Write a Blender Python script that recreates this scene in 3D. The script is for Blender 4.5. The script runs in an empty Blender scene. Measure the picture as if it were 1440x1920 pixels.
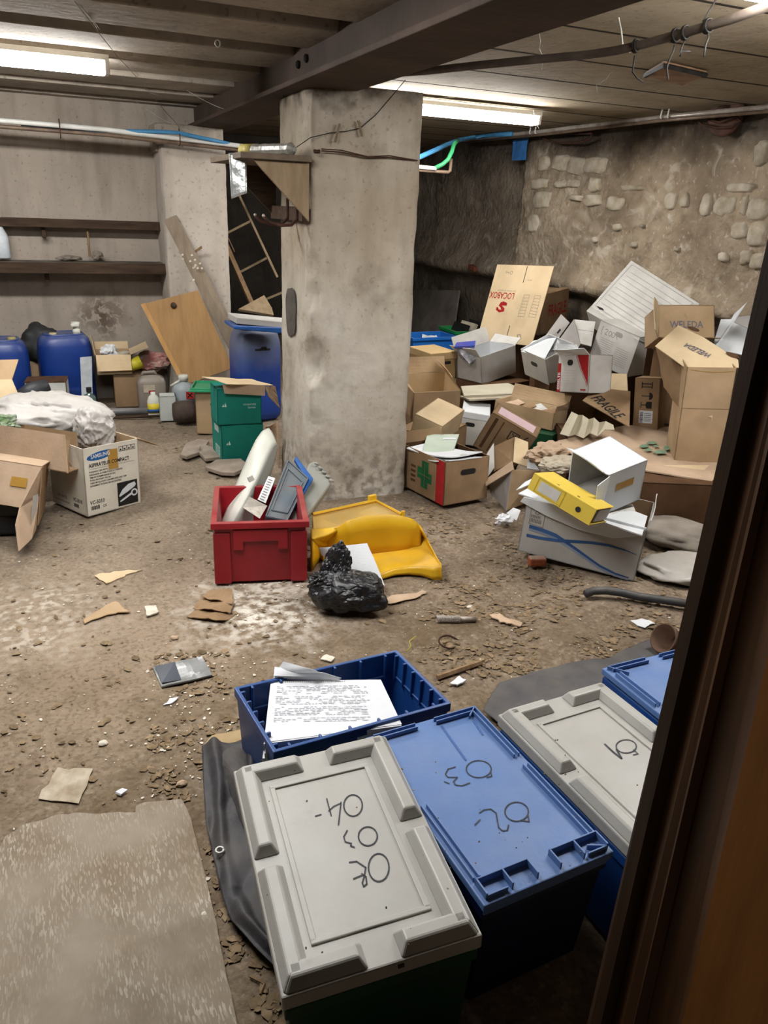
import bpy, math, random
from mathutils import Vector as V, Matrix, Euler, noise
from math import pi, sin, cos, radians as R
random.seed(7)
COL = bpy.context.scene.collection
# ---------------------------------------------------------------- camera
FPX, PITCH, ROLL, YAW = 1450.0, R(21.3), R(2.4), R(24)
CAM = V((0, 0, 1.6))
hd = V((sin(YAW), cos(YAW), 0)); r0 = V((cos(YAW), -sin(YAW), 0))
FW = hd * cos(PITCH) + V((0, 0, -sin(PITCH))); u0 = r0.cross(FW)
RT = r0 * cos(ROLL) + u0 * sin(ROLL); UP = u0 * cos(ROLL) - r0 * sin(ROLL)
cd = bpy.data.cameras.new('camera'); cam = bpy.data.objects.new('camera', cd); COL.objects.link(cam)
m = Matrix((RT, UP, -FW)).transposed().to_4x4(); m.translation = CAM; cam.matrix_world = m
cd.sensor_fit = 'VERTICAL'; cd.sensor_height = 36; cd.lens = 36 * FPX / 1920; cd.clip_start = .02
bpy.context.scene.camera = cam
def ray(x, y): return FW + RT * ((x - 720) / FPX) - UP * ((y - 960) / FPX)
def Zp(x, y, z=0.0):            # the point at height z seen at photo position x, y (used to survey the room)
    d = ray(x, y); return CAM + d * ((z - CAM.z) / d.z)
def Xp(x, y, X): d = ray(x, y); return CAM + d * ((X - CAM.x) / d.x)
def Yp(x, y, Y): d = ray(x, y); return CAM + d * ((Y - CAM.y) / d.y)
def Pp(x, y, p0, n): d = ray(x, y); return CAM + d * ((p0 - CAM).dot(n) / d.dot(n))
def planar(px, a, b, c):         # corners on the plane through a, b, c
    n = (b - a).cross(c - a); return [Pp(x, y, a, n) for x, y in px]
def P(x, y, d): return CAM + ray(x, y) * d
def on(M, x, y, z=0.0):         # the point of the plane z = const of frame M, in M's own coordinates
    Mi = M.inverted(); o = Mi @ CAM; d = Mi.to_3x3() @ ray(x, y)
    return o + d * ((z - o.z) / d.z)
# ---------------------------------------------------------------- materials
def NN(nt, typ, **kw):
    n = nt.nodes.new(typ)
    for k, v in kw.items(): setattr(n, k, v)
    return n
def C4(c): return (c[0], c[1], c[2], 1)
def hexc(h):                    # sRGB hex to linear
    o = []
    for i in (0, 2, 4):
        s = int(h[i:i+2], 16) / 255; o.append(s / 12.92 if s <= .04045 else ((s + .055) / 1.055) ** 2.4)
    return tuple(o)
def noise_mix(nt, vec, c1, c2, sc, lo=.35, hi=.65, detail=5, rough=.6, dist=0):
    n = NN(nt, 'ShaderNodeTexNoise'); n.inputs['Scale'].default_value = sc; n.inputs['Detail'].default_value = detail
    n.inputs['Roughness'].default_value = rough; n.inputs['Distortion'].default_value = dist
    nt.links.new(vec, n.inputs['Vector'])
    mr = NN(nt, 'ShaderNodeMapRange'); mr.inputs['From Min'].default_value = lo; mr.inputs['From Max'].default_value = hi
    nt.links.new(n.outputs['Fac'], mr.inputs['Value'])
    return mix(nt, mr.outputs[0], c1, c2)
def mix(nt, fac, c1, c2, mode='MIX'):
    mx = NN(nt, 'ShaderNodeMix', data_type='RGBA', blend_type=mode)
    for sock, val in ((mx.inputs[0], fac), (mx.inputs[6], c1), (mx.inputs[7], c2)):
        if isinstance(val, (int, float)): sock.default_value = val
        elif isinstance(val, tuple): sock.default_value = C4(val)
        else: nt.links.new(val, sock)
    return mx.outputs[2]
def ramp(nt, val, lo, hi):
    mr = NN(nt, 'ShaderNodeMapRange'); mr.inputs['From Min'].default_value = lo; mr.inputs['From Max'].default_value = hi
    nt.links.new(val, mr.inputs['Value']); return mr.outputs[0]
def math_(nt, op, a, b=0.0):
    n = NN(nt, 'ShaderNodeMath', operation=op)
    for s, v in ((n.inputs[0], a), (n.inputs[1], b)):
        if isinstance(v, (int, float)): s.default_value = v
        else: nt.links.new(v, s)
    return n.outputs[0]
MATS = {}
def base(name):
    m = bpy.data.materials.new(name); m.use_nodes = True; nt = m.node_tree
    return m, nt, nt.nodes['Principled BSDF']
def bump(nt, bs, vec, sc, st, dist=.01, detail=6):
    n = NN(nt, 'ShaderNodeTexNoise'); n.inputs['Scale'].default_value = sc; n.inputs['Detail'].default_value = detail
    nt.links.new(vec, n.inputs['Vector'])
    b = NN(nt, 'ShaderNodeBump'); b.inputs['Strength'].default_value = st; b.inputs['Distance'].default_value = dist
    nt.links.new(n.outputs['Fac'], b.inputs['Height']); nt.links.new(b.outputs[0], bs.inputs['Normal'])
    return b
def mat(name, c1, c2=None, sc=6, rough=.8, bmp=.15, bsc=40, metal=0, spec=.3, dust=0, trans=0, rnd=0, dustc='a09483', stretch=None, grime=0):
    if name in MATS: return MATS[name]
    m, nt, bs = base(name)
    c1 = hexc(c1) if isinstance(c1, str) else c1
    c2 = (hexc(c2) if isinstance(c2, str) else c2) or tuple(x * .8 for x in c1)
    tc = NN(nt, 'ShaderNodeTexCoord'); vec = tc.outputs['Object']
    if stretch:
        mp = NN(nt, 'ShaderNodeMapping'); mp.inputs['Scale'].default_value = stretch
        nt.links.new(vec, mp.inputs['Vector']); vec = mp.outputs[0]
    col = noise_mix(nt, vec, c1, c2, sc)
    geo = NN(nt, 'ShaderNodeNewGeometry')
    if rnd:
        hs = NN(nt, 'ShaderNodeHueSaturation'); nt.links.new(col, hs.inputs['Color'])
        mr = NN(nt, 'ShaderNodeMapRange'); mr.inputs['To Min'].default_value = 1 - rnd; mr.inputs['To Max'].default_value = 1 + rnd
        nt.links.new(geo.outputs['Random Per Island'], mr.inputs['Value']); nt.links.new(mr.outputs[0], hs.inputs['Value'])
        col = hs.outputs[0]
    if grime:
        col = mix(nt, math_(nt, 'MULTIPLY', noise_fac(nt, geo.outputs['Position'], 3.5, .45, .75), grime), col, hexc('3a3128'))
    if dust:                    # dust lying on upward faces
        sx = NN(nt, 'ShaderNodeSeparateXYZ'); nt.links.new(geo.outputs['Normal'], sx.inputs[0])
        f = math_(nt, 'MULTIPLY', ramp(nt, sx.outputs[2], .2, .9), math_(nt, 'MULTIPLY', noise_fac(nt, geo.outputs['Position'], 9, .25, .75), dust))
        col = mix(nt, f, col, hexc(dustc))
    nt.links.new(col, bs.inputs['Base Color'])
    bs.inputs['Roughness'].default_value = rough; bs.inputs['Metallic'].default_value = metal
    bs.inputs['Specular IOR Level'].default_value = spec
    if bmp: bump(nt, bs, vec, bsc, bmp)
    if trans:
        tr = NN(nt, 'ShaderNodeBsdfTranslucent'); nt.links.new(col, tr.inputs['Color'])
        ms = NN(nt, 'ShaderNodeMixShader'); ms.inputs[0].default_value = trans
        nt.links.new(bs.outputs[0], ms.inputs[1]); nt.links.new(tr.outputs[0], ms.inputs[2])
        nt.links.new(ms.outputs[0], nt.nodes['Material Output'].inputs['Surface'])
    MATS[name] = m; return m
def noise_fac(nt, vec, sc, lo, hi, detail=5, dist=0):
    n = NN(nt, 'ShaderNodeTexNoise'); n.inputs['Scale'].default_value = sc; n.inputs['Detail'].default_value = detail
    n.inputs['Distortion'].default_value = dist
    nt.links.new(vec, n.inputs['Vector']); return ramp(nt, n.outputs['Fac'], lo, hi)
# ---------------------------------------------------------------- mesh building
class MB:
    def __init__(s): s.v = []; s.f = []; s.mi = []
    def add(s, vs, fs, mi=0):
        o = len(s.v); s.v += [V(p) for p in vs]
        for f in fs: s.f.append([i + o for i in f]); s.mi.append(mi)
        return s
    def box(s, c, d, M=None, mi=0, top=None):
        c = V(c); t = top or (1, 1); vs = []
        for z, k in ((-.5, (1, 1)), (.5, t)):
            for x, y in ((-.5, -.5), (.5, -.5), (.5, .5), (-.5, .5)):
                p = V((x * d[0] * k[0], y * d[1] * k[1], z * d[2]))
                vs.append(c + (M @ p if M else p))
        return s.add(vs, [(3, 2, 1, 0), (4, 5, 6, 7), (0, 1, 5, 4), (1, 2, 6, 5), (2, 3, 7, 6), (3, 0, 4, 7)], mi)
    def slab(s, q, t, mi=0):            # four corners thickened by t along the normal
        q = [V(p) for p in q]; n = (q[1] - q[0]).cross(q[-1] - q[0]).normalized() * t; k = len(q)
        return s.add(q + [p + n for p in q], [tuple(range(k - 1, -1, -1)), tuple(range(k, 2 * k))] + [(i, (i + 1) % k, (i + 1) % k + k, i + k) for i in range(k)], mi)
    def tube(s, pts, r, n=8, mi=0, cap=True):
        pts = [V(p) for p in pts]; rs = r if isinstance(r, (list, tuple)) else [r] * len(pts)
        vs = []; u = None
        for i, p in enumerate(pts):
            t = (pts[min(i + 1, len(pts) - 1)] - pts[max(i - 1, 0)]).normalized()
            if u is None: u = t.orthogonal().normalized()
            u = (u - t * u.dot(t)); u = u.normalized() if u.length > 1e-6 else t.orthogonal().normalized()
            w = t.cross(u)
            vs += [p + (u * cos(2 * pi * k / n) + w * sin(2 * pi * k / n)) * rs[i] for k in range(n)]
        fs = [(i * n + k, i * n + (k + 1) % n, (i + 1) * n + (k + 1) % n, (i + 1) * n + k) for i in range(len(pts) - 1) for k in range(n)]
        if cap: fs += [tuple(range(n - 1, -1, -1)), tuple(range((len(pts) - 1) * n, len(pts) * n))]
        return s.add(vs, fs, mi)
    def lathe(s, prof, n=28, c=(0, 0, 0), M=None, mi=0, sq=2.0, sy=1.0):
        c = V(c); vs = []
        for r, z in prof:
            for k in range(n):
                a = 2 * pi * k / n; e = 2 / sq
                x = r * math.copysign(abs(cos(a)) ** e, cos(a)); y = r * sy * math.copysign(abs(sin(a)) ** e, sin(a))
                p = V((x, y, z)); vs.append(c + (M @ p if M else p))
        k = len(prof)
        fs = [(i * n + j, i * n + (j + 1) % n, (i + 1) * n + (j + 1) % n, (i + 1) * n + j) for i in range(k - 1) for j in range(n)]
        if prof[0][0] > 1e-5: fs.append(tuple(range(n - 1, -1, -1)))
        if prof[-1][0] > 1e-5: fs.append(tuple(range((k - 1) * n, k * n)))
        return s.add(vs, fs, mi)
    def poly(s, pts, t, mi=0):          # flat outline in xy extruded by t in z
        return s.slab([V((p[0], p[1], p[2] if len(p) > 2 else 0)) for p in pts], t, mi)
    def grid(s, f, nx, ny, mi=0):       # f(u, v) -> point
        vs = [f(i / nx, j / ny) for j in range(ny + 1) for i in range(nx + 1)]
        fs = [(j * (nx + 1) + i, j * (nx + 1) + i + 1, (j + 1) * (nx + 1) + i + 1, (j + 1) * (nx + 1) + i) for j in range(ny) for i in range(nx)]
        return s.add(vs, fs, mi)
    def xf(s, M): s.v = [M @ p for p in s.v]; return s
    def build(s, name, mats, parent=None, label=None, cat=None, group=None, kind=None, smooth=False, bev=0, solid=0, world=False, seg=2, sub=0):
        vs = s.v
        if world and parent: Mi = mw(parent).inverted(); vs = [Mi @ p for p in vs]
        org = None
        if parent is None:              # origin at the base of the thing
            n = len(vs); org = V((sum(p.x for p in vs) / n, sum(p.y for p in vs) / n, min(p.z for p in vs)))
            if kind == 'structure': org = V((0, 0, 0))
            vs = [p - org for p in vs]
        me = bpy.data.meshes.new(name); me.from_pydata([tuple(p) for p in vs], [], s.f)
        mats = mats if isinstance(mats, (list, tuple)) else [mats]
        for m_ in mats: me.materials.append(m_)
        for p, mi in zip(me.polygons, s.mi): p.material_index = min(mi, len(mats) - 1); p.use_smooth = smooth
        me.validate(); me.update()
        o = bpy.data.objects.new(name, me); COL.objects.link(o)
        if parent: o.parent = parent
        else: o.location = org
        if label: o['label'] = label
        if cat: o['category'] = cat
        if group: o['group'] = group
        if kind: o['kind'] = kind
        if sub: mo = o.modifiers.new('sub', 'SUBSURF'); mo.levels = sub; mo.render_levels = sub
        if solid: mo = o.modifiers.new('solid', 'SOLIDIFY'); mo.thickness = solid; mo.offset = 0
        if bev: mo = o.modifiers.new('bev', 'BEVEL'); mo.width = bev; mo.segments = seg; mo.limit_method = 'ANGLE'; mo.angle_limit = R(40)
        return o
def mw(o):
    M = o.matrix_basis.copy()
    while o.parent: o = o.parent; M = o.matrix_basis @ M
    return M
def thing(name, label, cat, loc=(0, 0, 0), rot=(0, 0, 0), group=None, kind=None):
    o = bpy.data.objects.new(name, None); COL.objects.link(o); o.location = loc; o.rotation_euler = rot
    o.empty_display_size = .1
    if label: o['label'] = label
    if cat: o['category'] = cat
    if group: o['group'] = group
    if kind: o['kind'] = kind
    return o
SIDE = {'L': V((-1, 0, 0)), 'R': V((1, 0, 0)), 'F': V((0, -1, 0)), 'B': V((0, 1, 0)), 'U': V((0, 0, 1)), 'D': V((0, 0, -1))}
def face(dim, s):               # frame of one side of a box: x right, y up as seen from outside, origin lower left
    w, d, h = dim
    o, u, v = {'F': ((-w/2, -d/2, 0), (1,0,0), (0,0,1)), 'R': ((w/2, -d/2, 0), (0,1,0), (0,0,1)), 'L': ((-w/2, d/2, 0), (0,-1,0), (0,0,1)),
               'B': ((w/2, d/2, 0), (-1,0,0), (0,0,1)), 'U': ((-w/2, -d/2, h), (1,0,0), (0,1,0)), 'D': ((-w/2, d/2, 0), (1,0,0), (0,-1,0))}[s]
    u, v = V(u), V(v); n = u.cross(v)
    M = Matrix((u, v, n)).transposed().to_4x4(); M.translation = V(o); return M
def carton_body(dim, opens='', t=.005):
    w, d, h = dim; mb = MB()
    ext = {'L': (V((-w/2, 0, h/2)), V((t, d, h))), 'R': (V((w/2, 0, h/2)), V((t, d, h))), 'F': (V((0, -d/2, h/2)), V((w, t, h))),
           'B': (V((0, d/2, h/2)), V((w, t, h))), 'U': (V((0, 0, h)), V((w, d, t))), 'D': (V((0, 0, 0)), V((w, d, t)))}
    for k, (c, e) in ext.items():
        if k in opens: continue
        n = SIDE[k]; mb.box(c - n * t / 2, e)
        vs = mb.v[-8:]; lo = len(mb.f) - 6
        for i in range(lo, lo + 6):     # the face towards the inside takes the second material
            q = [mb.v[j] for j in mb.f[i]]; nn = (q[1] - q[0]).cross(q[2] - q[0]).normalized()
            if nn.dot(n) < -.9: mb.mi[i] = 1
    return mb
def flap(parent, dim, o, e, ln, ang, m, inset=.004, taper=.0, t=.004, off=0, wfrac=None, bend=0):
    w, d, h = dim; n = SIDE[o]; s = SIDE[e]; c = V((0, 0, h / 2)); half = V((w / 2, d / 2, h / 2))
    hinge = c + V((n.x * half.x, n.y * half.y, n.z * half.z)) + V((s.x * half.x, s.y * half.y, s.z * half.z))
    tg = n.cross(s); hw = abs(tg.x) * half.x + abs(tg.y) * half.y + abs(tg.z) * half.z - inset
    dr = n * cos(R(ang)) + s * sin(R(ang)); nm = dr.cross(tg).normalized()
    a0, a1 = (-hw, hw) if wfrac is None else (-hw + 2 * hw * wfrac[0], -hw + 2 * hw * wfrac[1])
    mb = MB()
    def f(u, v):
        x = a0 + (a1 - a0) * u
        x = x * (1 - taper * v)
        return hinge + tg * x + dr * (ln * v) + nm * (bend * sin(v * 1.6) * ln + .004 * sin(u * 5 + v * 3))
    mb.grid(f, 6, 5)
    return mb.build('flap', m, parent, solid=t)
def carton(name, label, pose, dim, rot, m, opens='', flaps=(), inner=None, group=None, cat='box', bev=.003, t=.005, part='carton_body'):
    o = thing(name, label, cat, pose, rot, group)
    b = carton_body(dim, opens, t).build(part, [m, inner or m], o, bev=0)
    for fl in flaps:
        kw = dict(fl[5]) if len(fl) > 5 else {}
        flap(o, dim, fl[0], fl[1], fl[2], fl[3], fl[4] if len(fl) > 4 and fl[4] else m, **kw)
    return o
def decal(parent, M, polys, m, name='printed_mark', w=.0012, label=None, world=False):
    mb = MB()
    for p in polys:
        mb.add([M @ V((q[0], q[1], w)) for q in p], [tuple(range(len(p)))])
    return mb.build(name, m, parent, label=label, world=world)
def rect(x0, y0, x1, y1): return [(x0, y0), (x1, y0), (x1, y1), (x0, y1)]
def ell(cx, cy, rx, ry, n=24, rot=0): return [(cx + rx * cos(2*pi*k/n) * cos(rot) - ry * sin(2*pi*k/n) * sin(rot), cy + rx * cos(2*pi*k/n) * sin(rot) + ry * sin(2*pi*k/n) * cos(rot)) for k in range(n)]
def ribbon(pts, w):             # flat stroke polygons along a polyline
    out = []
    for a, b in zip(pts, pts[1:]):
        dx, dy = b[0] - a[0], b[1] - a[1]; l = math.hypot(dx, dy) or 1; nx, ny = -dy / l * w / 2, dx / l * w / 2; ex, ey = dx / l * w * .3, dy / l * w * .3
        out.append([(a[0] - ex + nx, a[1] - ey + ny), (a[0] - ex - nx, a[1] - ey - ny), (b[0] + ex - nx, b[1] + ey - ny), (b[0] + ex + nx, b[1] + ey + ny)])
    return out
def text(parent, M, s, x, y, size, m, rot=0, sx=1.0, w=.0013, name='printed_text', bold=0, align='LEFT', shear=0, label=None):
    cu = bpy.data.curves.new('t', 'FONT'); cu.body = s; cu.size = size; cu.align_x = align; cu.offset = bold; cu.shear = shear
    cu.resolution_u = 2
    to = bpy.data.objects.new('t', cu); COL.objects.link(to)
    me = bpy.data.meshes.new_from_object(to); bpy.data.objects.remove(to); bpy.data.curves.remove(cu)
    T = M @ Matrix.Translation((x, y, w)) @ Matrix.Rotation(rot, 4, 'Z') @ Matrix.Diagonal((sx, 1, 1, 1))
    me.transform(T); me.name = name; me.materials.clear(); me.materials.append(m)
    o = bpy.data.objects.new(name, me); COL.objects.link(o); o.parent = parent
    if label: o['label'] = label
    return o
def fbm(p, o=4): return noise.fractal(p, 1.0, 2.0, o)
def crumple(c, rad, seed, amp=.25, sub=4, M=None, freq=2.2, crease=.5, flat=None, fold=0):
    import bmesh
    bm = bmesh.new(); bmesh.ops.create_icosphere(bm, subdivisions=sub, radius=1)
    mb = MB(); vs = []
    for v in bm.verts:
        p = v.co.copy(); q = p * freq + V((seed * 3.1, seed * 1.7, seed))
        k = 1 + amp * fbm(q * .7, 2) - crease * amp * (1 - min(1, abs(noise.noise(q * 1.15)) * 3.2)) * .7 - crease * amp * (1 - min(1, abs(noise.noise(q * 2.3 + V((7, 3, 1)))) * 3.5)) * .35
        if fold: k += fold * ((1 - abs(noise.noise(q * V((1.3, 2.2, 1.6)) if False else V((q.x * 1.2, q.y * 2.3, q.z * 1.7)) + V((seed, 2, 5))))) ** 7 + .6 * (1 - abs(noise.noise(V((q.x * 3.1, q.y * 2.1, q.z * 3)) + V((2, seed, 5))))) ** 8)
        p = V((p.x * rad[0], p.y * rad[1], p.z * rad[2])) * k
        if M: p = M @ p
        p = p + V(c)
        if flat is not None and p.z < flat: p.z = flat + .004 * noise.noise(p * 30)
        vs.append(p)
    mb.add(vs, [tuple(x.index for x in f.verts) for f in bm.faces]); bm.free(); return mb
def sheet(q, nx=10, ny=10, amp=.01, seed=0, freq=6, curl=0, sag=0):   # q: four corners, order around
    q = [V(p) for p in q]; n = (q[1] - q[0]).cross(q[3] - q[0]).normalized()
    if n.z < 0: n = -n
    def f(u, v):
        p = (q[0] * (1 - u) + q[1] * u) * (1 - v) + (q[3] * (1 - u) + q[2] * u) * v
        return p + n * (amp * fbm(p * freq + V((seed, 0, seed)), 3) + curl * (4 * (u - .5) ** 2) - sag * sin(pi * u) * sin(pi * v))
    return MB().grid(f, nx, ny)
def outline_sheet(pts, t, amp=.0, seed=0):
    return MB().slab([p + V((0, 0, amp * noise.noise(p * 9 + V((seed, 0, 0))))) for p in map(V, pts)], t)
# ================================================================ materials
CARD = mat('cardboard', 'b3997a', 'a38a69', 3, .85, .12, 90, spec=.15, grime=.35)
CARDL = mat('cardboard_light', 'cdb896', 'bfa987', 3, .85, .1, 90, spec=.15, grime=.2)
CARDK = mat('cardboard_brown', '937a5e', '82694e', 3, .88, .12, 90, spec=.12, grime=.35)
CARDD = mat('cardboard_dark', '5a4230', '45311f', 3, .9, .15, 60, spec=.1)  # darkest brown of the cardboards
CARDP = mat('cardboard_pink_beige', 'b9a189', 'a99179', 3, .88, .12, 90, spec=.12, grime=.3)
WHB = mat('white_board', 'c3c1bc', 'b3b0aa', 4, .7, .08, 70, spec=.2, grime=.25)
WHB2 = mat('white_board_clean', 'cdd0d2', 'c1c4c6', 3, .6, .05, 60, spec=.25)
GRB = mat('grey_board', '9a9692', '8a8682', 4, .8, .06, 70, spec=.2)
PAPER = mat('paper', 'd3d5d8', 'c8cacd', 4, .75, .06, 40, spec=.2)
PAPERD = mat('old_paper', 'b9b09e', '9c907c', 9, .85, .15, 50, spec=.1, grime=.3)
INK = mat('black_ink', '1b1a1a', '252322', 30, .6, 0, spec=.2)
INKG = mat('grey_ink', '6d6862', '7d766d', 30, .7, 0, spec=.2)
INKF = mat('faint_ink', 'acaaa6', 'a4a29e', 30, .7, 0, spec=.2)
REDI = mat('red_print', '9c1f22', '8a1a1e', 20, .6, 0, spec=.2)
GREENP = mat('green_print', '1d6a3c', '17502f', 8, .7, 0, spec=.2)
BLUEP = mat('blue_print', '2d4a78', '3d5f90', 8, .6, 0, spec=.2)
WELP = mat('slate_print', '5a5864', '6a6670', 8, .6, 0, spec=.2)
TEAL = mat('teal_board', '0f7d6e', '0b6b60', 3, .6, .05, 60, spec=.3)
BLUD = mat('blue_drum_plastic', '12357e', '0d2a68', 2, .4, .04, 20, spec=.45, dust=.75, dustc='6d7282')
BLUC = mat('blue_crate_plastic', '16417f', '123670', 4, .4, .05, 60, spec=.4, dust=.35, dustc='5d7391')
BLUL = mat('blue_lid_plastic', '5474a8', '4a699d', 5, .5, .08, 90, spec=.4, dust=.35, dustc='7d8ba5')
GRYL = mat('cloudy_plastic', 'b3b2ad', 'a4a39d', 4, .42, .06, 60, spec=.45, dust=.3, trans=.12)
GRNC = mat('green_crate_plastic', '0f4a2c', '0c3a22', 4, .5, .05, 60, spec=.3)
REDC = mat('red_crate_plastic', '931a24', '7f141d', 4, .45, .06, 50, spec=.4, dust=.25)
YEL = mat('yellow_plastic', 'dbae24', 'cfa018', 4, .4, .06, 40, spec=.4, dust=.45, dustc='a88d5a')
YELB = mat('yellow_binder_board', 'cdb34c', 'c3a83c', 3, .55, .04, 50, spec=.3)
WPL = mat('white_plastic', 'cfd0c6', 'c0c1b6', 3, .45, .05, 40, spec=.4, dust=.2)
CLEARP = mat('frosted_plastic', 'b4b4ac', 'a3a39b', 5, .3, .05, 30, spec=.5, trans=.3)
GRYBLU = mat('grey_blue_plastic', '616e78', '4f5c66', 4, .35, .05, 40, spec=.5, dust=.3)
BLKP = mat('black_plastic_film', '101012', '17171a', 8, .38, .2, 30, spec=.5)
BLK = mat('black_plastic', '161616', '1d1d1e', 8, .5, .1, 30, spec=.4)
TARP = mat('dark_tarp', '35353a', '2a2a2e', 6, .6, .25, 45, spec=.3, dust=.3, dustc='6a6358')
WOOD = mat('old_wood', '8c7358', '6f583f', 5, .8, .2, 60, spec=.15, stretch=(6, 6, .7))
WOODP = mat('plywood', '9f7b4e', '8f6d43', 5, .6, .1, 60, spec=.25, stretch=(6, 1, .8), dust=.2)
WOODD = mat('dark_wood', '4a3a2d', '352920', 5, .8, .25, 60, spec=.15, stretch=(1, 8, 8))
WOODB = mat('bracket_wood', '8b7860', '7a6850', 5, .75, .12, 60, spec=.2, stretch=(5, 5, 1))
METW = mat('white_conduit', 'd3d2cd', 'c2c1bb', 8, .4, .05, 40, spec=.4)
METS = mat('worn_steel_pipe', 'b0a8a0', '8a7d72', 12, .35, .1, 50, metal=.2, spec=.5)
METC = mat('copper_pipe', '73604f', '57463a', 12, .45, .1, 50, metal=.1, spec=.4)
RUST = mat('rusty_metal', '4a2f24', '2e2019', 20, .8, .4, 60, spec=.2)
DARKM = mat('dark_metal', '2a2724', '1e1c1a', 14, .7, .3, 60, spec=.2)
GREYP = mat('grey_pvc', '6d6d70', '5b5b5e', 10, .5, .05, 40, spec=.35, dust=.3)
HOSE = mat('dark_hose', '3c3d40', '333437', 10, .55, .08, 40, spec=.3, dust=.3)
BLUH = mat('blue_hose', '4583ad', '38759f', 10, .45, .05, 40, spec=.4)
GRNH = mat('green_hose', '2f8554', '28764a', 10, .45, .05, 40, spec=.4)
SILV = mat('silver_film', 'b7bab8', 'a2a5a4', 8, .25, .35, 25, metal=.45, spec=.5)
STONE = mat('slate_stone', '857b70', '6f665c', 8, .9, .4, 30, spec=.1)
BRICK = mat('red_brick', '8a4a30', '75402c', 14, .9, .4, 50, spec=.1, dust=.8, dustc='9a8f80')
WEB = mat('cobweb_thread', 'a8a49c', '8f8b84', 40, .9, 0, spec=.1)
MARK = mat('marker_ink', '2c2e33', '44474d', 60, .6, 0, spec=.2)
SHARD = mat('pale_shard', 'd3ccbd', 'b9b1a2', 20, .85, .2, 60, spec=.15)
TAPE = mat('brown_tape', 'a8813e', '99742f', 10, .35, .03, 40, spec=.5)
RUSTY = mat('rust_edge', '5d4433', '3e2d22', 25, .85, .3, 60, spec=.1)
# ================================================================ the room
def dist_blob(nt, pos, c, r0_, r1_, nz=.0, sc=3):
    d = NN(nt, 'ShaderNodeVectorMath', operation='DISTANCE'); nt.links.new(pos, d.inputs[0]); d.inputs[1].default_value = c
    v = d.outputs['Value']
    if nz:
        n = NN(nt, 'ShaderNodeTexNoise'); n.inputs['Scale'].default_value = sc; n.inputs['Detail'].default_value = 6; nt.links.new(pos, n.inputs['Vector'])
        v = math_(nt, 'ADD', v, math_(nt, 'MULTIPLY', math_(nt, 'SUBTRACT', n.outputs['Fac'], .5), nz))
    return ramp(nt, v, r1_, r0_)
def sepxyz(nt, pos):
    s = NN(nt, 'ShaderNodeSeparateXYZ'); nt.links.new(pos, s.inputs[0]); return s.outputs
def posn(nt): return NN(nt, 'ShaderNodeNewGeometry').outputs['Position']
# floor: trodden earth and dust
FM, nt, bs = base('earth_floor'); pos = posn(nt)
col = noise_mix(nt, pos, hexc('716353'), hexc('8b7c6b'), 2.2, .35, .65, 7)
col = mix(nt, math_(nt, 'MULTIPLY', noise_fac(nt, pos, 14, .45, .7, 8), .6), col, hexc('5a4c3e'))
col = mix(nt, math_(nt, 'MULTIPLY', noise_fac(nt, pos, 45, .55, .72, 6), .55), col, hexc('a89c8b'))
col = mix(nt, math_(nt, 'MULTIPLY', dist_blob(nt, pos, (.1, 2.75, 0), .15, 1.1, .9, 2.5), .6), col, hexc('a08e79'))
col = mix(nt, math_(nt, 'MULTIPLY', dist_blob(nt, pos, (.35, 4.9, 0), .5, 2.3, 1.2, 1.5), .45), col, hexc('8d8171'))
nearf = math_(nt, 'MULTIPLY', dist_blob(nt, pos, (.9, 1.6, 0), .9, 1.7, 1.0, 2.2), noise_fac(nt, pos, 5, .25, .7, 8))
col = mix(nt, math_(nt, 'MULTIPLY', nearf, .6), col, hexc('57472f'))
col = mix(nt, math_(nt, 'MULTIPLY', noise_fac(nt, pos, 60, .5, .62, 5), .35), col, hexc('453829'))
wp = math_(nt, 'MULTIPLY', dist_blob(nt, pos, (.72, 2.88, 0), .05, .42, .5, 8), noise_fac(nt, pos, 25, .42, .6, 8))
col = mix(nt, wp, col, hexc('cfc8bc'))
wp = math_(nt, 'MULTIPLY', dist_blob(nt, pos, (-.25, 3.1, 0), .05, .5, .6, 6), noise_fac(nt, pos, 30, .48, .62, 8))
col = mix(nt, wp, col, hexc('b5aa9b'))
nt.links.new(col, bs.inputs['Base Color']); bs.inputs['Roughness'].default_value = .95; bs.inputs['Specular IOR Level'].default_value = .1
bump(nt, bs, pos, 28, .8, .02, 10)
def floor_z(x, y):
    p = V((x, y, 0)); return .012 * fbm(p * 1.7, 3) + .006 * fbm(p * 7, 3) - .012
mb = MB()
mb.grid(lambda u, v: (lambda x, y: V((x, y, floor_z(x, y))))(-3.6 + 8.5 * u, -1.5 + 11.8 * v), 210, 290)
mb.build('floor', FM, kind='structure', smooth=True)
# concrete
def concrete(name, c1, c2, stain, stainw=.5, sc=2.5, dark_top=None, bst=.35, board=0):
    m, nt, bs = base(name); pos = posn(nt)
    col = noise_mix(nt, pos, hexc(c1), hexc(c2), sc, .3, .7, 8)
    mp = NN(nt, 'ShaderNodeMapping'); mp.inputs['Scale'].default_value = (5, 5, .8); nt.links.new(pos, mp.inputs['Vector'])
    col = mix(nt, math_(nt, 'MULTIPLY', noise_fac(nt, mp.outputs[0], 1.6, .5, .75, 6), stainw), col, hexc(stain))
    col = mix(nt, math_(nt, 'MULTIPLY', noise_fac(nt, pos, 38, .6, .7, 4), .5), col, hexc(stain))
    nt.links.new(col, bs.inputs['Base Color']); bs.inputs['Roughness'].default_value = .92; bs.inputs['Specular IOR Level'].default_value = .12
    bump(nt, bs, pos, 22, bst, .012, 9)
    return m, nt, bs, col, pos
WB, nt, bs, col, pos = concrete('back_wall_concrete', 'aea396', '958b80', '6b6056', .5, 1.6)
sx = sepxyz(nt, pos)
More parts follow.
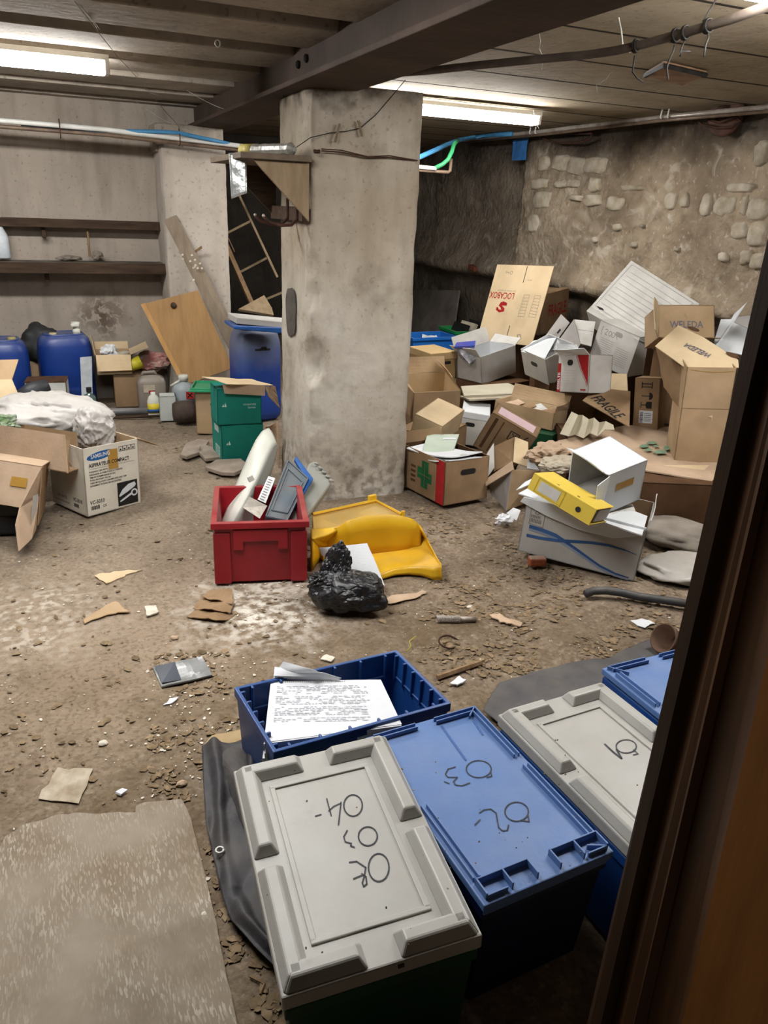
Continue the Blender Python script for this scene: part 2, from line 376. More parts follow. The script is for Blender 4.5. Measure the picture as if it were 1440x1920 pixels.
st = Yp(190, 588, 7.0)
f = math_(nt, 'MULTIPLY', dist_blob(nt, pos, tuple(st), .02, .26, .28, 7), noise_fac(nt, pos, 16, .42, .52, 6, 1))
col = mix(nt, f, col, hexc('54463c'))
col = mix(nt, math_(nt, 'MULTIPLY', ramp(nt, sx[2], .75, .0), .45), col, hexc('6a645d'))
col = mix(nt, math_(nt, 'MULTIPLY', math_(nt, 'MULTIPLY', ramp(nt, sx[2], 1.25, 1.05), ramp(nt, sx[2], .55, .95)), .35), col, hexc('857a70'))
nt.links.new(col, bs.inputs['Base Color'])
mb = MB(); mb.box((-1.2, 7.15, 1.25), (5.3, .3, 2.9)); mb.build('wall_back', WB, kind='structure')
DW = concrete('dark_concrete', '4a443e', '37322d', '241f1b', .5)[0]
mb = MB(); mb.box((3.0, 10.3, 1.25), (4.2, .2, 2.9)); mb.build('wall_far', DW, kind='structure')
mb = MB(); mb.box((1.3, 8.75, 1.25), (.2, 3.0, 2.9)); mb.build('wall_recess', DW, kind='structure')
mb = MB(); mb.box((-3.7, 3, 1.25), (.2, 9, 2.9)); mb.build('wall_left', WB, kind='structure')
mb = MB(); mb.box((.5, -1.55, 1.25), (9, .2, 2.9)); mb.build('wall_front', DW, kind='structure')
# right wall: rubble masonry under patchy plaster
RM, nt, bs = base('rubble_wall'); pos = posn(nt); sx = sepxyz(nt, pos)
col = noise_mix(nt, pos, hexc('ae9e88'), hexc('8d7d69'), 2.2, .35, .65, 8)
mp = NN(nt, 'ShaderNodeMapping'); mp.inputs['Scale'].default_value = (1, 3.6, 6.6); nt.links.new(pos, mp.inputs['Vector'])
wn = NN(nt, 'ShaderNodeTexNoise'); wn.inputs['Scale'].default_value = 2.2; nt.links.new(pos, wn.inputs['Vector'])
va = NN(nt, 'ShaderNodeVectorMath', operation='ADD'); nt.links.new(mp.outputs[0], va.inputs[0]); nt.links.new(wn.outputs['Color'], va.inputs[1])
vo = NN(nt, 'ShaderNodeTexVoronoi', feature='DISTANCE_TO_EDGE'); vo.inputs['Scale'].default_value = 1.0; nt.links.new(va.outputs[0], vo.inputs['Vector'])
vc = NN(nt, 'ShaderNodeTexVoronoi'); vc.inputs['Scale'].default_value = 1.0; nt.links.new(va.outputs[0], vc.inputs['Vector'])
stone = ramp(nt, vo.outputs['Distance'], .03, .22)
show = math_(nt, 'MULTIPLY', noise_fac(nt, pos, 1.5, .42, .62, 6), ramp(nt, sx[2], 1.15, 1.4))
sc_ = NN(nt, 'ShaderNodeSeparateColor'); nt.links.new(vc.outputs['Color'], sc_.inputs[0])
show2 = math_(nt, 'MULTIPLY', show, ramp(nt, sc_.outputs[0], .25, .45))
col = mix(nt, math_(nt, 'MULTIPLY', math_(nt, 'MULTIPLY', stone, show2), .3), col, hexc('cbc1b1'))
col = mix(nt, math_(nt, 'MULTIPLY', math_(nt, 'MULTIPLY', math_(nt, 'SUBTRACT', 1.0, stone), show), .28), col, hexc('6b5b49'))
col = mix(nt, math_(nt, 'MULTIPLY', noise_fac(nt, pos, 11, .55, .72, 6), .45), col, hexc('5d5042'))
col = mix(nt, math_(nt, 'MULTIPLY', noise_fac(nt, pos, 26, .62, .7, 4), .6), col, hexc('c9c0b2'))
nz = noise_fac(nt, pos, 2.6, .3, .7, 6)
col = mix(nt, math_(nt, 'MULTIPLY', noise_fac(nt, pos, 1.1, .48, .62, 7), .5), col, hexc('6f6353'))
col = mix(nt, math_(nt, 'MULTIPLY', noise_fac(nt, pos, 4.5, .58, .68, 7, 1), .6), col, hexc('cdc4b4'))
dark_top = ramp(nt, math_(nt, 'ADD', sx[2], math_(nt, 'MULTIPLY', nz, .22)), 2.12, 2.36)
col = mix(nt, math_(nt, 'MULTIPLY', dark_top, .85), col, hexc('2d2622'))  # wall colour gets darker towards the top
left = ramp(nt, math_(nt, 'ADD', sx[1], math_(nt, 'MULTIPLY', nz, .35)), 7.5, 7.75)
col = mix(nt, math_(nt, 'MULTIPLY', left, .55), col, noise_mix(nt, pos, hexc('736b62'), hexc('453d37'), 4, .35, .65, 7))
col = mix(nt, math_(nt, 'MULTIPLY', ramp(nt, sx[2], 1.02, .86), .7), col, hexc('3f382f'))  # shade of the recess below the ledge, put into the wall colour
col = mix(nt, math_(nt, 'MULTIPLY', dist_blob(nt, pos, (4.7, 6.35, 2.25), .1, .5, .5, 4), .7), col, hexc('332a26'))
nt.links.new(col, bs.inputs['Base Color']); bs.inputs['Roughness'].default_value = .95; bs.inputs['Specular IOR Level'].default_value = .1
h = math_(nt, 'ADD', math_(nt, 'MULTIPLY', math_(nt, 'MULTIPLY', stone, show2), .6), noise_fac(nt, pos, 20, .2, .8, 9))
b = NN(nt, 'ShaderNodeBump'); b.inputs['Strength'].default_value = .6; b.inputs['Distance'].default_value = .03
nt.links.new(h, b.inputs['Height']); nt.links.new(b.outputs[0], bs.inputs['Normal'])
def rwall(u, v):
    y = -1.5 + 11.7 * u; z = -.1 + 2.75 * v; p = V((0, y, z))
    x = 4.7 - .025 * fbm(p * 2.2, 4) - .012 * fbm(p * 8, 2)
    if y > 7.42: x += .14 * min(1, (y - 7.42) / .05) * (1 if z > 1.6 else max(0, (z - 1.1) / .5))
    led = .95 + .04 * noise.noise(p * 1.3)
    x -= .09 * math.exp(-((z - led - .07) / .09) ** 2) * (.7 + .5 * noise.noise(p * 1.1))
    if z < led: x += .12 * min(1, (led - z) / .05)
    return V((x, y, z))
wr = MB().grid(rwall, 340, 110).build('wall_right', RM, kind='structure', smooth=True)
STN = mat('pale_rubble_stone', 'c0b6a6', 'a2967f', 9, .95, .6, 28, spec=.08, grime=.45)
for k, (x, y, rx, ry) in enumerate(((600,390,20,28),(665,388,28,28),(722,398,32,32),(792,395,40,30),(585,465,30,22),(665,466,26,14),(712,463,24,15),(792,470,22,26),(595,525,35,30),(785,527,32,22),(720,518,25,10),(868,540,30,26),(562,612,22,34),(1078,530,22,32),(1132,525,14,28),(1212,545,18,42),(1282,550,38,40),(1355,550,10,36),(1405,558,40,40),(1420,350,25,45),(1335,640,28,30),(1400,655,34,46),(1360,740,20,28),(1405,755,28,30),(1275,740,16,18),(942,693,13,11),(795,675,10,11),(877,628,13,13),(973,623,7,6),(1102,712,9,7),(1340,480,50,18),(930,480,40,12))):
    c = Xp(720 + x / 2, 112 + y / 2, 4.7); a = Xp(720 + (x + rx) / 2, 112 + y / 2, 4.7); b_ = Xp(720 + x / 2, 112 + (y + ry) / 2, 4.7)
    wy, wz = abs(a.y - c.y), abs(b_.z - c.z); vs = []; n = 16
    for (f_, xo) in ((1.08, 4.715), (1.0, 4.686), (.88, 4.674), (.45, 4.670)):
        for i in range(n):
            t = 2 * pi * i / n; e = .62
            yy = wy * math.copysign(abs(cos(t)) ** e, cos(t)); zz = wz * math.copysign(abs(sin(t)) ** e, sin(t)); w_ = 1 + .25 * noise.noise(V((cos(t) * 1.3 + k * 3, sin(t) * 1.3, k))) + .22 * noise.noise(V((cos(t) * 4 + k * 3, sin(t) * 4, k)))
            vs.append(V((xo + .008 * noise.noise(V((yy * 30, zz * 30, k))), c.y + yy * f_ * w_, c.z + zz * f_ * w_)))
    vs.append(V((4.669, c.y, c.z)))
    fs = [(r_ * n + i, r_ * n + (i + 1) % n, (r_ + 1) * n + (i + 1) % n, (r_ + 1) * n + i) for r_ in range(3) for i in range(n)] + [(3 * n + i, 3 * n + (i + 1) % n, 4 * n) for i in range(n)]
    MB().add(vs, fs).build('stone_block', STN, wr, smooth=True)
q_ = Xp(890, 503, 4.66); MB().box(q_, (.10, .16, .06), Matrix.Rotation(.15, 3, 'X')).build('brick_block', mat('old_red_brick', '6e3a28', '57301f', 14, .95, .4, 40), wr, bev=.012)
# ceiling: precast ribs on the left of the beam, plain planks on the right
CM = concrete('precast_concrete', 'a3998c', '877d71', '564d44', .4, 2.2)[0]
CM2 = concrete('precast_plank', '9a8d7b', '84775f', '5d5140', .35, 1.8)[0]
mb = MB()
for i in range(-8, 6):
    y1 = 4.04 + .65 * i
    mb.add([(-3.7, y1 - .42, 2.30), (1.4, y1 - .42, 2.30), (1.4, y1, 2.30), (-3.7, y1, 2.30), (-3.7, y1 - .46, 2.46), (1.4, y1 - .46, 2.46), (1.4, y1 + .03, 2.46), (-3.7, y1 + .03, 2.46)],
           [(3, 2, 1, 0), (0, 1, 5, 4), (2, 3, 7, 6), (1, 2, 6, 5), (3, 0, 4, 7)])
    pass
mb.box((-1.15, 4.2, 2.5), (5.1, 11.6, .08))
for i in range(-8, 11):
    y1 = 3.3 + .62 * i
    mb.box((3.2, y1 + .31, 2.43), (3.4, .604, .1), mi=1)
    mb.box((3.2, y1, 2.43), (3.4, .026, .1025), mi=2)
mb.box((3.2, 4.2, 2.53), (3.6, 12.4, .06), mi=1)
mb.build('ceiling', [CM, CM2, mat('dark_seam', '2e2722', '221d19', 20, .95, .2, 40, spec=.05)], kind='structure', bev=.006)
BM = mat('beam_steel', '4f4139', '3c322b', 3, .8, .35, 25, spec=.2, grime=.5)
mb = MB()
mb.box((1.40, 3.4, 2.16), (.34, 9.2, .025)); mb.box((1.40, 3.4, 2.30), (.20, 9.2, .28)); mb.box((1.38, 3.4, 2.445), (.36, 9.2, .03))
bo = mb.build('beam', BM, kind='structure', bev=.004)
for dy, dz in ((-.06, .05), (.0, .06), (.07, .05), (-.05, -.04), (.03, -.05), (.35, .02)):
    MB().lathe([(.018, 0), (.018, .012), (.009, .02), (0, .02)], 6, (1.30, 4.12 + dy * 1.6, 2.3 + dz), Matrix.Rotation(-pi / 2, 4, 'Y').to_3x3()).build('bolt_head', DARKM, bo, kind=None)
# pillars
PM, nt, bs, col, pos = concrete('pillar_concrete', 'b4ab9d', '93897b', '6a6053', .5, 3.2, bst=.6)
sx = sepxyz(nt, pos)
col = mix(nt, math_(nt, 'MULTIPLY', math_(nt, 'MULTIPLY', ramp(nt, sx[2], 1.1, 1.45), noise_fac(nt, pos, 2.2, .3, .65, 6)), .55), col, hexc('86765f'))
col = mix(nt, math_(nt, 'MULTIPLY', math_(nt, 'MULTIPLY', ramp(nt, sx[2], 1.35, 1.0), noise_fac(nt, pos, 3.0, .35, .62, 8)), .6), col, hexc('c2bdb3'))
col = mix(nt, math_(nt, 'MULTIPLY', noise_fac(nt, pos, 7, .55, .72, 8), .4), col, hexc('6e6457'))
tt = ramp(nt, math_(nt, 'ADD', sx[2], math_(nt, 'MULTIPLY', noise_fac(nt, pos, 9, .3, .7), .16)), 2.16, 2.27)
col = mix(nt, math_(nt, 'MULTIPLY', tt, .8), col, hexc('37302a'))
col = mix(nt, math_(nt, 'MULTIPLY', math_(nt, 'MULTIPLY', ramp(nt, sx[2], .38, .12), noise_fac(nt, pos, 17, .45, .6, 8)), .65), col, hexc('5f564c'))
nt.links.new(col, bs.inputs['Base Color'])
def pillar(name, poly, z0, z1, mt, amp=.006, chips=(), nz=90, flare=None):
    pts = []; n = len(poly)
    for i in range(n):
        a, b = V(poly[i]), V(poly[(i + 1) % n]); k = max(2, int((b - a).length / .025))
        for j in range(k): pts.append((a.lerp(b, j / k), min(j, k - j) / k * (b - a).length))
    c = sum((p for p, _ in pts), V((0, 0))) / len(pts)
    vs = []; m = len(pts)
    for r in range(nz + 1):
        z = z0 + (z1 - z0) * r / nz
        for p, e in pts:
            q = V((p.x, p.y, z)); k = amp * fbm(q * 5, 4)
            if e < .03: k -= .010 + .012 * max(0, noise.noise(q * 9)) * (1 - e / .03)
            for (cx, cy, cz, rr, dp) in chips:
                d = math.sqrt((q.x - cx) ** 2 + (q.y - cy) ** 2 + ((q.z - cz) * .6) ** 2)
                if d < rr: k -= dp * (1 - (d / rr) ** 2)
            if flare: k += flare * max(0, (.22 - z) / .22) ** 1.5 * (.6 + .9 * noise.noise(q * 7))
            o = V((p.x - c.x, p.y - c.y)).normalized()
            vs.append(V((q.x + o.x * k, q.y + o.y * k, z)))
    fs = [(r * m + i, r * m + (i + 1) % m, (r + 1) * m + (i + 1) % m, (r + 1) * m + i) for r in range(nz) for i in range(m)]
    fs.append(tuple(range(nz * m, nz * m + m)))
    return MB().add(vs, fs).build(name, mt, kind='structure', smooth=True)
ch = []
for (x, y, rr, dp) in ((583, 555, .06, .03), (585, 675, .09, .05), (582, 700, .05, .03), (583, 500, .05, .025), (584, 790, .05, .02), (748, 640, .04, .02), (590, 160, .06, .02)):
    q = Yp(x, y, 4.08); ch.append((q.x, q.y, q.z, rr, dp))
pl = pillar('pillar', [(1.33, 4.08), (1.935, 4.05), (1.935, 4.66), (1.33, 4.66)], -.05, 2.17, PM, chips=ch, flare=.02)
CEM = mat('fresh_cement', '5a554f', '474340', 12, .95, .5, 40, spec=.05)
q = Xp(546, 585, 1.322); mb = MB()
mb.add([q + V((0, 0, 0))] + [q + V((.001, cos(a) * .10 * (1 + .25 * noise.noise(V((a, 1, 0)))), sin(a) * .15 * (1 + .3 * noise.noise(V((a, 4, 0)))))) for a in [2 * pi * k / 30 for k in range(30)]], [(0, 1 + (k + 1) % 30, 1 + k) for k in range(30)])
mb.v = [V((p.x - .004, p.y, p.z)) for p in mb.v]; mb.build('cement_patch', CEM, pl)
pillar('pillar_rear', [(.96, 6.57), (1.46, 6.57), (1.46, 7.02), (.96, 7.02)], -.05, 2.0, concrete('rear_pillar_concrete', 'b9b0a5', 'a1978b', '7d7368', .4, 2.5)[0], amp=.008)
mb = MB(); mb.box((1.2, 6.85, 2.05), (.52, .36, .2)); mb.build('trim_1', CM, kind='structure', bev=.01)
# ---------------------------------------------------------------- door at the right
DK = mat('door_brown', '3a2718', '2a1c11', 5, .55, .05, 50, spec=.3, stretch=(8, 8, .6))
DK2 = mat('door_moulding_brown', '4a3018', '3a2412', 5, .5, .04, 50, spec=.35, stretch=(8, 8, .6))
DP = mat('door_panel_amber', '7a4f22', '6a4218', 4, .5, .03, 40, spec=.3, stretch=(6, 6, .7))
dr = thing('door_1', 'brown wooden door standing open at the right edge', 'door', P(1280, 1700, .78), kind='structure')
def dline(x0, x1, d):            # an upright edge of the leaf, from the floor to the lintel
    ra, rb = ray(x0, -60), ray(x1, 1990); ax, bx_ = V((ra.x, ra.y)), V((rb.x, rb.y))
    a = CAM + ra * d; b = CAM + rb * (ax.dot(bx_) / bx_.length_squared * d); k = b - a
    return a + k * ((2.28 - a.z) / k.z), a + k * ((.01 - a.z) / k.z)
L = [dline(1567, 1084, .80), dline(1588, 1110, .77), dline(1600, 1128, .785), dline(1640, 1150, .75), dline(1650, 1172, .74), dline(1664, 1196, .745), dline(1740, 1262, .70), dline(2500, 2000, .5)]
def strip(a, b, t=.0):
    q = [a[1], b[1], b[0], a[0]]; return q
mb = MB(); mb.slab(strip(L[0], L[1]), -.02); mb.slab(strip(L[1], L[2]), -.02)
# the back of the leaf
bo_ = FW * .035 + RT * .05
bk = [(L[0][0] + bo_, L[0][1] + bo_), L[0]]
mb.slab(strip(bk[0], bk[1]), -.005); mb.build('door_edge', DK, dr, world=True)
mb = MB(); mb.slab(strip(L[2], L[3]), -.02); mb.slab(strip(L[3], L[4]), -.02); mb.slab(strip(L[4], L[5]), -.02); mb.build('door_moulding', DK2, dr, world=True)
mb = MB(); mb.slab(strip(L[5], L[6]), -.02, 1); mb.slab(strip(L[6], L[7]), -.02); mb.build('door_panel', [DP, DK2], dr, world=True)
# ================================================================ lamps
def emit(name, c, s):
    m = bpy.data.materials.new(name); m.use_nodes = True; nt = m.node_tree; nt.nodes.clear()
    e = NN(nt, 'ShaderNodeEmission'); e.inputs[0].default_value = C4(c); e.inputs[1].default_value = s
    o = NN(nt, 'ShaderNodeOutputMaterial'); nt.links.new(e.outputs[0], o.inputs[0]); return m
TUBE = emit('lit_diffuser', (1, .985, .965), 120)
HOUS = mat('lamp_housing_white', 'cfcdc6', 'bcb9b0', 8, .5, .05, 40, spec=.3)
def lamp(label, x0, x1, y, z):
    o = thing('fluorescent_lamp', label, 'lamp', ((x0 + x1) / 2, y, z - .09), group='fluorescent ceiling lamps')
    l = x1 - x0; mb = MB(); mb.box((0, 0, .075), (l, .11, .028)); mb.build('housing', HOUS, o, bev=.004)
    MB().box((0, 0, .03), (l - .05, .085, .06), top=(1, 1.25)).build('diffuser', TUBE, o)
    for s in (-1, 1): MB().box((s * (l / 2 - .012), 0, .03), (.024, .09, .062), top=(1, 1.25)).build('end_cap', HOUS, o, bev=.004)
lamp('fluorescent tube lamp glowing on the ribbed ceiling left of the beam', -1.02, .47, 4.88, 2.30)
lamp('fluorescent tube lamp glowing right of the pillar above the box heap', 2.2, 3.68, 5.66, 2.345)
tip = Zp(1383, -16, 2.26)
lamp('fluorescent lamp of which only the tip shows at the top right corner', tip.x, tip.x + 1.4, tip.y, 2.345)
w = bpy.data.worlds.new('world'); bpy.context.scene.world = w; w.use_nodes = True
w.node_tree.nodes['Background'].inputs[0].default_value = (.8, .8, .85, 1); w.node_tree.nodes['Background'].inputs[1].default_value = .03
def area(name, loc, size, power, c, tgt):
    l = bpy.data.lights.new(name, 'AREA'); l.energy = power; l.size = size; l.color = c
    o = bpy.data.objects.new(name, l); COL.objects.link(o); o.location = loc
    o.rotation_euler = (V(tgt) - V(loc)).to_track_quat('-Z', 'Y').to_euler(); return o
ls = bpy.data.lights.new('corridor_light', 'SPOT'); ls.energy = 5; ls.color = (1, .75, .48); ls.spot_size = R(38); ls.spot_blend = .6; ls.shadow_soft_size = .1
lo_s = bpy.data.objects.new('corridor_light', ls); COL.objects.link(lo_s); lo_s.location = P(700, 700, -.5); lo_s.rotation_euler = (P(1480, 1700, .62) - lo_s.location).to_track_quat('-Z', 'Y').to_euler()
area('ceiling_lamp_light', (.1, 2.5, 2.26), 1.2, 85, (1, .985, .965), (.3, 2.5, 0))
sc = bpy.context.scene
sc.view_settings.view_transform = 'Standard'; sc.view_settings.look = 'None'; sc.view_settings.exposure = -0.2
# ================================================================ front storage crates
def bodyshell(dim, m, o, t=.006, taper=.93, name='crate_body', rim=.012, ribs=0):
    w, d, h = dim; mb = MB(); k = taper
    def ring(wx, dy, z): return [V((-wx/2, -dy/2, z)), V((wx/2, -dy/2, z)), V((wx/2, dy/2, z)), V((-wx/2, dy/2, z))]
    rs = [ring(w*k, d*k, 0), ring(w, d, h - .03), ring(w + rim, d + rim, h - .03), ring(w + rim, d + rim, h), ring(w - 2*t, d - 2*t, h), ring(w*k - 2*t, d*k - 2*t, t)]
    vs = [p for r_ in rs for p in r_]
    fs = [(i*4+j, i*4+(j+1)%4, (i+1)*4+(j+1)%4, (i+1)*4+j) for i in range(5) for j in range(4)] + [(3, 2, 1, 0), (20, 21, 22, 23)]
    mb.add(vs, fs)
    if ribs:
        for s in (-1, 1):
            for i in range(ribs):
                x = (i + .5) / ribs - .5
                mb.box((x * w, s * (d/2 - t - .006), h - .045), (.008, .014, .09)); mb.box((s * (w/2 - t - .006), x * d, h - .045), (.014, .008, .09))
            mb.box((0, s * (d/2 - t - .004), h - .08), (w * .9, .01, .006)); mb.box((s * (w/2 - t - .004), 0, h - .08), (.01, d * .9, .006))
    return mb.build(name, m, o, bev=.003)
def strokes(parent, M, lid_z, lst, w=.005, m=MARK, name='handwritten_number'):
    polys = []
    for s in lst:
        pts = [on(M, x, y, lid_z) for x, y in s]
        polys += [[(q[0], q[1]) for q in r_] for r_ in ribbon([(p.x, p.y) for p in pts], w)]
    T = Matrix.Translation((0, 0, lid_z))
    return decal(parent, T, polys, m, name, w=.0015, world=False)
def pxs(ox, oy, k, pts): return [(ox + a / k, oy + b / k) for a, b in pts]
def pell(ox, oy, k, cx, cy, rx, ry, a0=0, a1=360, n=22): return [(ox + (cx + rx * cos(R(a0 + (a1 - a0) * i / n))) / k, oy + (cy + ry * sin(R(a0 + (a1 - a0) * i / n))) / k) for i in range(n + 1)]
def Mof(o): return mw(o)
def cloudy_lid(o, dim, z0, gap=True):
    w, d, h = dim; L = thing('crate_lid', None, None); L.parent = o
    L = None
    mb = MB()
    mb.box((0, 0, z0 + h * .3), (w, d, h * .6))                       # skirt and plate
    lo = mb
    rw = .056; z1 = z0 + h * .6; rh = h * .4
    def ridge(cx, cy, lx, ly): mb.box((cx, cy, z1 + rh / 2), (lx, ly, rh), top=(1 - .030 / lx, 1 - .030 / ly))
    g = .030
    for s in (-1, 1):
        for q in (-1, 1):
            lx = w / 2 - g; ridge(q * (g + lx / 2 - .003), s * (d / 2 - rw / 2 - .003), lx - .006, rw)
            ly = d / 2 - .014; ridge(s * (w / 2 - rw / 2 - .003), q * (.014 + ly / 2 - .003), rw, ly - .006)
    body = mb.build('crate_lid', GRYL, o, bev=.004, seg=2)
    mb = MB(); iw, idp = w - .155, d - .17                           # inner stepped frame
    for s in (-1, 1):
        mb.box((0, s * idp / 2, z1 + .002), (iw + .012, .012, .005)); mb.box((s * iw / 2, 0, z1 + .002), (.012, idp, .005))
    mb.build('lid_step', GRYL, body, bev=.002)
    return body, z1
bpy_del = []
def clean_empty():
    for o in list(bpy.data.objects):
        if o.name.startswith('crate_lid') and o.type == 'EMPTY': bpy.data.objects.remove(o)
# --- green crate under the cloudy lid 04 03 02
def front_crate(name, label, pose, dim, rot, cm, group=None):
    o = thing(name, label, 'crate', (pose[0], pose[1], 0), (0, 0, rot[2]), group)
    return o
GRP = 'lidded storage crates at the front'
def lidframe(o, z0, tilt, parent_name='lid'):
    return None
cr = thing('storage_crate', 'dark green storage crate under a cloudy lid marked 04 03 02', 'crate', (.487, 1.198, 0), (.045, -.06, -.084), GRP)
bodyshell((.362, .545, .30), GRNC, cr, taper=.92)
cl, z1 = cloudy_lid(cr, (.381, .575, .06), .313); clean_empty()
M = Mof(cr); k = 2.594; ox, oy = 360, 1180
strokes(cl, M, z1, [pell(ox, oy, k, 783, 858, 45, 52), pxs(ox, oy, k, [(655, 825), (677, 908)]), pxs(ox, oy, k, [(665, 885), (690, 862), (722, 848)]), pxs(ox, oy, k, [(725, 842), (712, 952)]), pxs(ox, oy, k, [(600, 910), (628, 902)])], .003)
strokes(cl, M, z1, [pell(ox, oy, k, 855, 1008, 46, 46), pxs(ox, oy, k, [(755, 980), (738, 1010), (745, 1035), (775, 1043), (772, 1055), (790, 1062)])], .003)
strokes(cl, M, z1, [pell(ox, oy, k, 908, 1160, 50, 68), pxs(ox, oy, k, [(765, 1135), (800, 1130), (845, 1160), (838, 1200), (828, 1235), (835, 1252), (850, 1240), (846, 1205), (825, 1190)]), pxs(ox, oy, k, [(785, 1215), (832, 1195)]),
    pxs(ox, oy, k, [(1125, 1180), (1160, 1172)]), pxs(ox, oy, k, [(1140, 1160), (1146, 1190)])], .003)
mb = MB(); q = on(M, 740, 1783, .33); mb.box((q.x, -.288, .337), (.012, .003, .008)); mb.build('latch_slot', BLK, cl)
# --- blue crate with blue lid 03 02
cr = thing('storage_crate', 'blue storage crate under a blue lid marked 03 02', 'crate', (.826, 1.247, 0), (.03, 0, .066), GRP)
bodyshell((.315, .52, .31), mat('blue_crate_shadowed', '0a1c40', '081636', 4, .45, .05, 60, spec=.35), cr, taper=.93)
w, d = .337, .55; z0 = .315
mb = MB(); mb.box((0, 0, z0 + .010), (w, d, .02)); mb.box((0, 0, z0 - .008), (w - .012, d - .012, .02))
lid = mb.build('crate_lid', BLUL, cr, bev=.003)
mb = MB(); zt = z0 + .02
def rib(x0, y0, x1, y1, h=.012, t=.004):
    l = math.hypot(x1 - x0, y1 - y0); a = math.atan2(y1 - y0, x1 - x0)
    mb.box(((x0 + x1) / 2, (y0 + y1) / 2, zt + h / 2), (l + t, t, h), Matrix.Rotation(a, 3, 'Z'))
X, Y = w / 2, d / 2
for e in (.012, .026):
    rib(X - e, Y - e, X - e, .06); rib(X - e, Y - e, .03, Y - e)              # far right L
    rib(-X + .02, Y - e, -.03, Y - e)                                         # far left pair
    rib(X - e, .02, X - e, -Y + .05)                                          # near right pair
    rib(-X + e, -.0, -X + e, -Y + .06)
for x0_, x1_ in ((-X + .012, -.03), (.03, X - .012)):
    rib(x0_, -Y + .012, x1_, -Y + .012, .02) if False else None
    rib(x0_, -Y + .05, x1_, -Y + .05, .018)
    for xx in (x0_, (x0_ + x1_) / 2, x1_): rib(xx, -Y + .05, xx, -Y + .012, .018)
    rib(x0_, -Y + .012, x0_ + .05, -Y + .012, .012) if x0_ < 0 else rib(x1_ - .05, -Y + .012, x1_, -Y + .012, .012)
rib(X - .012, Y - .012, X - .045, Y - .04); rib(X - .012, -Y + .012, X - .05, -Y + .03)
mb.build('lid_rib', BLUL, lid, bev=.001)
M = Mof(cr); k = 2; ox, oy = 720, 1180
strokes(lid, M, zt, [pell(ox, oy, k, 355, 525, 47, 32, -10, 350), pxs(ox, oy, k, [(400, 535), (404, 552), (385, 557)]), pxs(ox, oy, k, [(268, 517), (240, 525), (230, 545), (240, 556), (275, 556), (260, 572), (268, 585), (292, 588), (322, 577)]), pxs(ox, oy, k, [(226, 572), (245, 580)])], .003)
strokes(lid, M, zt, [pell(ox, oy, k, 497, 685, 44, 36), pxs(ox, oy, k, [(540, 700), (544, 722), (512, 718)]), pxs(ox, oy, k, [(357, 690), (375, 678), (400, 675), (420, 690), (425, 720), (430, 745), (445, 757), (462, 755), (467, 735)]), pxs(ox, oy, k, [(340, 735), (360, 715)])], .003)
for px_, py_ in ((825, 1452), (900, 1462)):
    pass
# moulded writing on the far end
for i, (a, b) in enumerate((((828, 1362), (873, 1425)), ((888, 1352), (905, 1378)))):
    strokes(lid, M, zt, [[a, b]], .006, mat('lid_emboss', '3c5f9c', '365890', 20, .55, .4, 200, spec=.3), 'moulded_lettering')
# --- blue crate, cloudy lid 04
cr = thing('storage_crate', 'blue storage crate under a cloudy lid marked 04, beside the door', 'crate', (1.233, 1.221, 0), (0, -.012, .047), GRP)
bodyshell((.345, .53, .28), BLUC, cr, taper=.95)
cl, z1 = cloudy_lid(cr, (.363, .567, .06), .286); clean_empty()
M = Mof(cr)
strokes(cl, M, z1, [pell(ox, oy, k, 908, 440, 38, 25), pxs(ox, oy, k, [(935, 452), (952, 468), (935, 472)])], .003)
strokes(cl, M, z1, [pxs(ox, oy, k, [(828, 432), (860, 462), (890, 485), (872, 452)])], .0055)
# --- far blue crate behind
q = Zp(1130, 1250, .33)
cr = thing('storage_crate', 'blue lidded storage crate behind the cloudy 04 lid', 'crate', (q.x + .185, q.y - .265, 0), (0, 0, .02), GRP)
bodyshell((.35, .51, .30), BLUC, cr, taper=.95)
mb = MB(); mb.box((0, 0, .318), (.37, .53, .02)); l2 = mb.build('crate_lid', BLUL, cr, bev=.003)
mb = MB(); zt = .328; X, Y = .185, .265
for e in (.012, .028): rib(-X + .02, Y - e, -.03, Y - e); rib(.03, Y - e, X - .02, Y - e); rib(-X + e, Y - .05, -X + e, .05)
rib(-X + .012, Y - .012, -X + .05, Y - .06); mb.build('lid_rib', BLUL, l2, bev=.001)
# --- open blue crate with listings
ob = thing('open_crate', 'open blue plastic crate full of continuous paper listings', 'crate', (.698, 1.825, .0), (-.014, .019, .085))
DIMO = (.548, .326, .244); bodyshell(DIMO, BLUC, ob, taper=.95, ribs=6)
# listings
st = thing('paper_stack', 'stack of white continuous computer listings lying in the open blue crate', 'paper', Zp(610, 1330, .14))
tl, tr, br, bl = Zp(508, 1277, .235), Zp(714, 1275, .235), Zp(745, 1340, .235), Zp(495, 1392, .235)
br2 = br + (br - tr) * .25
mb = MB()
for i in range(7):
    dz = -.017 * (i + 1); j = V((random.uniform(-.006, .006), random.uniform(-.006, .006), dz))
    mb.slab([bl + j, br2 + j, tr + j, tl + j], .0155)
mb.build('paper_block', PAPER, st, world=True, bev=.001)
top = sheet([bl, br2, tr, tl], 14, 12, .0015, 3, 5).build('top_sheet', PAPER, st, world=True, solid=.0008)
mb = MB(); u = (tr - tl).normalized(); vdir = (bl - tl).normalized()
for i in range(34):
    q = tl + u * (.012 + i * .0065) * 1.0 + vdir * .008 + V((0, 0, .0022))
    if (q - tl).length < (tr - tl).length - .008: mb.box(q, (.0026, .0026, .0004))
mb.build('sprocket_hole', INKG, st, world=True)
mb = MB()
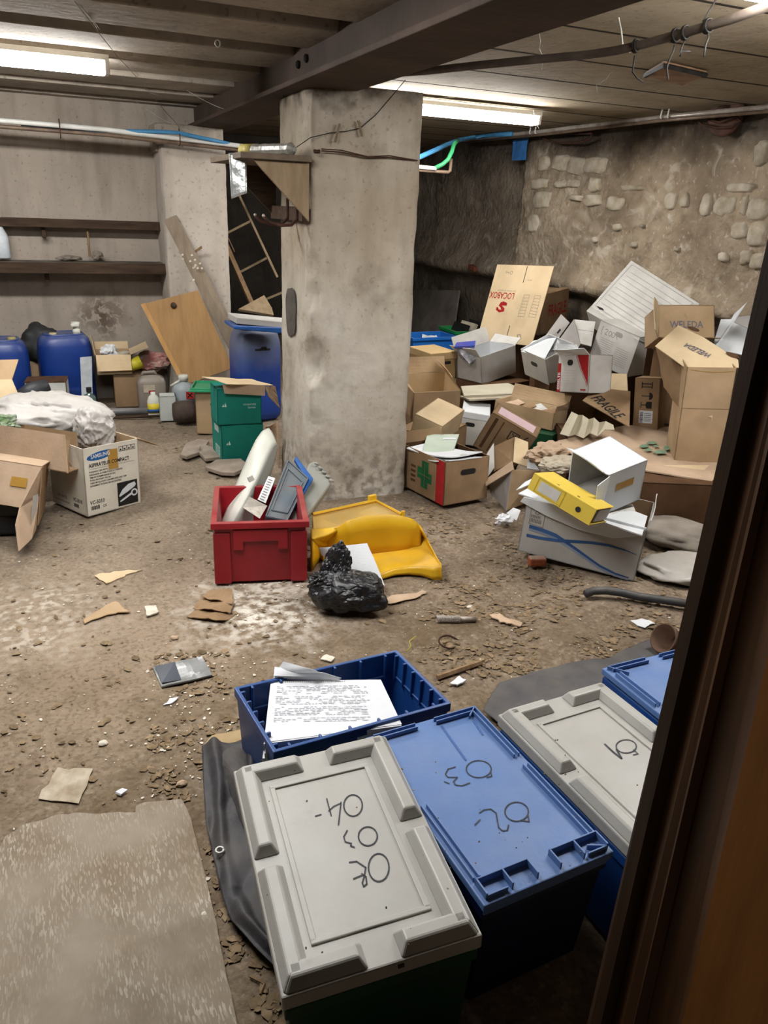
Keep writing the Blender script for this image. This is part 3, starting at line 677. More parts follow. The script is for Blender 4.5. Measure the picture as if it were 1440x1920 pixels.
for r_ in range(24):
    y = .03 + r_ * .0075
    x = .02
    if r_ % 7 == 6: continue
    while x < (tr - tl).length - .05:
        l = random.uniform(.006, .02); a = tl + u * x + vdir * y + V((0, 0, .0026))
        if random.random() < .72 and x + l < (tr - tl).length - .04: mb.add([a, a + u * l, a + u * l + vdir * .0028, a + vdir * .0028], [(3, 2, 1, 0)])
        x += l + .003
mb.build('printed_lines', mat('printer_ink', 'b9bbc0', 'b0b2b8', 30, .7, 0), st, world=True)
f = sheet([Zp(512, 1268, .24), Zp(600, 1262, .262), Zp(592, 1257, .285), Zp(531, 1240, .285)], 10, 8, .002, 5, 6, sag=-.008)
f.build('folded_sheet', PAPER, st, world=True, solid=.001)
for i in range(4):
    sheet([Zp(513, 1273 - i * 2, .237 + i * .006), Zp(640, 1277 - 2 * i, .237 + i * .004), Zp(606, 1264 - i, .25 + i * .006), Zp(515, 1256 - i * 2, .25 + i * .006)], 8, 6, .0015, i, 6, sag=-.004).build('folded_sheet', PAPER, st, world=True, solid=.0008)
# ---------------------------------------------------------------- tarps, mat
def tarp(name, label, out, seed, amp, rise=None, m=TARP):
    pass
lft = [(379, 1402), (381, 1470), (386, 1546), (402, 1620), (418, 1693), (434, 1733), (478, 1785), (526, 1831), (556, 1925)]
rgt = [(470, 1395), (482, 1450), (492, 1530), (505, 1600), (520, 1680), (535, 1750), (555, 1810), (570, 1850), (600, 1930)]
A = [Zp(x, y, .006) for x, y in lft]; B = [Zp(x, y, .015) + V((.05, 0, 0)) for x, y in rgt]
def lerp_list(L_, t):
    t *= len(L_) - 1; i = min(int(t), len(L_) - 2); return L_[i].lerp(L_[i + 1], t - i)
def tf(u, v):
    p = lerp_list(A, v).lerp(lerp_list(B, v), u); q = p * 7 + V((2.3, 0, 1))
    fold = max(0, sin(u * 11 + 4 * noise.noise(q * .5))) ** 2 * .045 * min(1, u * 2.2) + .012 * abs(sin(9 * v + 5 * u + 3 * noise.noise(q * .8)))
    return p + V((0, 0, .004 + .012 * abs(noise.noise(q)) * (u * .8 + .2) + fold + .004 * noise.noise(q * 3)))
tp = MB().grid(tf, 40, 90).build('tarpaulin', TARP, None, 'dark folded tarpaulin with eyelets lying left of the cloudy lidded crate', 'tarpaulin', smooth=True, solid=.002)
fl_t = [(404, 1400), (470, 1396), (486, 1480), (492, 1560), (468, 1574), (452, 1540), (428, 1470)]
fp = [Zp(x, y, .03) for x, y in fl_t]; c_f = sum(fp, V()) / len(fp); mb = MB()
for ring in (0, .35, .7, 1):
    pass
mb.add([c_f + V((0, 0, .05))] + [p for p in fp], [(0, 1 + (i + 1) % len(fp), 1 + i) for i in range(len(fp))]); mb.v = [p - tp.location for p in mb.v]
mb.build('folded_layer', mat('tarp_fold', '413f40', '333234', 6, .65, .3, 45, spec=.25, dust=.5, dustc='6f675c'), tp, solid=.003, sub=2)
EY = mat('eyelet_metal', 'b9b8b4', 'a5a4a0', 20, .35, .05, 40, metal=.5, spec=.5)
for x, y in ((412, 1594), (489, 1641), (510, 1743)):
    q = Zp(x, y, .035); mb = MB(); mb.tube([q + V((.011 * cos(a), .011 * sin(a), 0)) for a in [2*pi*i/16 for i in range(17)]], .0035, 6); mb.build('eyelet', EY, tp, world=True, smooth=True) if False else None
    mb = MB(); mb.tube([q - tp.location + V((.010 * cos(a), .010 * sin(a), 0)) for a in [2*pi*i/16 for i in range(17)]], .0035, 6); mb.build('eyelet', EY, tp, smooth=True)
fr = [(905, 1335), (935, 1283), (1000, 1264), (1075, 1244), (1140, 1238), (1185, 1215), (1245, 1190)]
bk_ = [(1010, 1420), (1060, 1370), (1110, 1340), (1150, 1320), (1190, 1310), (1230, 1300), (1270, 1290)]
A2 = [Zp(x, y, .004) for x, y in fr]; B2 = [Zp(x, y, .004) for x, y in bk_]
def tf2(u, v):
    p = lerp_list(A2, u).lerp(lerp_list(B2, u), v); q = p * 8
    return p + V((0, 0, .006 + .01 * abs(noise.noise(q)) + .004 * noise.noise(q * 3)))
MB().grid(tf2, 70, 24).build('tarpaulin', mat('grey_tarp', '48484c', '3c3c40', 6, .65, .3, 40, spec=.25, dust=.5, dustc='6f675c'), None, 'dark grey plastic sheet spread on the floor behind the lidded crates', 'tarpaulin', smooth=True, solid=.002)
# ribbed mat on the floor, bottom left
mt, nt, bs = base('ribbed_mat'); tc = NN(nt, 'ShaderNodeTexCoord'); vec = tc.outputs['Object']
col = noise_mix(nt, vec, hexc('958a7b'), hexc('776b5b'), 4, .3, .7, 7)
mp = NN(nt, 'ShaderNodeMapping'); mp.inputs['Rotation'].default_value = (0, 0, R(24)); mp.inputs['Scale'].default_value = (1, .2, 1); nt.links.new(vec, mp.inputs[0])
wv = NN(nt, 'ShaderNodeTexVoronoi', feature='F1'); wv.inputs['Scale'].default_value = 330; nt.links.new(mp.outputs[0], wv.inputs['Vector'])
cv = NN(nt, 'ShaderNodeSeparateColor'); nt.links.new(wv.outputs['Color'], cv.inputs[0])
hi = math_(nt, 'MULTIPLY', ramp(nt, cv.outputs[0], .6, .9), noise_fac(nt, vec, 5, .38, .62, 5))
col = mix(nt, math_(nt, 'MULTIPLY', hi, .6), col, hexc('beb5a6'))
col = mix(nt, math_(nt, 'MULTIPLY', noise_fac(nt, vec, 6, .5, .68, 6), .6), col, hexc('7a6a56'))
nt.links.new(col, bs.inputs['Base Color']); bs.inputs['Roughness'].default_value = .9; bs.inputs['Specular IOR Level'].default_value = .12
b = NN(nt, 'ShaderNodeBump'); b.inputs['Strength'].default_value = .4; b.inputs['Distance'].default_value = .003; nt.links.new(cv.outputs[0], b.inputs['Height']); nt.links.new(b.outputs[0], bs.inputs['Normal'])
outl = [(-300, 1640), (-10, 1605), (10, 1568), (40, 1548), (75, 1538), (95, 1530), (140, 1524), (178, 1526), (215, 1522), (254, 1523), (257, 1510), (285, 1503), (340, 1498), (352, 1520), (362, 1548), (385, 1640), (405, 1730), (425, 1830), (448, 1935), (-300, 1990)]
pts = []
for (a, b_) in zip(outl, outl[1:] + outl[:1]):
    for j in range(4):
        x, y = a[0] + (b_[0] - a[0]) * j / 4, a[1] + (b_[1] - a[1]) * j / 4
        pts.append(Zp(x + 3 * noise.noise(V((x * .06, y * .06, 0))), y + 3 * noise.noise(V((x * .05, y * .07, 9))), .004))
MB().slab(list(reversed(pts)), .005).build('ribbed_mat', mt, None, 'worn ribbed grey mat with torn edge lying at the bottom left', 'mat')
# ---------------------------------------------------------------- red crate and what is in it
rc = thing('red_crate', 'red stackable plastic crate holding white and grey plastic parts', 'crate', (.842, 3.334, 0), (0, 0, -.235))
w, d, h = .42, .489, .30; bodyshell((w - .02, d - .02, h), REDC, rc, taper=.93, rim=.03, t=.012)
for s in (-1, 1):
    for e in (-1, 1):
        mb = MB(); X0, Y0 = e * (w * .93 / 2 + .012), s * (d * .93 / 2 + .012); lx, ly = .075, .075
        pg = [(X0, Y0), (X0 - e * lx, Y0), (X0 - e * lx, Y0 - s * .02), (X0 - e * .02, Y0 - s * .02), (X0 - e * .02, Y0 - s * ly), (X0, Y0 - s * ly)]
        if e * s < 0: pg = pg[::-1]
        mb.poly(pg, .25); mb.build('corner_leg', REDC, rc, bev=.006)
    mb = MB(); Y0 = s * (d * .94 / 2 + .004); x = w * .235; a_ = .0225
    pg = [(-x - a_, .165), (-x + a_, .165), (-x + a_, .205), (x - a_, .205), (x - a_, .165), (x + a_, .165), (x + a_, .265), (-x - a_, .265)]
    mb.slab([V((p[0], Y0 - .008, p[1])) for p in pg], -.016); mb.build('handle_recess', REDC, rc, bev=.004)
ghost = lambda x, y, d_: P(x, y, d_)
# white plastic housing standing in the crate: a long curved shell
D0 = 3.92
def shell_pts(lst): return [P(*p) for p in lst]
wp_ = thing('plastic_housing', 'long curved white plastic machine housing standing in the red crate', 'machine part', P(450, 985, 3.85))
rimL = [(412, 985, 3.80), (425, 955, 3.84), (440, 915, 3.90), (455, 880, 3.96), (468, 850, 4.00), (480, 825, 4.04), (492, 808, 4.08), (504, 803, 4.12)]
rimR = [(432, 990, 3.76), (446, 965, 3.76), (462, 935, 3.78), (478, 905, 3.82), (490, 880, 3.88), (500, 858, 3.94), (510, 838, 4.0), (519, 832, 4.06)]
mb = MB(); mb.grid(lambda u, v: lerp_list([P(*p) for p in rimL], v).lerp(lerp_list([P(*p) for p in rimR], v), u) + V((0, 0, .012 * sin(pi * u))), 6, 24)
mb.build('front_face', WPL, wp_, world=True, smooth=True, solid=.005)
edge = [(432, 990, 3.76), (446, 965, 3.76), (462, 935, 3.78), (478, 905, 3.82), (490, 880, 3.88), (500, 858, 3.94), (510, 838, 4.0), (519, 832, 4.06)]
back = [(478, 990, 3.90), (486, 965, 3.92), (492, 940, 3.95), (499, 915, 4.0), (505, 895, 4.04), (512, 875, 4.08), (517, 855, 4.1), (520, 836, 4.12)]
mb = MB(); mb.grid(lambda u, v: lerp_list([P(*p) for p in edge], v).lerp(lerp_list([P(*p) for p in back], v), u), 5, 24)
mb.build('side_face', mat('white_plastic_shaded', 'aeb0a8', 'a2a49c', 3, .5, .05, 40, spec=.35), wp_, world=True, smooth=True, solid=.004)  # shade of the side put into a darker copy of the white plastic
mb = MB(); q = P(470, 897, 3.74); mb.box(q, (.03, .012, .03), Matrix.Rotation(-.4, 3, 'Y')); mb.build('clip_tab', WPL, wp_, world=True, bev=.003)
# ink cartridge box
cb = thing('cartridge_box', 'small white printed cardboard box with black side in the red crate', 'box', P(495, 935, 3.78))
q4 = [P(483, 937, 3.74), P(498, 944, 3.74), P(516, 897, 3.86), P(503, 893, 3.86)]
MB().slab(q4, -.05).build('carton_body', BLK, cb, world=True, bev=.002)
n_ = (q4[1] - q4[0]).cross(q4[3] - q4[0]).normalized(); n_ = n_ if n_.dot(CAM - q4[0]) > 0 else -n_
fr_ = MB(); fr_.add([p + n_ * .002 for p in q4], [(0, 1, 2, 3)]); fr_.build('printed_face', WHB2, cb, world=True)
mb = MB()
for i in range(9):
    t0 = .05 + i * .1; a = q4[0].lerp(q4[3], t0).lerp(q4[1].lerp(q4[2], t0), .2); b = q4[0].lerp(q4[3], t0).lerp(q4[1].lerp(q4[2], t0), .75); c_ = (q4[3] - q4[0]) * .035
    mb.add([p + n_ * .0035 for p in (a, b, b + c_, a + c_)], [(0, 1, 2, 3)])
mb.build('printed_lines', INKG, cb, world=True)
# metal bracket
br_ = MB(); br_.slab([P(455, 952, 3.68), P(487, 973, 3.66), P(501, 949, 3.70), P(468, 932, 3.72)], .003); br_.build('metal_bracket', mat('bare_metal', 'a39c92', '8d867d', 20, .4, .1, 60, metal=.5), None, 'folded bare metal bracket lying on the white housing in the red crate', 'bracket')
# plastic drawers leaning in the crate
def leaning_box(name, label, q, t, m, cat, inner=None, frame=.012, lip=None):
    o = thing(name, label, cat, q[0])
    MB().slab(q, -t).build('tray_body', m, o, world=True, bev=.006)
    q = planar([], *q[:3]) or q; c = sum(q, V()) / 4; n = (q[1] - q[0]).cross(q[3] - q[0]).normalized(); n = n if n.dot(CAM - c) > 0 else -n
    qi = [c + (p - c) * .72 for p in q]; mb = MB()
    for i in range(4): mb.tube([qi[i] + n * .004, qi[(i + 1) % 4] + n * .004], .004, 4)
    mb.build('moulded_frame', inner or m, o, world=True)
    qo = [c + (p - c) * .97 for p in q]; mb = MB()
    for i in range(4): mb.tube([qo[i] + n * .003, qo[(i + 1) % 4] + n * .003], .005, 4)
    mb.build('tray_rim', lip or m, o, world=True)
    return o
leaning_box('plastic_tray', 'grey blue plastic tray with blue rim leaning in the red crate', [P(497, 970, 3.70), P(538, 978, 3.72), P(578, 897, 3.92), P(540, 862, 3.97)], .03, GRYBLU, 'tray', lip=GRYBLU)
MB().slab([P(530, 979, 3.74), P(536, 981, 3.74), P(587, 897, 3.93), P(556, 856, 3.99), P(552, 861, 3.985), P(576, 900, 3.925)], -.02).build('blue_plate', mat('blue_edge_plastic', '2a5c9e', '234f8b', 8, .4, .05, 40), None, 'thin blue plastic panel wedged between the trays in the red crate', 'panel')
cc_ = thing('clear_container', 'cloudy clear plastic container with rounded corner leaning in the red crate', 'container', P(570, 970, 3.8))
q = [P(541, 978, 3.78), P(568, 979, 3.80), P(622, 905, 4.0), P(612, 880, 4.06), P(590, 862, 4.1), P(578, 868, 4.08)]
MB().slab(q, -.07).build('container_body', CLEARP, cc_, world=True, bev=.015, seg=3)
mb = MB()
for i in range(5): 
    a = P(590 + i * 7, 868 + i * 8, 4.05 - i * .012); mb.tube([a, a + V((.02, -.012, -.006))], .008, 6)
mb.build('ribbed_edge', CLEARP, cc_, world=True, smooth=True)
# ---------------------------------------------------------------- yellow shell
yl = thing('yellow_chute', 'big yellow moulded plastic shell lying on the floor beside the red crate', 'plastic shell', Zp(700, 1080, 0))
Zc = Zp
ybk = [Zp(585, 985, .05), Zp(600, 1040, .02), Zp(612, 1075, .01)]
# seat-like scoop: sections from left to right, each from back to front edge
secs = [
 [(583, 992, .16), (584, 1010, .17), (590, 1018, .13), (600, 1028, .06), (606, 1040, .03), (615, 1075, .02)],
 [(610, 991, .17), (612, 1004, .16), (622, 1014, .08), (635, 1030, .035), (645, 1055, .025), (655, 1085, .02)],
 [(636, 988, .19), (640, 992, .17), (655, 1000, .09), (675, 1030, .03), (690, 1060, .02), (705, 1080, .02)],
 [(652, 977, .23), (660, 978, .20), (680, 990, .09), (705, 1030, .03), (725, 1055, .025), (740, 1066, .03)],
 [(680, 969, .24), (690, 970, .21), (710, 988, .09), (740, 1030, .03), (755, 1052, .03), (765, 1063, .035)],
 [(720, 966, .24), (726, 968, .21), (745, 990, .09), (765, 1030, .03), (780, 1052, .035), (790, 1062, .045)],
 [(750, 967, .23), (756, 972, .19), (768, 995, .09), (790, 1030, .035), (805, 1052, .05), (812, 1064, .06)],
 [(775, 974, .20), (779, 982, .17), (790, 1002, .09), (808, 1032, .05), (818, 1050, .06), (826, 1060, .07)],
 [(790, 988, .16), (794, 998, .14), (803, 1015, .09), (815, 1038, .07), (822, 1050, .075), (827, 1058, .08)]]
G = [[Zp(*p) for p in s_] for s_ in secs]
mb = MB(); mb.grid(lambda u, v: lerp_list(list(map(lambda s_: lerp_list(s_, v), G)), u), 32, 20)
mb.build('scoop', YEL, yl, world=True, smooth=True, solid=.005, sub=1)
# front skirt
fe = [G[i][-1] for i in range(len(G))]
mb = MB(); mb.grid(lambda u, v: (lambda p: p.lerp(V((p.x, p.y, .0)) + (V((p.x, p.y, 0)) - V((1.35, 3.4, 0))).normalized() * .01, v))(lerp_list(fe, u)), 30, 3); mb.build('front_skirt', YEL, yl, world=True, smooth=True, solid=.004)
le = G[0]; mb = MB(); mb.grid(lambda u, v: (lambda p: p.lerp(V((p.x, p.y, .0)), v))(lerp_list(le, u)), 12, 3); mb.build('side_skirt', YEL, yl, world=True, smooth=True, solid=.004)
be = [G[i][0] for i in range(len(G))]
mb = MB(); mb.grid(lambda u, v: (lambda p: p.lerp(V((p.x, p.y, .0)) + V((.02, .03, 0)), v))(lerp_list(be, u)), 24, 3); mb.build('back_skirt', YEL, yl, world=True, smooth=True, solid=.004)
yb = thing('yellow_tray', 'yellow plastic tray with raised rim, lying behind the yellow shell', 'tray', Zp(680, 970, 0))
qt = [Zp(588, 992, .10), Zp(660, 990, .10), Zp(752, 968, .09), Zp(704, 942, .13), Zp(586, 968, .15)]
MB().slab(qt, -.008).build('tray_body', mat('dusty_yellow_plastic', 'c3a052', 'b08f48', 6, .6, .1, 40, spec=.3, dust=.5, dustc='a3906a'), yb, world=True)
mb = MB(); up = V((0, 0, .012)); mb.tube([qt[4] + up, qt[3] + up, qt[2] + up], .009, 5); mb.build('tray_rim', YEL, yb, world=True)
mb = MB(); mb.box(qt[3] + V((-.02, 0, .02)), (.05, .02, .05), Matrix.Rotation(.3, 3, 'Z')); mb.box(qt[2] + V((.01, 0, .015)), (.02, .015, .03)); mb.build('corner_post', YEL, yb, world=True, bev=.003)
mb = MB(); mb.grid(lambda u, v: (lambda p: p.lerp(V((p.x, p.y, 0)), v))(lerp_list([qt[4], qt[3], qt[2]], u)), 10, 2); mb.build('tray_skirt', YEL, yb, world=True, solid=.004)
# white sheet and black bag
sheet([Zp(604, 1040, .10), Zp(722, 1098, .02), Zp(688, 1019, .16), Zp(599, 1026, .15)], 10, 10, .006, 4, 6).build('white_sheet', PAPER, None, 'creased white paper sheet propped between the black bag and yellow shell', 'paper', solid=.001)
bgp = Zp(650, 1110, .0)
bb = thing('black_bag', 'crumpled black plastic bag slumped in front of the yellow shell', 'bag', bgp)
crumple(Zp(655, 1108, .075), (.165, .115, .095), 3, .22, 5, Matrix.Rotation(-.5, 3, 'Z'), 1.5, .55, flat=.006).build('bag_body', BLKP, bb, world=True)
crumple(Zp(632, 1065, .15), (.07, .06, .11), 9, .3, 5, Matrix.Rotation(.3, 3, 'Y'), 1.8, .7).build('bag_neck', BLKP, bb, world=True)
crumple(Zp(612, 1092, .10), (.085, .06, .06), 14, .3, 5, None, 1.8, .7).build('bag_fold', BLKP, bb, world=True)
# ================================================================ left side, along the back wall
def frame_of(name, pose, rot): pass
# shelves on the back wall
def shelf(label, px0, px1, z, dep, m, th=.035):
    x0 = -3.5; x1 = Yp(px1, 412, 7.0).x
    o = thing('wall_shelf', label, 'shelf', ((x0 + x1) / 2, 7.0 - dep / 2, z), group='shelves on the back wall')
    MB().box((0, 0, 0), (x1 - x0, dep, th)).build('shelf_board', m, o, bev=.004)
    MB().box((0, -dep / 2 - .006, -.012), (x1 - x0, .012, th + .03)).build('front_edge', WOODD, o, bev=.003)
    for fx in (.9, 2.2): MB().box(((x1 - x0) / 2 - fx, dep * .1, -.07), (.03, dep * .7, .1)).build('bracket', WOODD, o, bev=.003)
    return o
DIRTW = mat('sooty_shelf_wood', '4b443d', '37322d', 7, .9, .3, 40, spec=.1, dust=.8, dustc='7d756a')
shelf('upper dark wooden shelf high on the back concrete wall', 0, 300, 1.42, .16, DIRTW)
s2 = shelf('lower sooty wooden shelf on the back wall below the other one', 0, 297, 1.10, .30, DIRTW, .05)
a, b = Yp(163, 415, 6.9), Yp(168, 481, 6.86)
MB().tube([a, b], .009, 6).build('wooden_prop', WOOD, None, 'thin wooden stick propped between the two wall shelves', 'stick')
q = Yp(182, 478, 6.88); crumple(q + V((0, 0, .0)), (.05, .04, .035), 4, .3, 3).build('dirt_lump', STONE, None, 'small grey lump of debris on the lower wall shelf beside the stick', 'debris')
q = Yp(130, 484, 6.9); crumple(q, (.10, .05, .022), 6, .3, 3).build('dirt_lump', STONE, None, 'flat grey heap of dust on the middle of the lower wall shelf', 'debris')
sp = thing('spray_bottle', 'white plastic bottle standing on the lower wall shelf at the left edge', 'bottle', Yp(6, 484, 6.86))
MB().lathe([(0, 0), (.052, 0), (.055, .01), (.055, .13), (.05, .17), (.03, .21), (.024, .23), (.022, .25)], 20).build('bottle_body', mat('white_bottle', 'c3c9cd', 'aeb5ba', 10, .4, .05, 30), sp, smooth=True)
MB().lathe([(.026, .245), (.026, .285), (.018, .30), (0, .30)], 16).build('cap', WPL, sp, smooth=True)
# pipes over the rear pillar
def pipe(name, label, pts, r, m, cat='pipe', n=10, parent=None): return MB().tube(pts, r, n).build(name, m, parent, label, cat, smooth=True)
pipe('white_conduit', 'white plastic conduit running over the rear pillar and on behind the pillar', [Yp(-600, 167, 6.4), Yp(-80, 219, 6.4), Yp(200, 243, 6.4), Yp(330, 259, 6.4), Yp(452, 274, 6.4), Yp(620, 294, 6.4), Yp(785, 313, 6.4), Yp(817, 316, 6.4)], .017, METW)
pipe('copper_pipe', 'brown copper pipe running just below the white conduit, elbow right of the pillar', [Yp(-600, 181, 6.42), Yp(-80, 231, 6.42), Yp(200, 253, 6.42), Yp(330, 268, 6.42), Yp(455, 282, 6.42), Yp(620, 302, 6.42), Yp(785, 319, 6.42), Yp(840, 323, 6.42), Yp(844, 320, 6.43), Yp(846, 298, 6.45)], .014, METC)
pipe('blue_hose', 'light blue hose draped along the conduit left of the pillar', [Yp(40, 236, 6.5), Yp(110, 240, 6.45), Yp(180, 244, 6.42), Yp(240, 246, 6.4), Yp(300, 247, 6.38), Yp(335, 249, 6.36), Yp(365, 256, 6.36), Yp(400, 263, 6.38), Yp(430, 270, 6.4)], .014, BLUH, 'hose')
for x, y in ((112, 241), (336, 256)):
    q = Yp(x, y, 6.38); MB().tube([q + V((0, 0, .06)), q + V((0, -.03, .02)), q + V((0, -.03, -.05)), q + V((0, .02, -.06))], .004, 6).build('pipe_tie', RUST, None, 'rusty wire tie round the pipes ' + ('near the left lamp' if x < 200 else 'above the rear pillar'), 'wire')
# wooden bracket shelf on the pillar
bs_ = thing('bracket_shelf', 'small wooden shelf with triangular brackets fixed to the left pillar face', 'shelf', (1.16, 4.4, 1.80))
tq = [Yp(396, 300, 4.62), Yp(604, 300, 4.00), Yp(604, 290, 4.00), Yp(396, 294, 4.62)]
MB().box((-.02, -.02, .022), (.36, .72, .028)).build('shelf_board', mat('shelf_top_wood', '67594a', '574a3d', 5, .75, .15, 60, stretch=(5, 1, 5)), bs_, bev=.003)
def tri(y, m_, nm): 
    MB().slab([(.155, y, .005), (-.13, y, .005), (.155, y, -.27)], .018).build(nm, m_, bs_, bev=.002)
tri(-.33, WOODB, 'bracket'); tri(.28, WOODD, 'bracket')
MB().box((.14, -.02, -.235), (.03, .60, .07)).build('back_rail', WOODD, bs_, bev=.003)
for i, y in enumerate((-.25, -.08)):
    mb = MB(); mb.tube([(.12, y, -.16), (.12, y, -.26), (.09, y, -.29), (.03, y, -.295), (-.03, y, -.28), (-.055, y, -.255)], .009, 8); hk = mb.build('hook', RUST, bs_, smooth=True)
    MB().lathe([(0, -.009), (.007, -.006), (.009, 0), (.007, .006), (0, .009)], 12, (-.058, y, -.25)).build('hook_tip', METS, hk, smooth=True)
ro = thing('wrapped_roll', 'plastic wrapped roll lying on top of the bracket shelf', 'roll', (1.12, 4.3, 1.853))
a, b = V(Yp(455, 277, 4.5)), V(Yp(553, 271, 4.12)); a.z = b.z = 1.868
mb = MB(); ln = [a.lerp(b, t / 14) for t in range(15)]; mb.tube(ln, [.030 + .008 * noise.noise(V((i * .9, 0, 0))) for i in range(14)] + [.012], 10); mb.build('plastic_wrap', mat('wrapped_film', '8d8a80', '6d6a62', 18, .3, .6, 30, spec=.5), ro, world=True)
MB().tube([a, a.lerp(b, .22)], .033, 10).build('yellow_band', mat('yellow_sleeve', 'b3a55c', 'a0944f', 10, .5, .1, 30), ro, world=True, smooth=True)
sheet([Yp(429, 287, 4.20), Yp(462, 285, 4.16), Yp(463, 362, 4.15), Yp(434, 373, 4.19)], 8, 14, .006, 8, 14).build('silver_bag', SILV, None, 'silver plastic bag hanging over the edge of the bracket shelf', 'bag', solid=.002, smooth=True)
# wire with pegs round the pillar
fy = 4.06
pegline = [Yp(556, 276, 4.1), Yp(582, 258, fy), Yp(620, 249, fy), Yp(650, 246, fy), Yp(676, 240, fy), Yp(705, 215, fy), Yp(735, 180, fy), Yp(760, 150, fy)]
pipe('peg_wire', 'thin dark wire strung across the pillar face with clothes pegs', pegline, .0022, DARKM, 'wire', 5)
PEGW = mat('peg_wood', '7d6c55', '6a5a45', 20, .8, .1, 60)
for x0, y0, x1, y1 in ((637, 232, 628, 267), (672, 226, 678, 256)):
    o = thing('clothes_peg', 'wooden clothes peg on the wire, ' + ('nearer the bracket shelf' if x0 < 650 else 'right one of the two'), 'peg', Yp((x0 + x1) / 2, (y0 + y1) / 2, fy - .015), group='pegs on the wire')
    a, b = Yp(x0, y0, fy - .012), Yp(x1, y1, fy - .012)
    for s in (-1, 1): mb = MB(); mb.tube([a + V((s * .003, 0, 0)), b + V((s * .004, -.003, 0))], .0038, 4); mb.build('peg_half', PEGW, o, world=True)
for dz in (0, .008):
    pipe('binding_wire', 'rusty wire wound round the pillar, ' + ('lower strand' if dz == 0 else 'upper strand'), [Yp(600, 283, fy) + V((0, -.02, dz)), Yp(640, 285, fy - .02) + V((0, 0, dz)), Yp(690, 295, fy - .02) + V((0, 0, dz * .4)), Yp(730, 295, fy - .02) + V((0, 0, dz)), Yp(783, 301, fy - .02)], .003, RUST, 'wire', 5)
mb = MB(); q = Yp(592, 284, 4.03); mb.tube([q + V((.03 * (t / 30) - .01, -.004 + .006 * sin(t * 1.3), .008 * cos(t * 1.3))) for t in range(31)], .003, 5); mb.build('wire_coil', RUST, None, 'small twisted knot of rusty wire at the corner of the bracket shelf', 'wire', smooth=True)
q = Xp(534, 181, 1.32); MB().tube([q, q + V((-.05, 0, .02))], .003, 6).build('nail', RUST, None, 'rusty nail sticking out of the left pillar face near its top', 'nail')
# ---------------------------------------------------------------- drums
def drum(label, loc, r, h, rot=0, caps=(), sy=.8, dm=BLUD, group='blue plastic drums'):
    o = thing('plastic_drum', label, 'drum', loc, (0, 0, rot), group)
    pr = [(0, .0), (r * .86, 0), (r * .96, .02), (r, .06), (r, h * .30), (r * .985, h * .315), (r, h * .33), (r, h * .72), (r * .98, h * .84), (r * .90, h * .93), (r * .78, h * .975), (r * .55, h * .99), (r * .2, h * .985), (0, h * .985)]
    MB().lathe(pr, 40, sq=3.2, sy=sy).build('drum_body', dm, o, smooth=True)
    MB().lathe([(r * .70, h * .96), (r * .74, h * .995), (r * .68, h * .997), (r * .64, h * .98)], 40, sq=3.2, sy=sy).build('top_rim', dm, o, smooth=True)
    for (x, y, rr, hh, m_) in caps:
        MB().lathe([(rr, h * .97), (rr, h * .985 + hh), (rr * .85, h * .99 + hh), (0, h * .99 + hh)], 18, (x, y, 0)).build('cap', m_, o, smooth=True)
    return o
q = Yp(125, 690, 6.70); d2 = drum('blue plastic drum with a white tap on top, against the back wall', (q.x, 6.72, 0), .205, .60, .1, ((-.08, -.05, .028, .012, mat('cream_cap', 'c2b48a', 'b0a278', 10, .5, 0)),))
q2 = Yp(142, 622, 6.66); tpz = V((q2.x - q.x, -.06, .60))
MB().lathe([(.03, -.01), (.03, .03), (.02, .035), (.02, .06), (.034, .062), (.034, .085), (.0, .088)], 14, tpz).build('tap', WPL, d2, smooth=True)
MB().box(tpz + V((-.012, -.03, .065)), (.06, .025, .022)).build('tap_handle', WPL, d2, bev=.004)
q = Yp(0, 690, 6.60); drum('blue plastic drum cut off by the left edge of the photo', (q.x, 6.60, 0), .215, .585, .0, ((.11, -.06, .03, .02, mat('yellowed_cap', '9f9560', '8d8350', 10, .5, 0)),))
q = Yp(480, 700, 6.0); d3m, nt, bs = base('dusty_blue_drum'); tc = NN(nt, 'ShaderNodeTexCoord'); sx = sepxyz(nt, tc.outputs['Object'])
gz = ramp(nt, math_(nt, 'ADD', sx[2], math_(nt, 'MULTIPLY', noise_fac(nt, tc.outputs['Object'], 7, .3, .7), .12)), .42, .70)
nt.links.new(mix(nt, math_(nt, 'MULTIPLY', gz, .75), hexc('143a8a'), hexc('6a6f78')), bs.inputs['Base Color']); bs.inputs['Roughness'].default_value = .5
d3 = drum('blue plastic drum with black handle standing between rear pillar and pillar', (q.x, 6.02, 0), .19, .72, .15, dm=d3m)
mb = MB(); mb.tube([(-.06, -.150, .565), (.06, -.155, .565)], .008, 6); mb.tube([(-.02, -.15, .56), (-.012, -.175, .585), (.02, -.175, .585), (.028, -.15, .56)], .007, 6); mb.build('drum_handle', DARKM, d3, smooth=True)
# boards on the drum
dz = .735
MB().slab([Yp(420, 600, 5.86), Yp(421, 606, 5.86), Yp(530, 616, 5.86), Yp(530, 605, 5.86)], .30).build('blue_board', mat('blue_board', '2a5ea6', '1f4f92', 6, .5, .1, 40, dust=.4), None, 'blue plastic board lying across the drum behind the pillar', 'board', bev=.006)
MB().slab([Yp(427, 586, 5.87), Yp(427, 597, 5.87), Yp(530, 607, 5.87), Yp(530, 596, 5.87)], .28).build('white_board', WHB, None, 'off-white board lying on top of the blue board on the drum', 'board', bev=.003)
MB().slab([Yp(446, 583, 5.95), Yp(512, 594, 5.95), Yp(508, 580, 6.02), Yp(494, 557, 6.12)], .02).build('wood_offcut', WOODB, None, 'broken plywood offcut lying on the white board on the drum', 'wood')
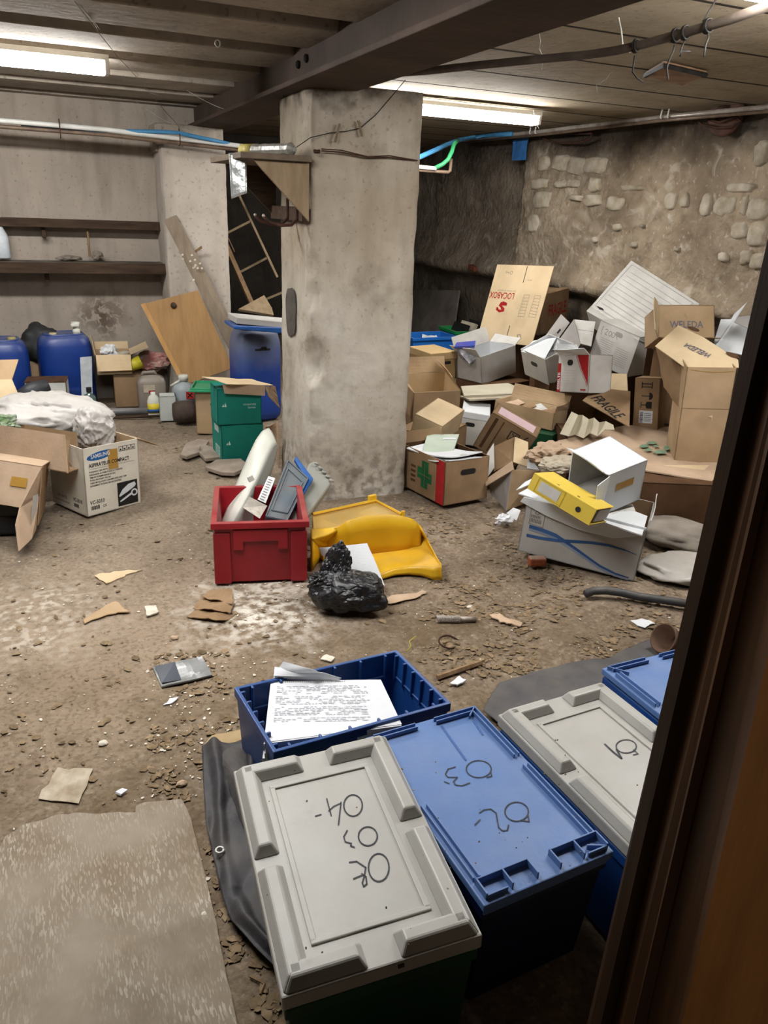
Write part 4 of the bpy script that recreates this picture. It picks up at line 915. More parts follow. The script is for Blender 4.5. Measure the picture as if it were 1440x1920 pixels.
# leaning panel and plank
o = thing('plywood_panel', 'brown plywood cupboard door leaning against the rear pillar', 'panel', Zp(390, 712, 0))
pq = [Zp(343, 724, .02) , Zp(437, 692, .02)]
TR = Yp(371, 544, 6.46); BLp, BRp = Yp(343, 724, 6.34), Yp(437, 690, 6.24); TL = planar([(264, 571)], BLp, BRp, TR)[0]
MB().slab([BLp, BRp, TR, TL], -.02).build('panel_board', WOODP, o, world=True, bev=.002)
nn = (BRp - BLp).cross(TL - BLp).normalized(); nn = nn if nn.dot(CAM - BLp) > 0 else -nn
e0 = (BRp - BLp).normalized() * .035
MB().slab([BLp + nn * .002, BLp + e0 + nn * .002, TL + e0 + nn * .002, TL + nn * .002], .004).build('edge_strip', mat('plywood_edge', 'b58a52', 'a67c48', 5, .6, .1, 60, stretch=(6, 1, .8)), o, world=True)
KN = planar([(326, 573)], BLp, BRp, TR)[0]; mb = MB(); mb.lathe([(.0, .0), (.022, .0), (.024, .015), (.014, .025), (0, .028)], 14, KN, nn.to_track_quat('Z', 'Y').to_matrix()); mb.build('knob', WOODD, o, world=True, smooth=True)
o = thing('leaning_plank', 'long pale plank leaning on the rear pillar beside the plywood panel', 'plank', Zp(440, 720, 0))
MB().slab([Yp(447, 690, 6.36), Yp(470, 672, 6.34), Yp(330, 403, 6.54), Yp(307, 413, 6.54)], -.022).build('plank_board', mat('plank_wood', '8f8271', '7d6f5e', 4, .85, .2, 50, spec=.1, stretch=(6, 6, 1), grime=.3), o, world=True, bev=.003)
mb = MB()
q = Yp(360, 500, 6.44)
for i in range(16):
    p = q + V((random.gauss(0, .05), -.014, random.gauss(0, .05))); 
    MB().slab([p, p + V((.016, 0, .004)), p + V((.012, 0, .018)), p + V((-.002, 0, .012))], .003).build('plaster_flake', SHARD, o, world=True) if i < 12 else None
MB().slab([Yp(365, 470, 6.49), Yp(378, 461, 6.47), Yp(379, 466, 6.47), Yp(367, 474, 6.49)], .015).build('wood_peg', WOOD, o, world=True)
# ladder frame in the recess
la = thing('wooden_ladder', 'old wooden ladder leaning in the dark recess behind the pillar', 'ladder', Yp(480, 600, 7.2))
def bar(x0, y0, x1, y1, Y0, Y1, w_, m_, nm):
    a, b = Yp(x0, y0, Y0), Yp(x1, y1, Y1); mb = MB(); mb.tube([a, b], w_, 4); return mb.build(nm, m_, la, world=True)
bar(436, 340, 520, 520, 7.45, 7.2, .014, WOODB, 'rail'); bar(415, 440, 473, 572, 7.45, 7.1, .028, WOOD, 'rail')
for (x0, y0, x1, y1) in ((400, 450, 472, 413), (448, 511, 503, 482), (496, 562, 530, 548)): bar(x0, y0, x1, y1, 7.4, 7.35, .013, WOODB, 'rung')
bar(428, 446, 440, 472, 7.4, 7.4, .006, WOOD, 'brace')
# things in front of the back wall
cb_ = thing('black_cover', 'black plastic cover bunched up between the two left drums', 'cover', Yp(80, 660, 6.8))
crumple(Yp(80, 648, 6.83), (.17, .12, .17), 5, .25, 4, None, 1.4, .5).build('cover_body', mat('black_cover', '2b2b2c', '222223', 6, .6, .2, 30, spec=.3), cb_, world=True, smooth=True)
CT = carton('cardboard_box', 'flattened brown carton top behind the white rusted cabinet', (Yp(62, 690, 6.86).x, 6.86, .0), (.34, .14, .37), (0, 0, 0), CARD)
en = thing('enamel_cabinet', 'small white rusted metal cabinet standing between the drums', 'cabinet', (Yp(86, 700, 6.32).x, 6.36, 0), (0, 0, -.12))
MB().box((0, 0, .15), (.285, .2, .30)).build('cabinet_body', mat('white_enamel', 'c3c6c2', 'b4b7b2', 8, .5, .1, 30, grime=.4), en, bev=.006)
mb = MB(); mb.box((0, 0, .303), (.292, .205, .008)); mb.box((.143, -.1, .15), (.006, .006, .30)); mb.build('rusted_rim', RUSTY, en)
gb = thing('glass_bottle', 'square glass bottle with green liquid and black cap beside the drum', 'bottle', (Yp(166, 725, 6.3).x, 6.3, 0))
MB().lathe([(0, 0), (.044, 0), (.046, .01), (.046, .16), (.04, .178), (.018, .19), (.016, .21)], 24, sq=5).build('bottle_body', mat('green_glass', '4a5f5a', '3f524e', 6, .12, 0, spec=.6), gb, smooth=True)
MB().lathe([(.02, .205), (.02, .24), (0, .24)], 16).build('cap', BLK, gb); MB().box((-.012, -.0465, .08), (.05, .002, .08)).build('paper_label', PAPERD, gb)
sheet([Yp(154, 765, 6.38), Yp(174, 763, 6.38), Yp(172, 668, 6.46), Yp(150, 670, 6.46)], 6, 8, .008, 6, 12).build('plastic_sheet', mat('pale_film', 'a9afb3', '959b9f', 9, .4, .3, 30), None, 'pale plastic sheet hanging on the blue drum behind the glass bottle', 'plastic sheet', solid=.002)
BK = 6.70
lo_ = carton('cardboard_box', 'brown cardboard box below the open flapped one against the back wall', (.62, 6.72, 0), (.27, .27, .27), (0, 0, -.05), CARDK)
hi_ = carton('cardboard_box', 'open cardboard box with rubbish inside, stacked against the back wall', (.50, 6.72, .275), (.27, .26, .16), (.02, 0, -.04), CARDL, 'U', (('U', 'F', .13, 155), ('U', 'R', .15, 70), ('U', 'L', .12, 10), ('U', 'B', .06, 10)), CARD)
crumple((.47, 6.70, .44), (.07, .06, .06), 12, .4, 4).build('crumpled_tissue', PAPER, None, 'crumpled white paper in the open box against the back wall', 'paper')
crumple((.58, 6.70, .405), (.07, .06, .04), 22, .4, 3).build('crumpled_paper', PAPERD, None, 'crumpled brown paper in the open box against the back wall', 'paper')
yc = thing('yellow_cup', 'yellow plastic beaker lying on its side by the open box', 'cup', (Yp(250, 680, 6.6).x, 6.6, .29))
MB().lathe([(0, 0), (.04, 0), (.055, .12), (.05, .12), (.036, .006), (0, .006)], 20, (-.05, 0, .035), Matrix.Rotation(1.2, 3, 'Y')).build('cup_body', mat('yellow_cup_plastic', 'b8ae2e', 'a79d25', 8, .45, 0), yc, smooth=True)
q = Yp(285, 672, 6.75); crumple((q.x, 6.78, .33), (.15, .08, .09), 31, .3, 4).build('plastic_bag', mat('red_white_film', 'b5706a', 'a39c90', 9, .4, .2, 30), None, 'crumpled red and white plastic bag behind the grey canister', 'bag')
# canisters and bottles
jc = thing('jerry_can', 'translucent grey canister with a white label near the back wall', 'canister', (Yp(283, 730, 6.5).x, 6.46, 0), (0, 0, -.03))
JM = mat('grey_translucent', '8f867b', '7d746a', 5, .4, .06, 30, spec=.4, trans=.15)
MB().lathe([(0, 0), (.105, 0), (.112, .02), (.112, .23), (.10, .265), (.06, .285), (0, .285)], 32, sq=5, sy=.72).build('can_body', JM, jc, smooth=True)
mb = MB(); mb.tube([(-.07, 0, .27), (-.06, 0, .305), (.03, 0, .31), (.05, 0, .275)], .013, 8); mb.build('can_handle', JM, jc, smooth=True)
MB().box((-.025, -.083, .19), (.09, .003, .06)).build('paper_label', PAPERD, jc); MB().box((-.005, -.0845, .165), (.05, .002, .02)).build('label_mark', REDI, jc)
yb_ = thing('small_bottle', 'small white bottle with yellow and blue label in front of the canister', 'bottle', (Yp(286, 745, 6.3).x, 6.26, 0))
MB().lathe([(0, 0), (.045, 0), (.048, .01), (.048, .12), (.035, .155), (.018, .17), (.018, .19)], 20, sy=.6).build('bottle_body', WPL, yb_, smooth=True)
MB().lathe([(.0485, .02), (.0487, .10)], 20, sy=.605).build('yellow_label', mat('yellow_label', 'c9b62f', 'b5a328', 9, .5, 0), yb_, smooth=True)
MB().lathe([(.0492, .03), (.0492, .055)], 20, sy=.61).build('blue_band', BLUEP, yb_, smooth=True)
gr = thing('round_bottle', 'round grey bottle with white cap and red hazard mark', 'bottle', (Yp(343, 740, 6.3).x, 6.24, 0))
MB().lathe([(0, 0), (.09, 0), (.094, .012), (.094, .20), (.08, .24), (.035, .265), (.03, .28)], 28).build('bottle_body', mat('greyish_bottle', '9ba3a6', '8a9295', 5, .4, .05, 30, trans=.1), gr, smooth=True)
MB().lathe([(.04, .275), (.04, .315), (.036, .32), (0, .32)], 18).build('cap', WPL, gr, smooth=True)
M = Matrix.Translation((.005, -.0955, .15)) @ Matrix.Rotation(pi / 2, 4, 'X')
decal(gr, M, [rect(-.005, -.005, .055, .055)], mat('hazard_red', 'b5302a', 'a52822', 10, .6, 0), 'hazard_mark')
decal(gr, M, ribbon([(.008, .008), (.042, .042)], .009) + ribbon([(.008, .042), (.042, .008)], .009), INK, 'hazard_cross', w=.0022)
mb = MB(); mb.tube([(-.10, 0, .235), (-.03, -.02, .28)], .01, 8); mb.build('neck_handle', WPL, gr, smooth=True)
ws = carton('white_box', 'small plain white cardboard box standing before the canister', (.83, 6.12, 0), (.125, .13, .195), (0, 0, -.1), mat('white_box_card', 'bcc0bb', 'adb1ac', 4, .7, .05, 50, grime=.25))
rl = thing('round_weight', 'dark brown round drum lying beside the logo carton', 'roll', (.93, 5.97, 0))
MB().lathe([(0, -.08), (.07, -.08), (.085, -.05), (.088, .05), (.08, .08), (0, .08)], 28, (0, 0, .088), Matrix.Rotation(pi / 2, 3, 'Y')).build('roll_body', mat('dark_brown_lump', '4a3f37', '3b312b', 8, .8, .3, 30), rl, smooth=True)
pipe('grey_pipe', 'grey plastic pipe lying on the floor before the back wall', [(.18, 6.38, .03), (.80, 6.28, .03)], .028, GREYP)
pipe('thin_rod', 'thin brown rod lying in front of the grey pipe', [(.42, 6.22, .012), (.78, 6.18, .012)], .011, WOODD, 'stick')
# logo carton with green folded crate on it
lc = carton('cardboard_box', 'brown carton with small green oval logo beside the turquoise boxes', (1.12, 5.72, 0), (.235, .26, .318), (0, 0, -.36), CARD)
M = face((.235, .26, .318), 'F'); decal(lc, M, [ell(.13, .225, .024, .017)], GREENP, 'green_logo'); decal(lc, M, ribbon([(.118, .228), (.142, .228)], .003) + ribbon([(.12, .221), (.14, .221)], .003), CARD, 'logo_mark', w=.002)
gl = thing('green_tray', 'light green plastic crate lid lying on the logo carton', 'lid', (1.10, 5.70, .32), (0, 0, -.3))
GLM = mat('light_green_plastic', '2fa070', '268c60', 6, .45, .05, 40, dust=.3)
MB().box((0, 0, .008), (.30, .28, .014)).build('lid_plate', GLM, gl, bev=.003)
mb = MB()
for s in (-1, 1): mb.box((0, s * .13, .022), (.28, .012, .016)); mb.box((s * .135, 0, .022), (.012, .26, .016))
mb.build('lid_rim', GLM, gl, bev=.002)
# turquoise boxes
DT = (.283, .235, .253); t1 = carton('turquoise_box', 'lower turquoise printed box of the stack left of the pillar', (1.127, 5.014, .0), DT, (0, 0, .054), TEAL, group='turquoise boxes')
DT2 = (.290, .22, .235); t2 = carton('turquoise_box', 'upper turquoise box under loose cardboard, left of the pillar', (1.118, 5.0, .256), DT2, (0, .015, -.01), TEAL, group='turquoise boxes')
LT = mat('pale_print', 'c3dcd4', 'b5cfc7', 10, .6, 0)
for o_, dm, yy in ((t1, DT, .12), (t2, DT2, .12)):
    M = face(dm, 'F'); x = .03
    decal(o_, M, [[(x, yy), (x + .012, yy), (x + .010, yy + .018)], [(x + .014, yy), (x + .03, yy), (x + .022, yy + .028)]], LT, 'tree_logo')
M = face(DT2, 'F'); text(t2, M, 'FOURNITURES', .17, .125, .016, LT, sx=.8); text(t2, M, 'bureau', .20, .105, .018, LT)
M = face(DT, 'L'); decal(t1, M, [rect(.08, .02, .19, .10)], mat('pale_label', 'a9c9c2', '9abcb4', 9, .6, 0), 'paper_label')
mb = []
for i in range(6): mb.append(rect(.09, .03 + i * .011, .18 - .02 * (i % 2), .035 + i * .011))
decal(t1, M, mb, TEAL, 'label_lines', w=.002); decal(t1, M, [rect(.07 + .012 * i, .19, .078 + .012 * i, .235) for i in range(9)], LT, 'printed_lines')
fd = thing('cardboard_sheet', 'bent cardboard sheet lying loose on the upper turquoise box', 'cardboard', (1.12, 4.98, .50))
c0 = [Yp(378, 706, 4.99), Yp(472, 711, 5.06), Yp(513, 723, 4.93), Yp(428, 720, 4.80)]
sheet(c0, 12, 10, .006, 2, 7).build('sheet_body', CARDL, fd, world=True, solid=.004)
sheet([Yp(417, 721, 4.86), Yp(497, 722, 4.86), Yp(497, 742, 4.855), Yp(421, 738, 4.855)], 8, 4, .003, 6, 8).build('front_flap', CARDP, fd, world=True, solid=.004)
sheet([Yp(497, 725, 4.86), Yp(516, 724, 5.0), Yp(524, 765, 5.1), Yp(503, 742, 4.9)], 6, 6, .008, 9, 8).build('side_flap', CARDP, fd, world=True, solid=.004)
sheet([Zp(498, 800, .30), Zp(522, 790, .35), Zp(524, 880, .02), Zp(502, 810, .12)], 6, 8, .01, 3, 8).build('cardboard_sheet', CARDP, None, 'creased cardboard piece squeezed between turquoise boxes and pillar', 'cardboard', solid=.004)
SLATE = mat('slab_stone', '94887b', '7f7468', 8, .9, .4, 30, spec=.1)
# slate slabs on the floor
for i, (pts, lb) in enumerate(((((385, 882), (405, 868), (452, 866), (468, 880), (440, 893), (415, 892)), 'grey stone slab on the floor in front of the turquoise boxes'), (((370, 850), (378, 838), (408, 846), (418, 862), (385, 866)), 'grey stone slab touching the lower turquoise box'), (((338, 858), (348, 838), (372, 828), (392, 832), (380, 852), (350, 862)), 'pale broken slab left of the turquoise boxes'))):
    MB().slab([Zp(x, y, .006) for x, y in reversed(pts)], .025).build('stone_slab', SLATE, None, lb, 'stone', bev=.004)
# ---------------------------------------------------------------- vacuum cleaner carton
DS = (.337, .337, .375)
sv = carton('vacuum_carton', 'white vacuum cleaner carton with blue oval logo, open at the top', (.175, 4.375, 0), DS, (-.008, .03, .504), mat('white_carton', 'd3cdbf', 'c5beaf', 4, .75, .06, 60, grime=.2), 'U', (('U', 'R', .16, 115, CARD),), CARD)
M = face(DS, 'F'); W_ = .337
decal(sv, M, [ell(.105, .325, .085, .022, 32, .1)], mat('logo_blue', '1c5a94', '1a4f85', 9, .5, 0), 'oval_logo')
text(sv, M, 'SAMSUNG', .043, .313, .030, WHB2, rot=.06, sx=.85, w=.002, bold=.0006)
decal(sv, M, [rect(.145, .235, .205, .345)], TAPE, 'brown_tape', w=.0018)
text(sv, M, 'ASPIRATEUR COMPACT', .028, .268, .029, INK, sx=.80, w=.0025, bold=.0005)
decal(sv, M, ribbon([(.03, .258), (.31, .258)], .0015), INKG, 'rule_line', w=.0022)
for i, s in enumerate(('PUISSANCE 1300 WATTS', 'ENROULEUR AUTOMATIQUE DU CORDON', 'TEMOIN DE REMPLISSAGE DU SAC', 'TUYAU PIVOTANT SUR 360', 'TUBES METALLIQUES CHROMES AVEC FIXE TUBE', 'RANGEMENT INTEGRE DES ACCESSOIRES')):
    text(sv, M, s, .028, .238 - i * .0155, .0125, INK, sx=.82, w=.002, bold=.0002)
text(sv, M, 'VC-5010', .020, .062, .030, INK, sx=.8, bold=.0005)
decal(sv, M, [rect(.024 + .006 * i, .03, .027 + .006 * i + .002 * (i % 2), .052) for i in range(9)], INK, 'barcode'); text(sv, M, 'CE', .095, .034, .02, INK)
decal(sv, M, [rect(.19, .012, .318, .148)], INK, 'picture_panel')
decal(sv, M, [[(.198, .075), (.22, .105), (.26, .13), (.30, .136), (.308, .12), (.30, .108), (.25, .085), (.20, .066)], [(.20, .035), (.205, .045), (.285, .082), (.29, .07), (.22, .04)]] , WHB2, 'cleaner_picture', w=.002)
decal(sv, M, [ell(.295, .075, .021, .021)], WHB2, 'picture_wheel', w=.0022); decal(sv, M, [ell(.295, .075, .012, .012)], INK, 'picture_hub', w=.0026)
for i in range(4): decal(sv, M, ribbon([(.215 + i * .026, .325), (.238 + i * .026, .325), (.238 + i * .026, .35), (.215 + i * .026, .35), (.215 + i * .026, .325)], .002) + [rect(.221 + i * .026, .329, .230 + i * .026, .338)], INK, 'handling_symbol', w=.002)
M = face(DS, 'L'); text(sv, M, 'VC-5010', .21, .062, .030, INK, sx=.8, bold=.0004); text(sv, M, '1300 WATTS', .05, .055, .022, INK, sx=.8); decal(sv, M, [rect(.215 + .006 * i, .03, .219 + .006 * i, .05) for i in range(8)], INK, 'barcode'); decal(sv, M, ribbon([(.03, .035), (.17, .035)], .004), INKG, 'printed_lines')
# plastic sack on it
sk = thing('plastic_sack', 'crumpled white plastic sack heaped on the cartons at the left', 'sack', V((-.05, 4.55, .36)))
SKM = mat('white_sack', 'c6c2bd', 'b5b0aa', 5, .45, .12, 18, spec=.4, trans=.15)
crumple(P(92, 778, 4.5), (.31, .22, .125), 8, .20, 5, Matrix.Rotation(-.25, 3, 'Z') @ Matrix.Rotation(.06, 3, 'Y'), 1.1, .2, fold=.16).build('sack_body', SKM, sk, world=True, smooth=True)
crumple(P(176, 808, 4.36), (.10, .12, .115), 18, .16, 5, None, 1.2, .2, fold=.2).build('sack_neck', SKM, sk, world=True, smooth=True)
sheet([P(30, 790, 4.25), P(115, 800, 4.2), P(128, 770, 4.33), P(30, 776, 4.4)], 10, 8, .02, 7, 6).build('brown_stain', mat('sack_dirt', 'a89684', '978370', 8, .6, .2, 30), sk, world=True, solid=.002) if False else None
q = P(10, 795, 4.25); crumple(q, (.10, .06, .05), 27, .4, 4).build('green_bag', mat('green_film', '4a6a35', '8d9484', 12, .4, .2, 30), None, 'green printed plastic bag end under the white sack at the left edge', 'bag')
q = P(128, 830, 4.18); crumple(q, (.03, .03, .05), 28, .4, 3).build('green_scrap', mat('green_film_dark', '33492a', '5d6a4a', 12, .5, .2, 30), None, 'small green leafy scrap between the left cartons', 'scrap')
# left cartons
def pbox(name, label, cat, faces, m, group=None, base_=None):     # crushed carton from its visible panels: (part, corners, material)
    o = thing(name, label, cat, base_ if base_ is not None else faces[0][1][0], group=group)
    for nm, pts_, mm in faces: MB().slab(pts_, .005).build(nm, mm or m, o, world=True)
    return o
F4 = [P(-90, 784, 4.23), P(121, 815, 3.98), P(127, 887, 3.96), P(-90, 846, 4.21)]; off = FW * .16 + V((0, 0, .03)); tw = [p + off for p in F4]
pbox('cardboard_box', 'torn brown carton resting on another at the left edge', 'box', [('carton_front', F4, CARDP), ('carton_bottom', [F4[3], F4[2], tw[2], tw[3]], CARDK),
     ('torn_end', [P(121, 815, 3.98), P(133, 819, 4.06), P(128, 850, 4.05), P(131, 884, 4.05), P(127, 887, 3.96)], CARD), ('carton_back', tw, CARDK)], CARDP, base_=F4[3])
bx = Zp(30, 990, 0)
A_ = [P(-110, 848, 3.96), P(78, 876, 3.80), P(38, 952, 3.74), P(16, 948, 3.76), P(-110, 930, 3.88)]
B_ = [P(78, 876, 3.80), P(74, 930, 3.86), P(68, 992, 3.86), P(60, 1010, 3.72), P(36, 1033, 3.62), P(30, 985, 3.66), P(38, 952, 3.72)]
lo2 = pbox('cardboard_box', 'brown carton with black mouth and hanging flaps at the left edge', 'box', [('top_flap', A_, CARDP), ('side_flap', B_, CARDP),
     ('carton_side', [P(78, 876, 3.81), P(70, 985, 3.86), P(82, 955, 4.12), P(90, 868, 4.1)], CARDK), ('carton_top', [P(-110, 848, 3.97), P(78, 876, 3.82), P(100, 862, 4.08), P(-90, 838, 4.2)], CARDP)], CARDP, base_=Zp(30, 1010, 0))
pk = planar([(22, 893), (52, 897), (48, 915), (18, 910)], *A_[:3]); nn = (CAM - pk[0]).normalized() * .006; MB().add([p + nn for p in pk], [(0, 1, 2, 3)]).build('tape_patch', TAPE, lo2, world=True)
pk = planar([(62, 930), (72, 926), (66, 985), (57, 990)], B_[0], B_[2], B_[4]); nn = (CAM - pk[0]).normalized() * .012; MB().add([p + nn for p in pk], [(0, 1, 2, 3)]).build('paper_label', WHB, lo2, world=True)
bxc = thing('black_case', 'black plastic case lying inside the open carton at the left edge', 'case', Zp(-5, 1010, 0))
MB().box((0, .15, .05), (.26, .22, .10), Matrix.Rotation(-.2, 3, 'Z'), top=(.85, .8)).build('case_body', BLK, bxc, bev=.015)
MB().box((.0, .2, .14), (.30, .3, .09), Matrix.Rotation(-.2, 3, 'Z')).build('case_back', BLK, bxc, bev=.015)
q = P(-10, 705, 5.0)
MB().slab([P(-30, 755, 4.9), P(35, 747, 4.9), P(25, 712, 5.0), P(-30, 715, 5.0)], .01).build('carton_flap', CARDL, None, 'pale cardboard flap standing up behind the left cartons', 'cardboard') if False else None
fb = thing('cardboard_piece', 'folded pale cardboard piece standing behind the white sack, left edge', 'cardboard', P(0, 755, 4.9))
MB().slab([P(-40, 760, 4.75), P(37, 745, 4.75), P(23, 712, 4.85), P(-40, 714, 4.85)], .006).build('lower_panel', CARDL, fb, world=True)
MB().slab([P(-40, 714, 4.85), P(23, 712, 4.85), P(35, 675, 4.95), P(-40, 677, 4.95)], .006).build('upper_panel', CARD, fb, world=True)
MB().tube([P(38, 748, 4.86), P(60, 733, 4.9), P(90, 722, 4.95)], [.05, .055, .04], 12).build('dark_roll', mat('dark_film', '343639', '28292c', 9, .5, .3, 25), None, 'dark rolled plastic film behind the white sack', 'roll', smooth=True)
# ================================================================ the heap of boxes on the right
def holes(o, dim, s, cx, cy, w=.085, h=.028, m=BLK, rot=0):
    M = face(dim, s); n = 10
    pts = [(cx + w/2 - h/2 + h/2 * cos(a), cy + h/2 * sin(a)) for a in [-pi/2 + pi*i/n for i in range(n+1)]] + [(cx - w/2 + h/2 + h/2 * cos(a), cy + h/2 * sin(a)) for a in [pi/2 + pi*i/n for i in range(n+1)]]
    return decal(o, M, [pts], m, 'hand_hole', w=.0016)
def lines(o, dim, s, x0, y0, x1, n, dy, m=INKF, th=.0016, name='printed_lines'):
    return decal(o, face(dim, s), [rect(x0, y0 - i * dy, x1, y0 - i * dy + th) for i in range(n)], m, name, w=.0015)
def dep_(p): return (p - CAM).dot(FW)
# --- green cross carton
DG = (.47, .317, .262)
gc = carton('cardboard_box', 'brown banana carton with green cross and red corner stripe, full of papers', (2.141, 3.944, .012), DG, (0, -.03, -1.43), CARDK, 'U', (('U', 'L', .07, 20),), CARDD)
M = face(DG, 'F')
cr_ = [(.23, .10), (.23, .05), (.30, .05), (.30, .09), (.34, .09), (.34, .15), (.305, .15), (.305, .215), (.235, .215), (.235, .17), (.19, .17), (.19, .10)]
decal(gc, M, [cr_], GREENP, 'green_cross'); decal(gc, M, ribbon([(.265, .06), (.268, .205)], .003) + ribbon([(.20, .13), (.33, .125)], .003), CARDK, 'cross_line', w=.002)
decal(gc, M, [rect(.385, .0, .466, .262)], REDI, 'red_stripe'); decal(gc, M, [rect(.12, .06 + .03 * i, .17, .075 + .03 * i) for i in range(4)], CARDD, 'faded_print')
holes(gc, DG, 'R', .165, .185, .11, .034)
MG = mw(gc)
def inbox(M_, x, y, z): return M_ @ V((x, y, z))
mg = thing('magazine_pile', 'curled magazines and papers lying in the green cross carton', 'papers', MG @ V((0, 0, .2)))
for i in range(5):
    z = .205 + .008 * i; a = .12 * (i - 2)
    c = V((.02 * (i % 3), -.02 + .02 * (i % 2), z)); R3 = Matrix.Rotation(a, 3, 'Z')
    q = [MG @ (c + R3 @ V(p)) for p in ((-.19, -.12, 0), (.20, -.12, .03), (.20, .12, .02), (-.19, .12, 0))]
    sheet(q, 10, 8, .004, i, 5, curl=.02).build('magazine', [PAPER, mat('magazine_dark', '3f4740', '9ea29a', 6, .3, 0, spec=.5), PAPER, mat('magazine_grey', 'a5aaa5', '4d534e', 5, .3, 0, spec=.5), PAPER][i], mg, world=True, solid=.006)
fo = thing('document_folder', 'pale green document folder on top of the papers in the green cross carton', 'folder', P(832, 835, 4.72))
fq = [P(791, 850, 4.60), P(848, 851, 4.62), P(861, 814, 4.90), P(801, 814, 4.88)]
MB().slab(fq, -.02).build('folder_cover', mat('green_folder', 'aebaa9', 'a0ac9b', 4, .6, .03, 40), fo, world=True, bev=.002)
a = fq[0].lerp(fq[3], .70); b = fq[1].lerp(fq[2], .70); n = (fq[1] - fq[0]).cross(fq[3] - fq[0]).normalized() * .0025; c_ = (fq[3] - fq[0]) * .10
MB().add([p + n for p in (a.lerp(b, .55), a.lerp(b, .95), a.lerp(b, .95) + c_, a.lerp(b, .55) + c_)], [(0, 1, 2, 3)]).build('paper_label', WHB2, fo, world=True)
# --- tan closed box, open one behind, far left one behind pillar
carton('cardboard_box', 'plain closed tan box tilted behind the green cross carton', (2.313, 4.426, .238), (.204, .328, .16), (.146, .269, -.89), CARDL)
carton('cardboard_box', 'big brown carton hidden half behind the pillar, under the tan box', (2.36, 4.55, .0), (.34, .40, .245), (0, 0, -.9), CARDK)
carton('cardboard_box', 'open brown carton with pale inside at the right of the pillar', (2.60, 5.10, .215), (.35, .40, .22), (.15, -.03, -.187), CARD, 'U', (('U', 'R', .13, -35), ('U', 'L', .12, 45), ('U', 'B', .12, 30)), CARDL)
carton('cardboard_box', 'brown carton supporting the open one right of the pillar', (2.66, 5.16, .0), (.34, .36, .2), (0, 0, -.15), CARDK)
carton('cardboard_box', 'brown carton with flap up close against the pillar side', (2.16, 4.85, .20), (.22, .25, .22), (0, 0, -.4), CARDK, '', (('U', 'F', .1, -60),))
# --- archive boxes at the back left
DA = (.255, .387, .30); ar = carton('archive_box', 'tan archive box with fitted lid and hand hole right of the pillar', (3.10, 6.05, .20), (.25, .37, .29), (0, -.03, .074), mat('archive_tan', 'a48a5e', '957b52', 3, .8, .06, 60))
MB().box((0, 0, .265), (.262, .385, .06)).build('lid', mat('archive_tan_lid', 'b59b70', 'a78d63', 3, .8, .06, 60), ar, bev=.004)
holes(ar, (.25, .37, .29), 'F', .16, .205, .08, .026)
carton('cardboard_box', 'dark carton under the tan archive box', (3.10, 6.05, 0), (.32, .42, .195), (0, 0, .1), CARDD)
DWO = (.44, .30, .24); wo = carton('archive_box', 'white archive box lying open with a blue carton inside', (3.52, 5.83, .285), DWO, (-.02, -.15, .308), WHB, 'U', (('U', 'R', .09, 60), ('U', 'B', .13, 20), ('U', 'L', .10, 40)), WHB2)
holes(wo, DWO, 'R', .14, .185, .08, .03); lines(wo, DWO, 'R', .05, .13, .16, 7, .013); lines(wo, DWO, 'R', .18, .13, .26, 6, .013)
bcx = thing('ink_carton', 'small blue and grey printed carton sticking out of the white archive box', 'box', P(872, 670, 6.65))
q = [P(858, 680, 6.6), P(886, 677, 6.58), P(892, 653, 6.72), P(853, 655, 6.74)]
MB().slab([P(856, 655, 6.50), P(880, 682, 6.46), P(893, 672, 6.48), P(889, 652, 6.50)], -.06).build('carton_body', mat('ink_carton_dark', '3d3a44', 'b9b9bd', 16, .4, 0), bcx, world=True, bev=.002)
MB().slab([P(852, 654, 6.47), P(890, 652, 6.47), P(892, 643, 6.60), P(856, 646, 6.60)], .02).build('blue_top', mat('ink_carton_blue', '2c4f9c', '5a3f8a', 18, .4, 0), bcx, world=True, bev=.002)
carton('cardboard_box', 'dark carton under the white archive boxes', (3.55, 5.75, .0), (.50, .42, .27), (0, 0, .3), CARDD)
# --- crates at the back
bcr = thing('plastic_crate', 'blue plastic crate with papers at the far back right of the pillar', 'crate', (3.62, 7.22, .10), (0, 0, .05))
bodyshell((.52, .36, .33), mat('bright_blue_crate', '1f62b0', '1a56a0', 4, .4, .05, 40, dust=.3), bcr, taper=.95, rim=.03, t=.01)
sheet([P(790, 640, 7.9), P(822, 636, 7.9), P(818, 627, 8.05), P(792, 628, 8.05)], 8, 6, .02, 3, 12).build('paper_sheet', PAPER, None, 'crumpled white paper lying in the far blue crate', 'paper', solid=.002)
gcr = thing('plastic_crate', 'green plastic crate with files at the far back by the right wall', 'crate', (4.12, 7.30, .14), (0, 0, -.05))
bodyshell((.44, .40, .33), mat('bright_green_crate', '14743a', '106632', 4, .4, .05, 40, dust=.2), gcr, taper=.95, rim=.03, t=.01)
for i, mm in enumerate((BLK, PAPERD, BLK)): MB().box((4.02 + .09 * i, 7.3, .42 + .01 * i), (.03, .3, .22), Matrix.Rotation(.4, 3, 'Y')).build('file_folder', mm, None, ('black file leaning at the left in the far green crate', 'buff file leaning between the black ones in the far green crate', 'black file leaning at the right in the far green crate')[i], 'file')
MB().slab([Xp(775, 700, 4.35), Xp(842, 700, 4.35), Xp(863, 545, 4.66), Xp(770, 545, 4.66)], .02).build('grey_board', mat('grey_dirty_board', '6f6860', '56504a', 4, .85, .2, 30, grime=.5), None, 'dirty grey board leaning on the right wall behind the crates', 'board')
carton('cardboard_box', 'dark carton under the far crates', (3.85, 7.28, 0), (1.0, .42, .10), (0, 0, 0), CARDD)
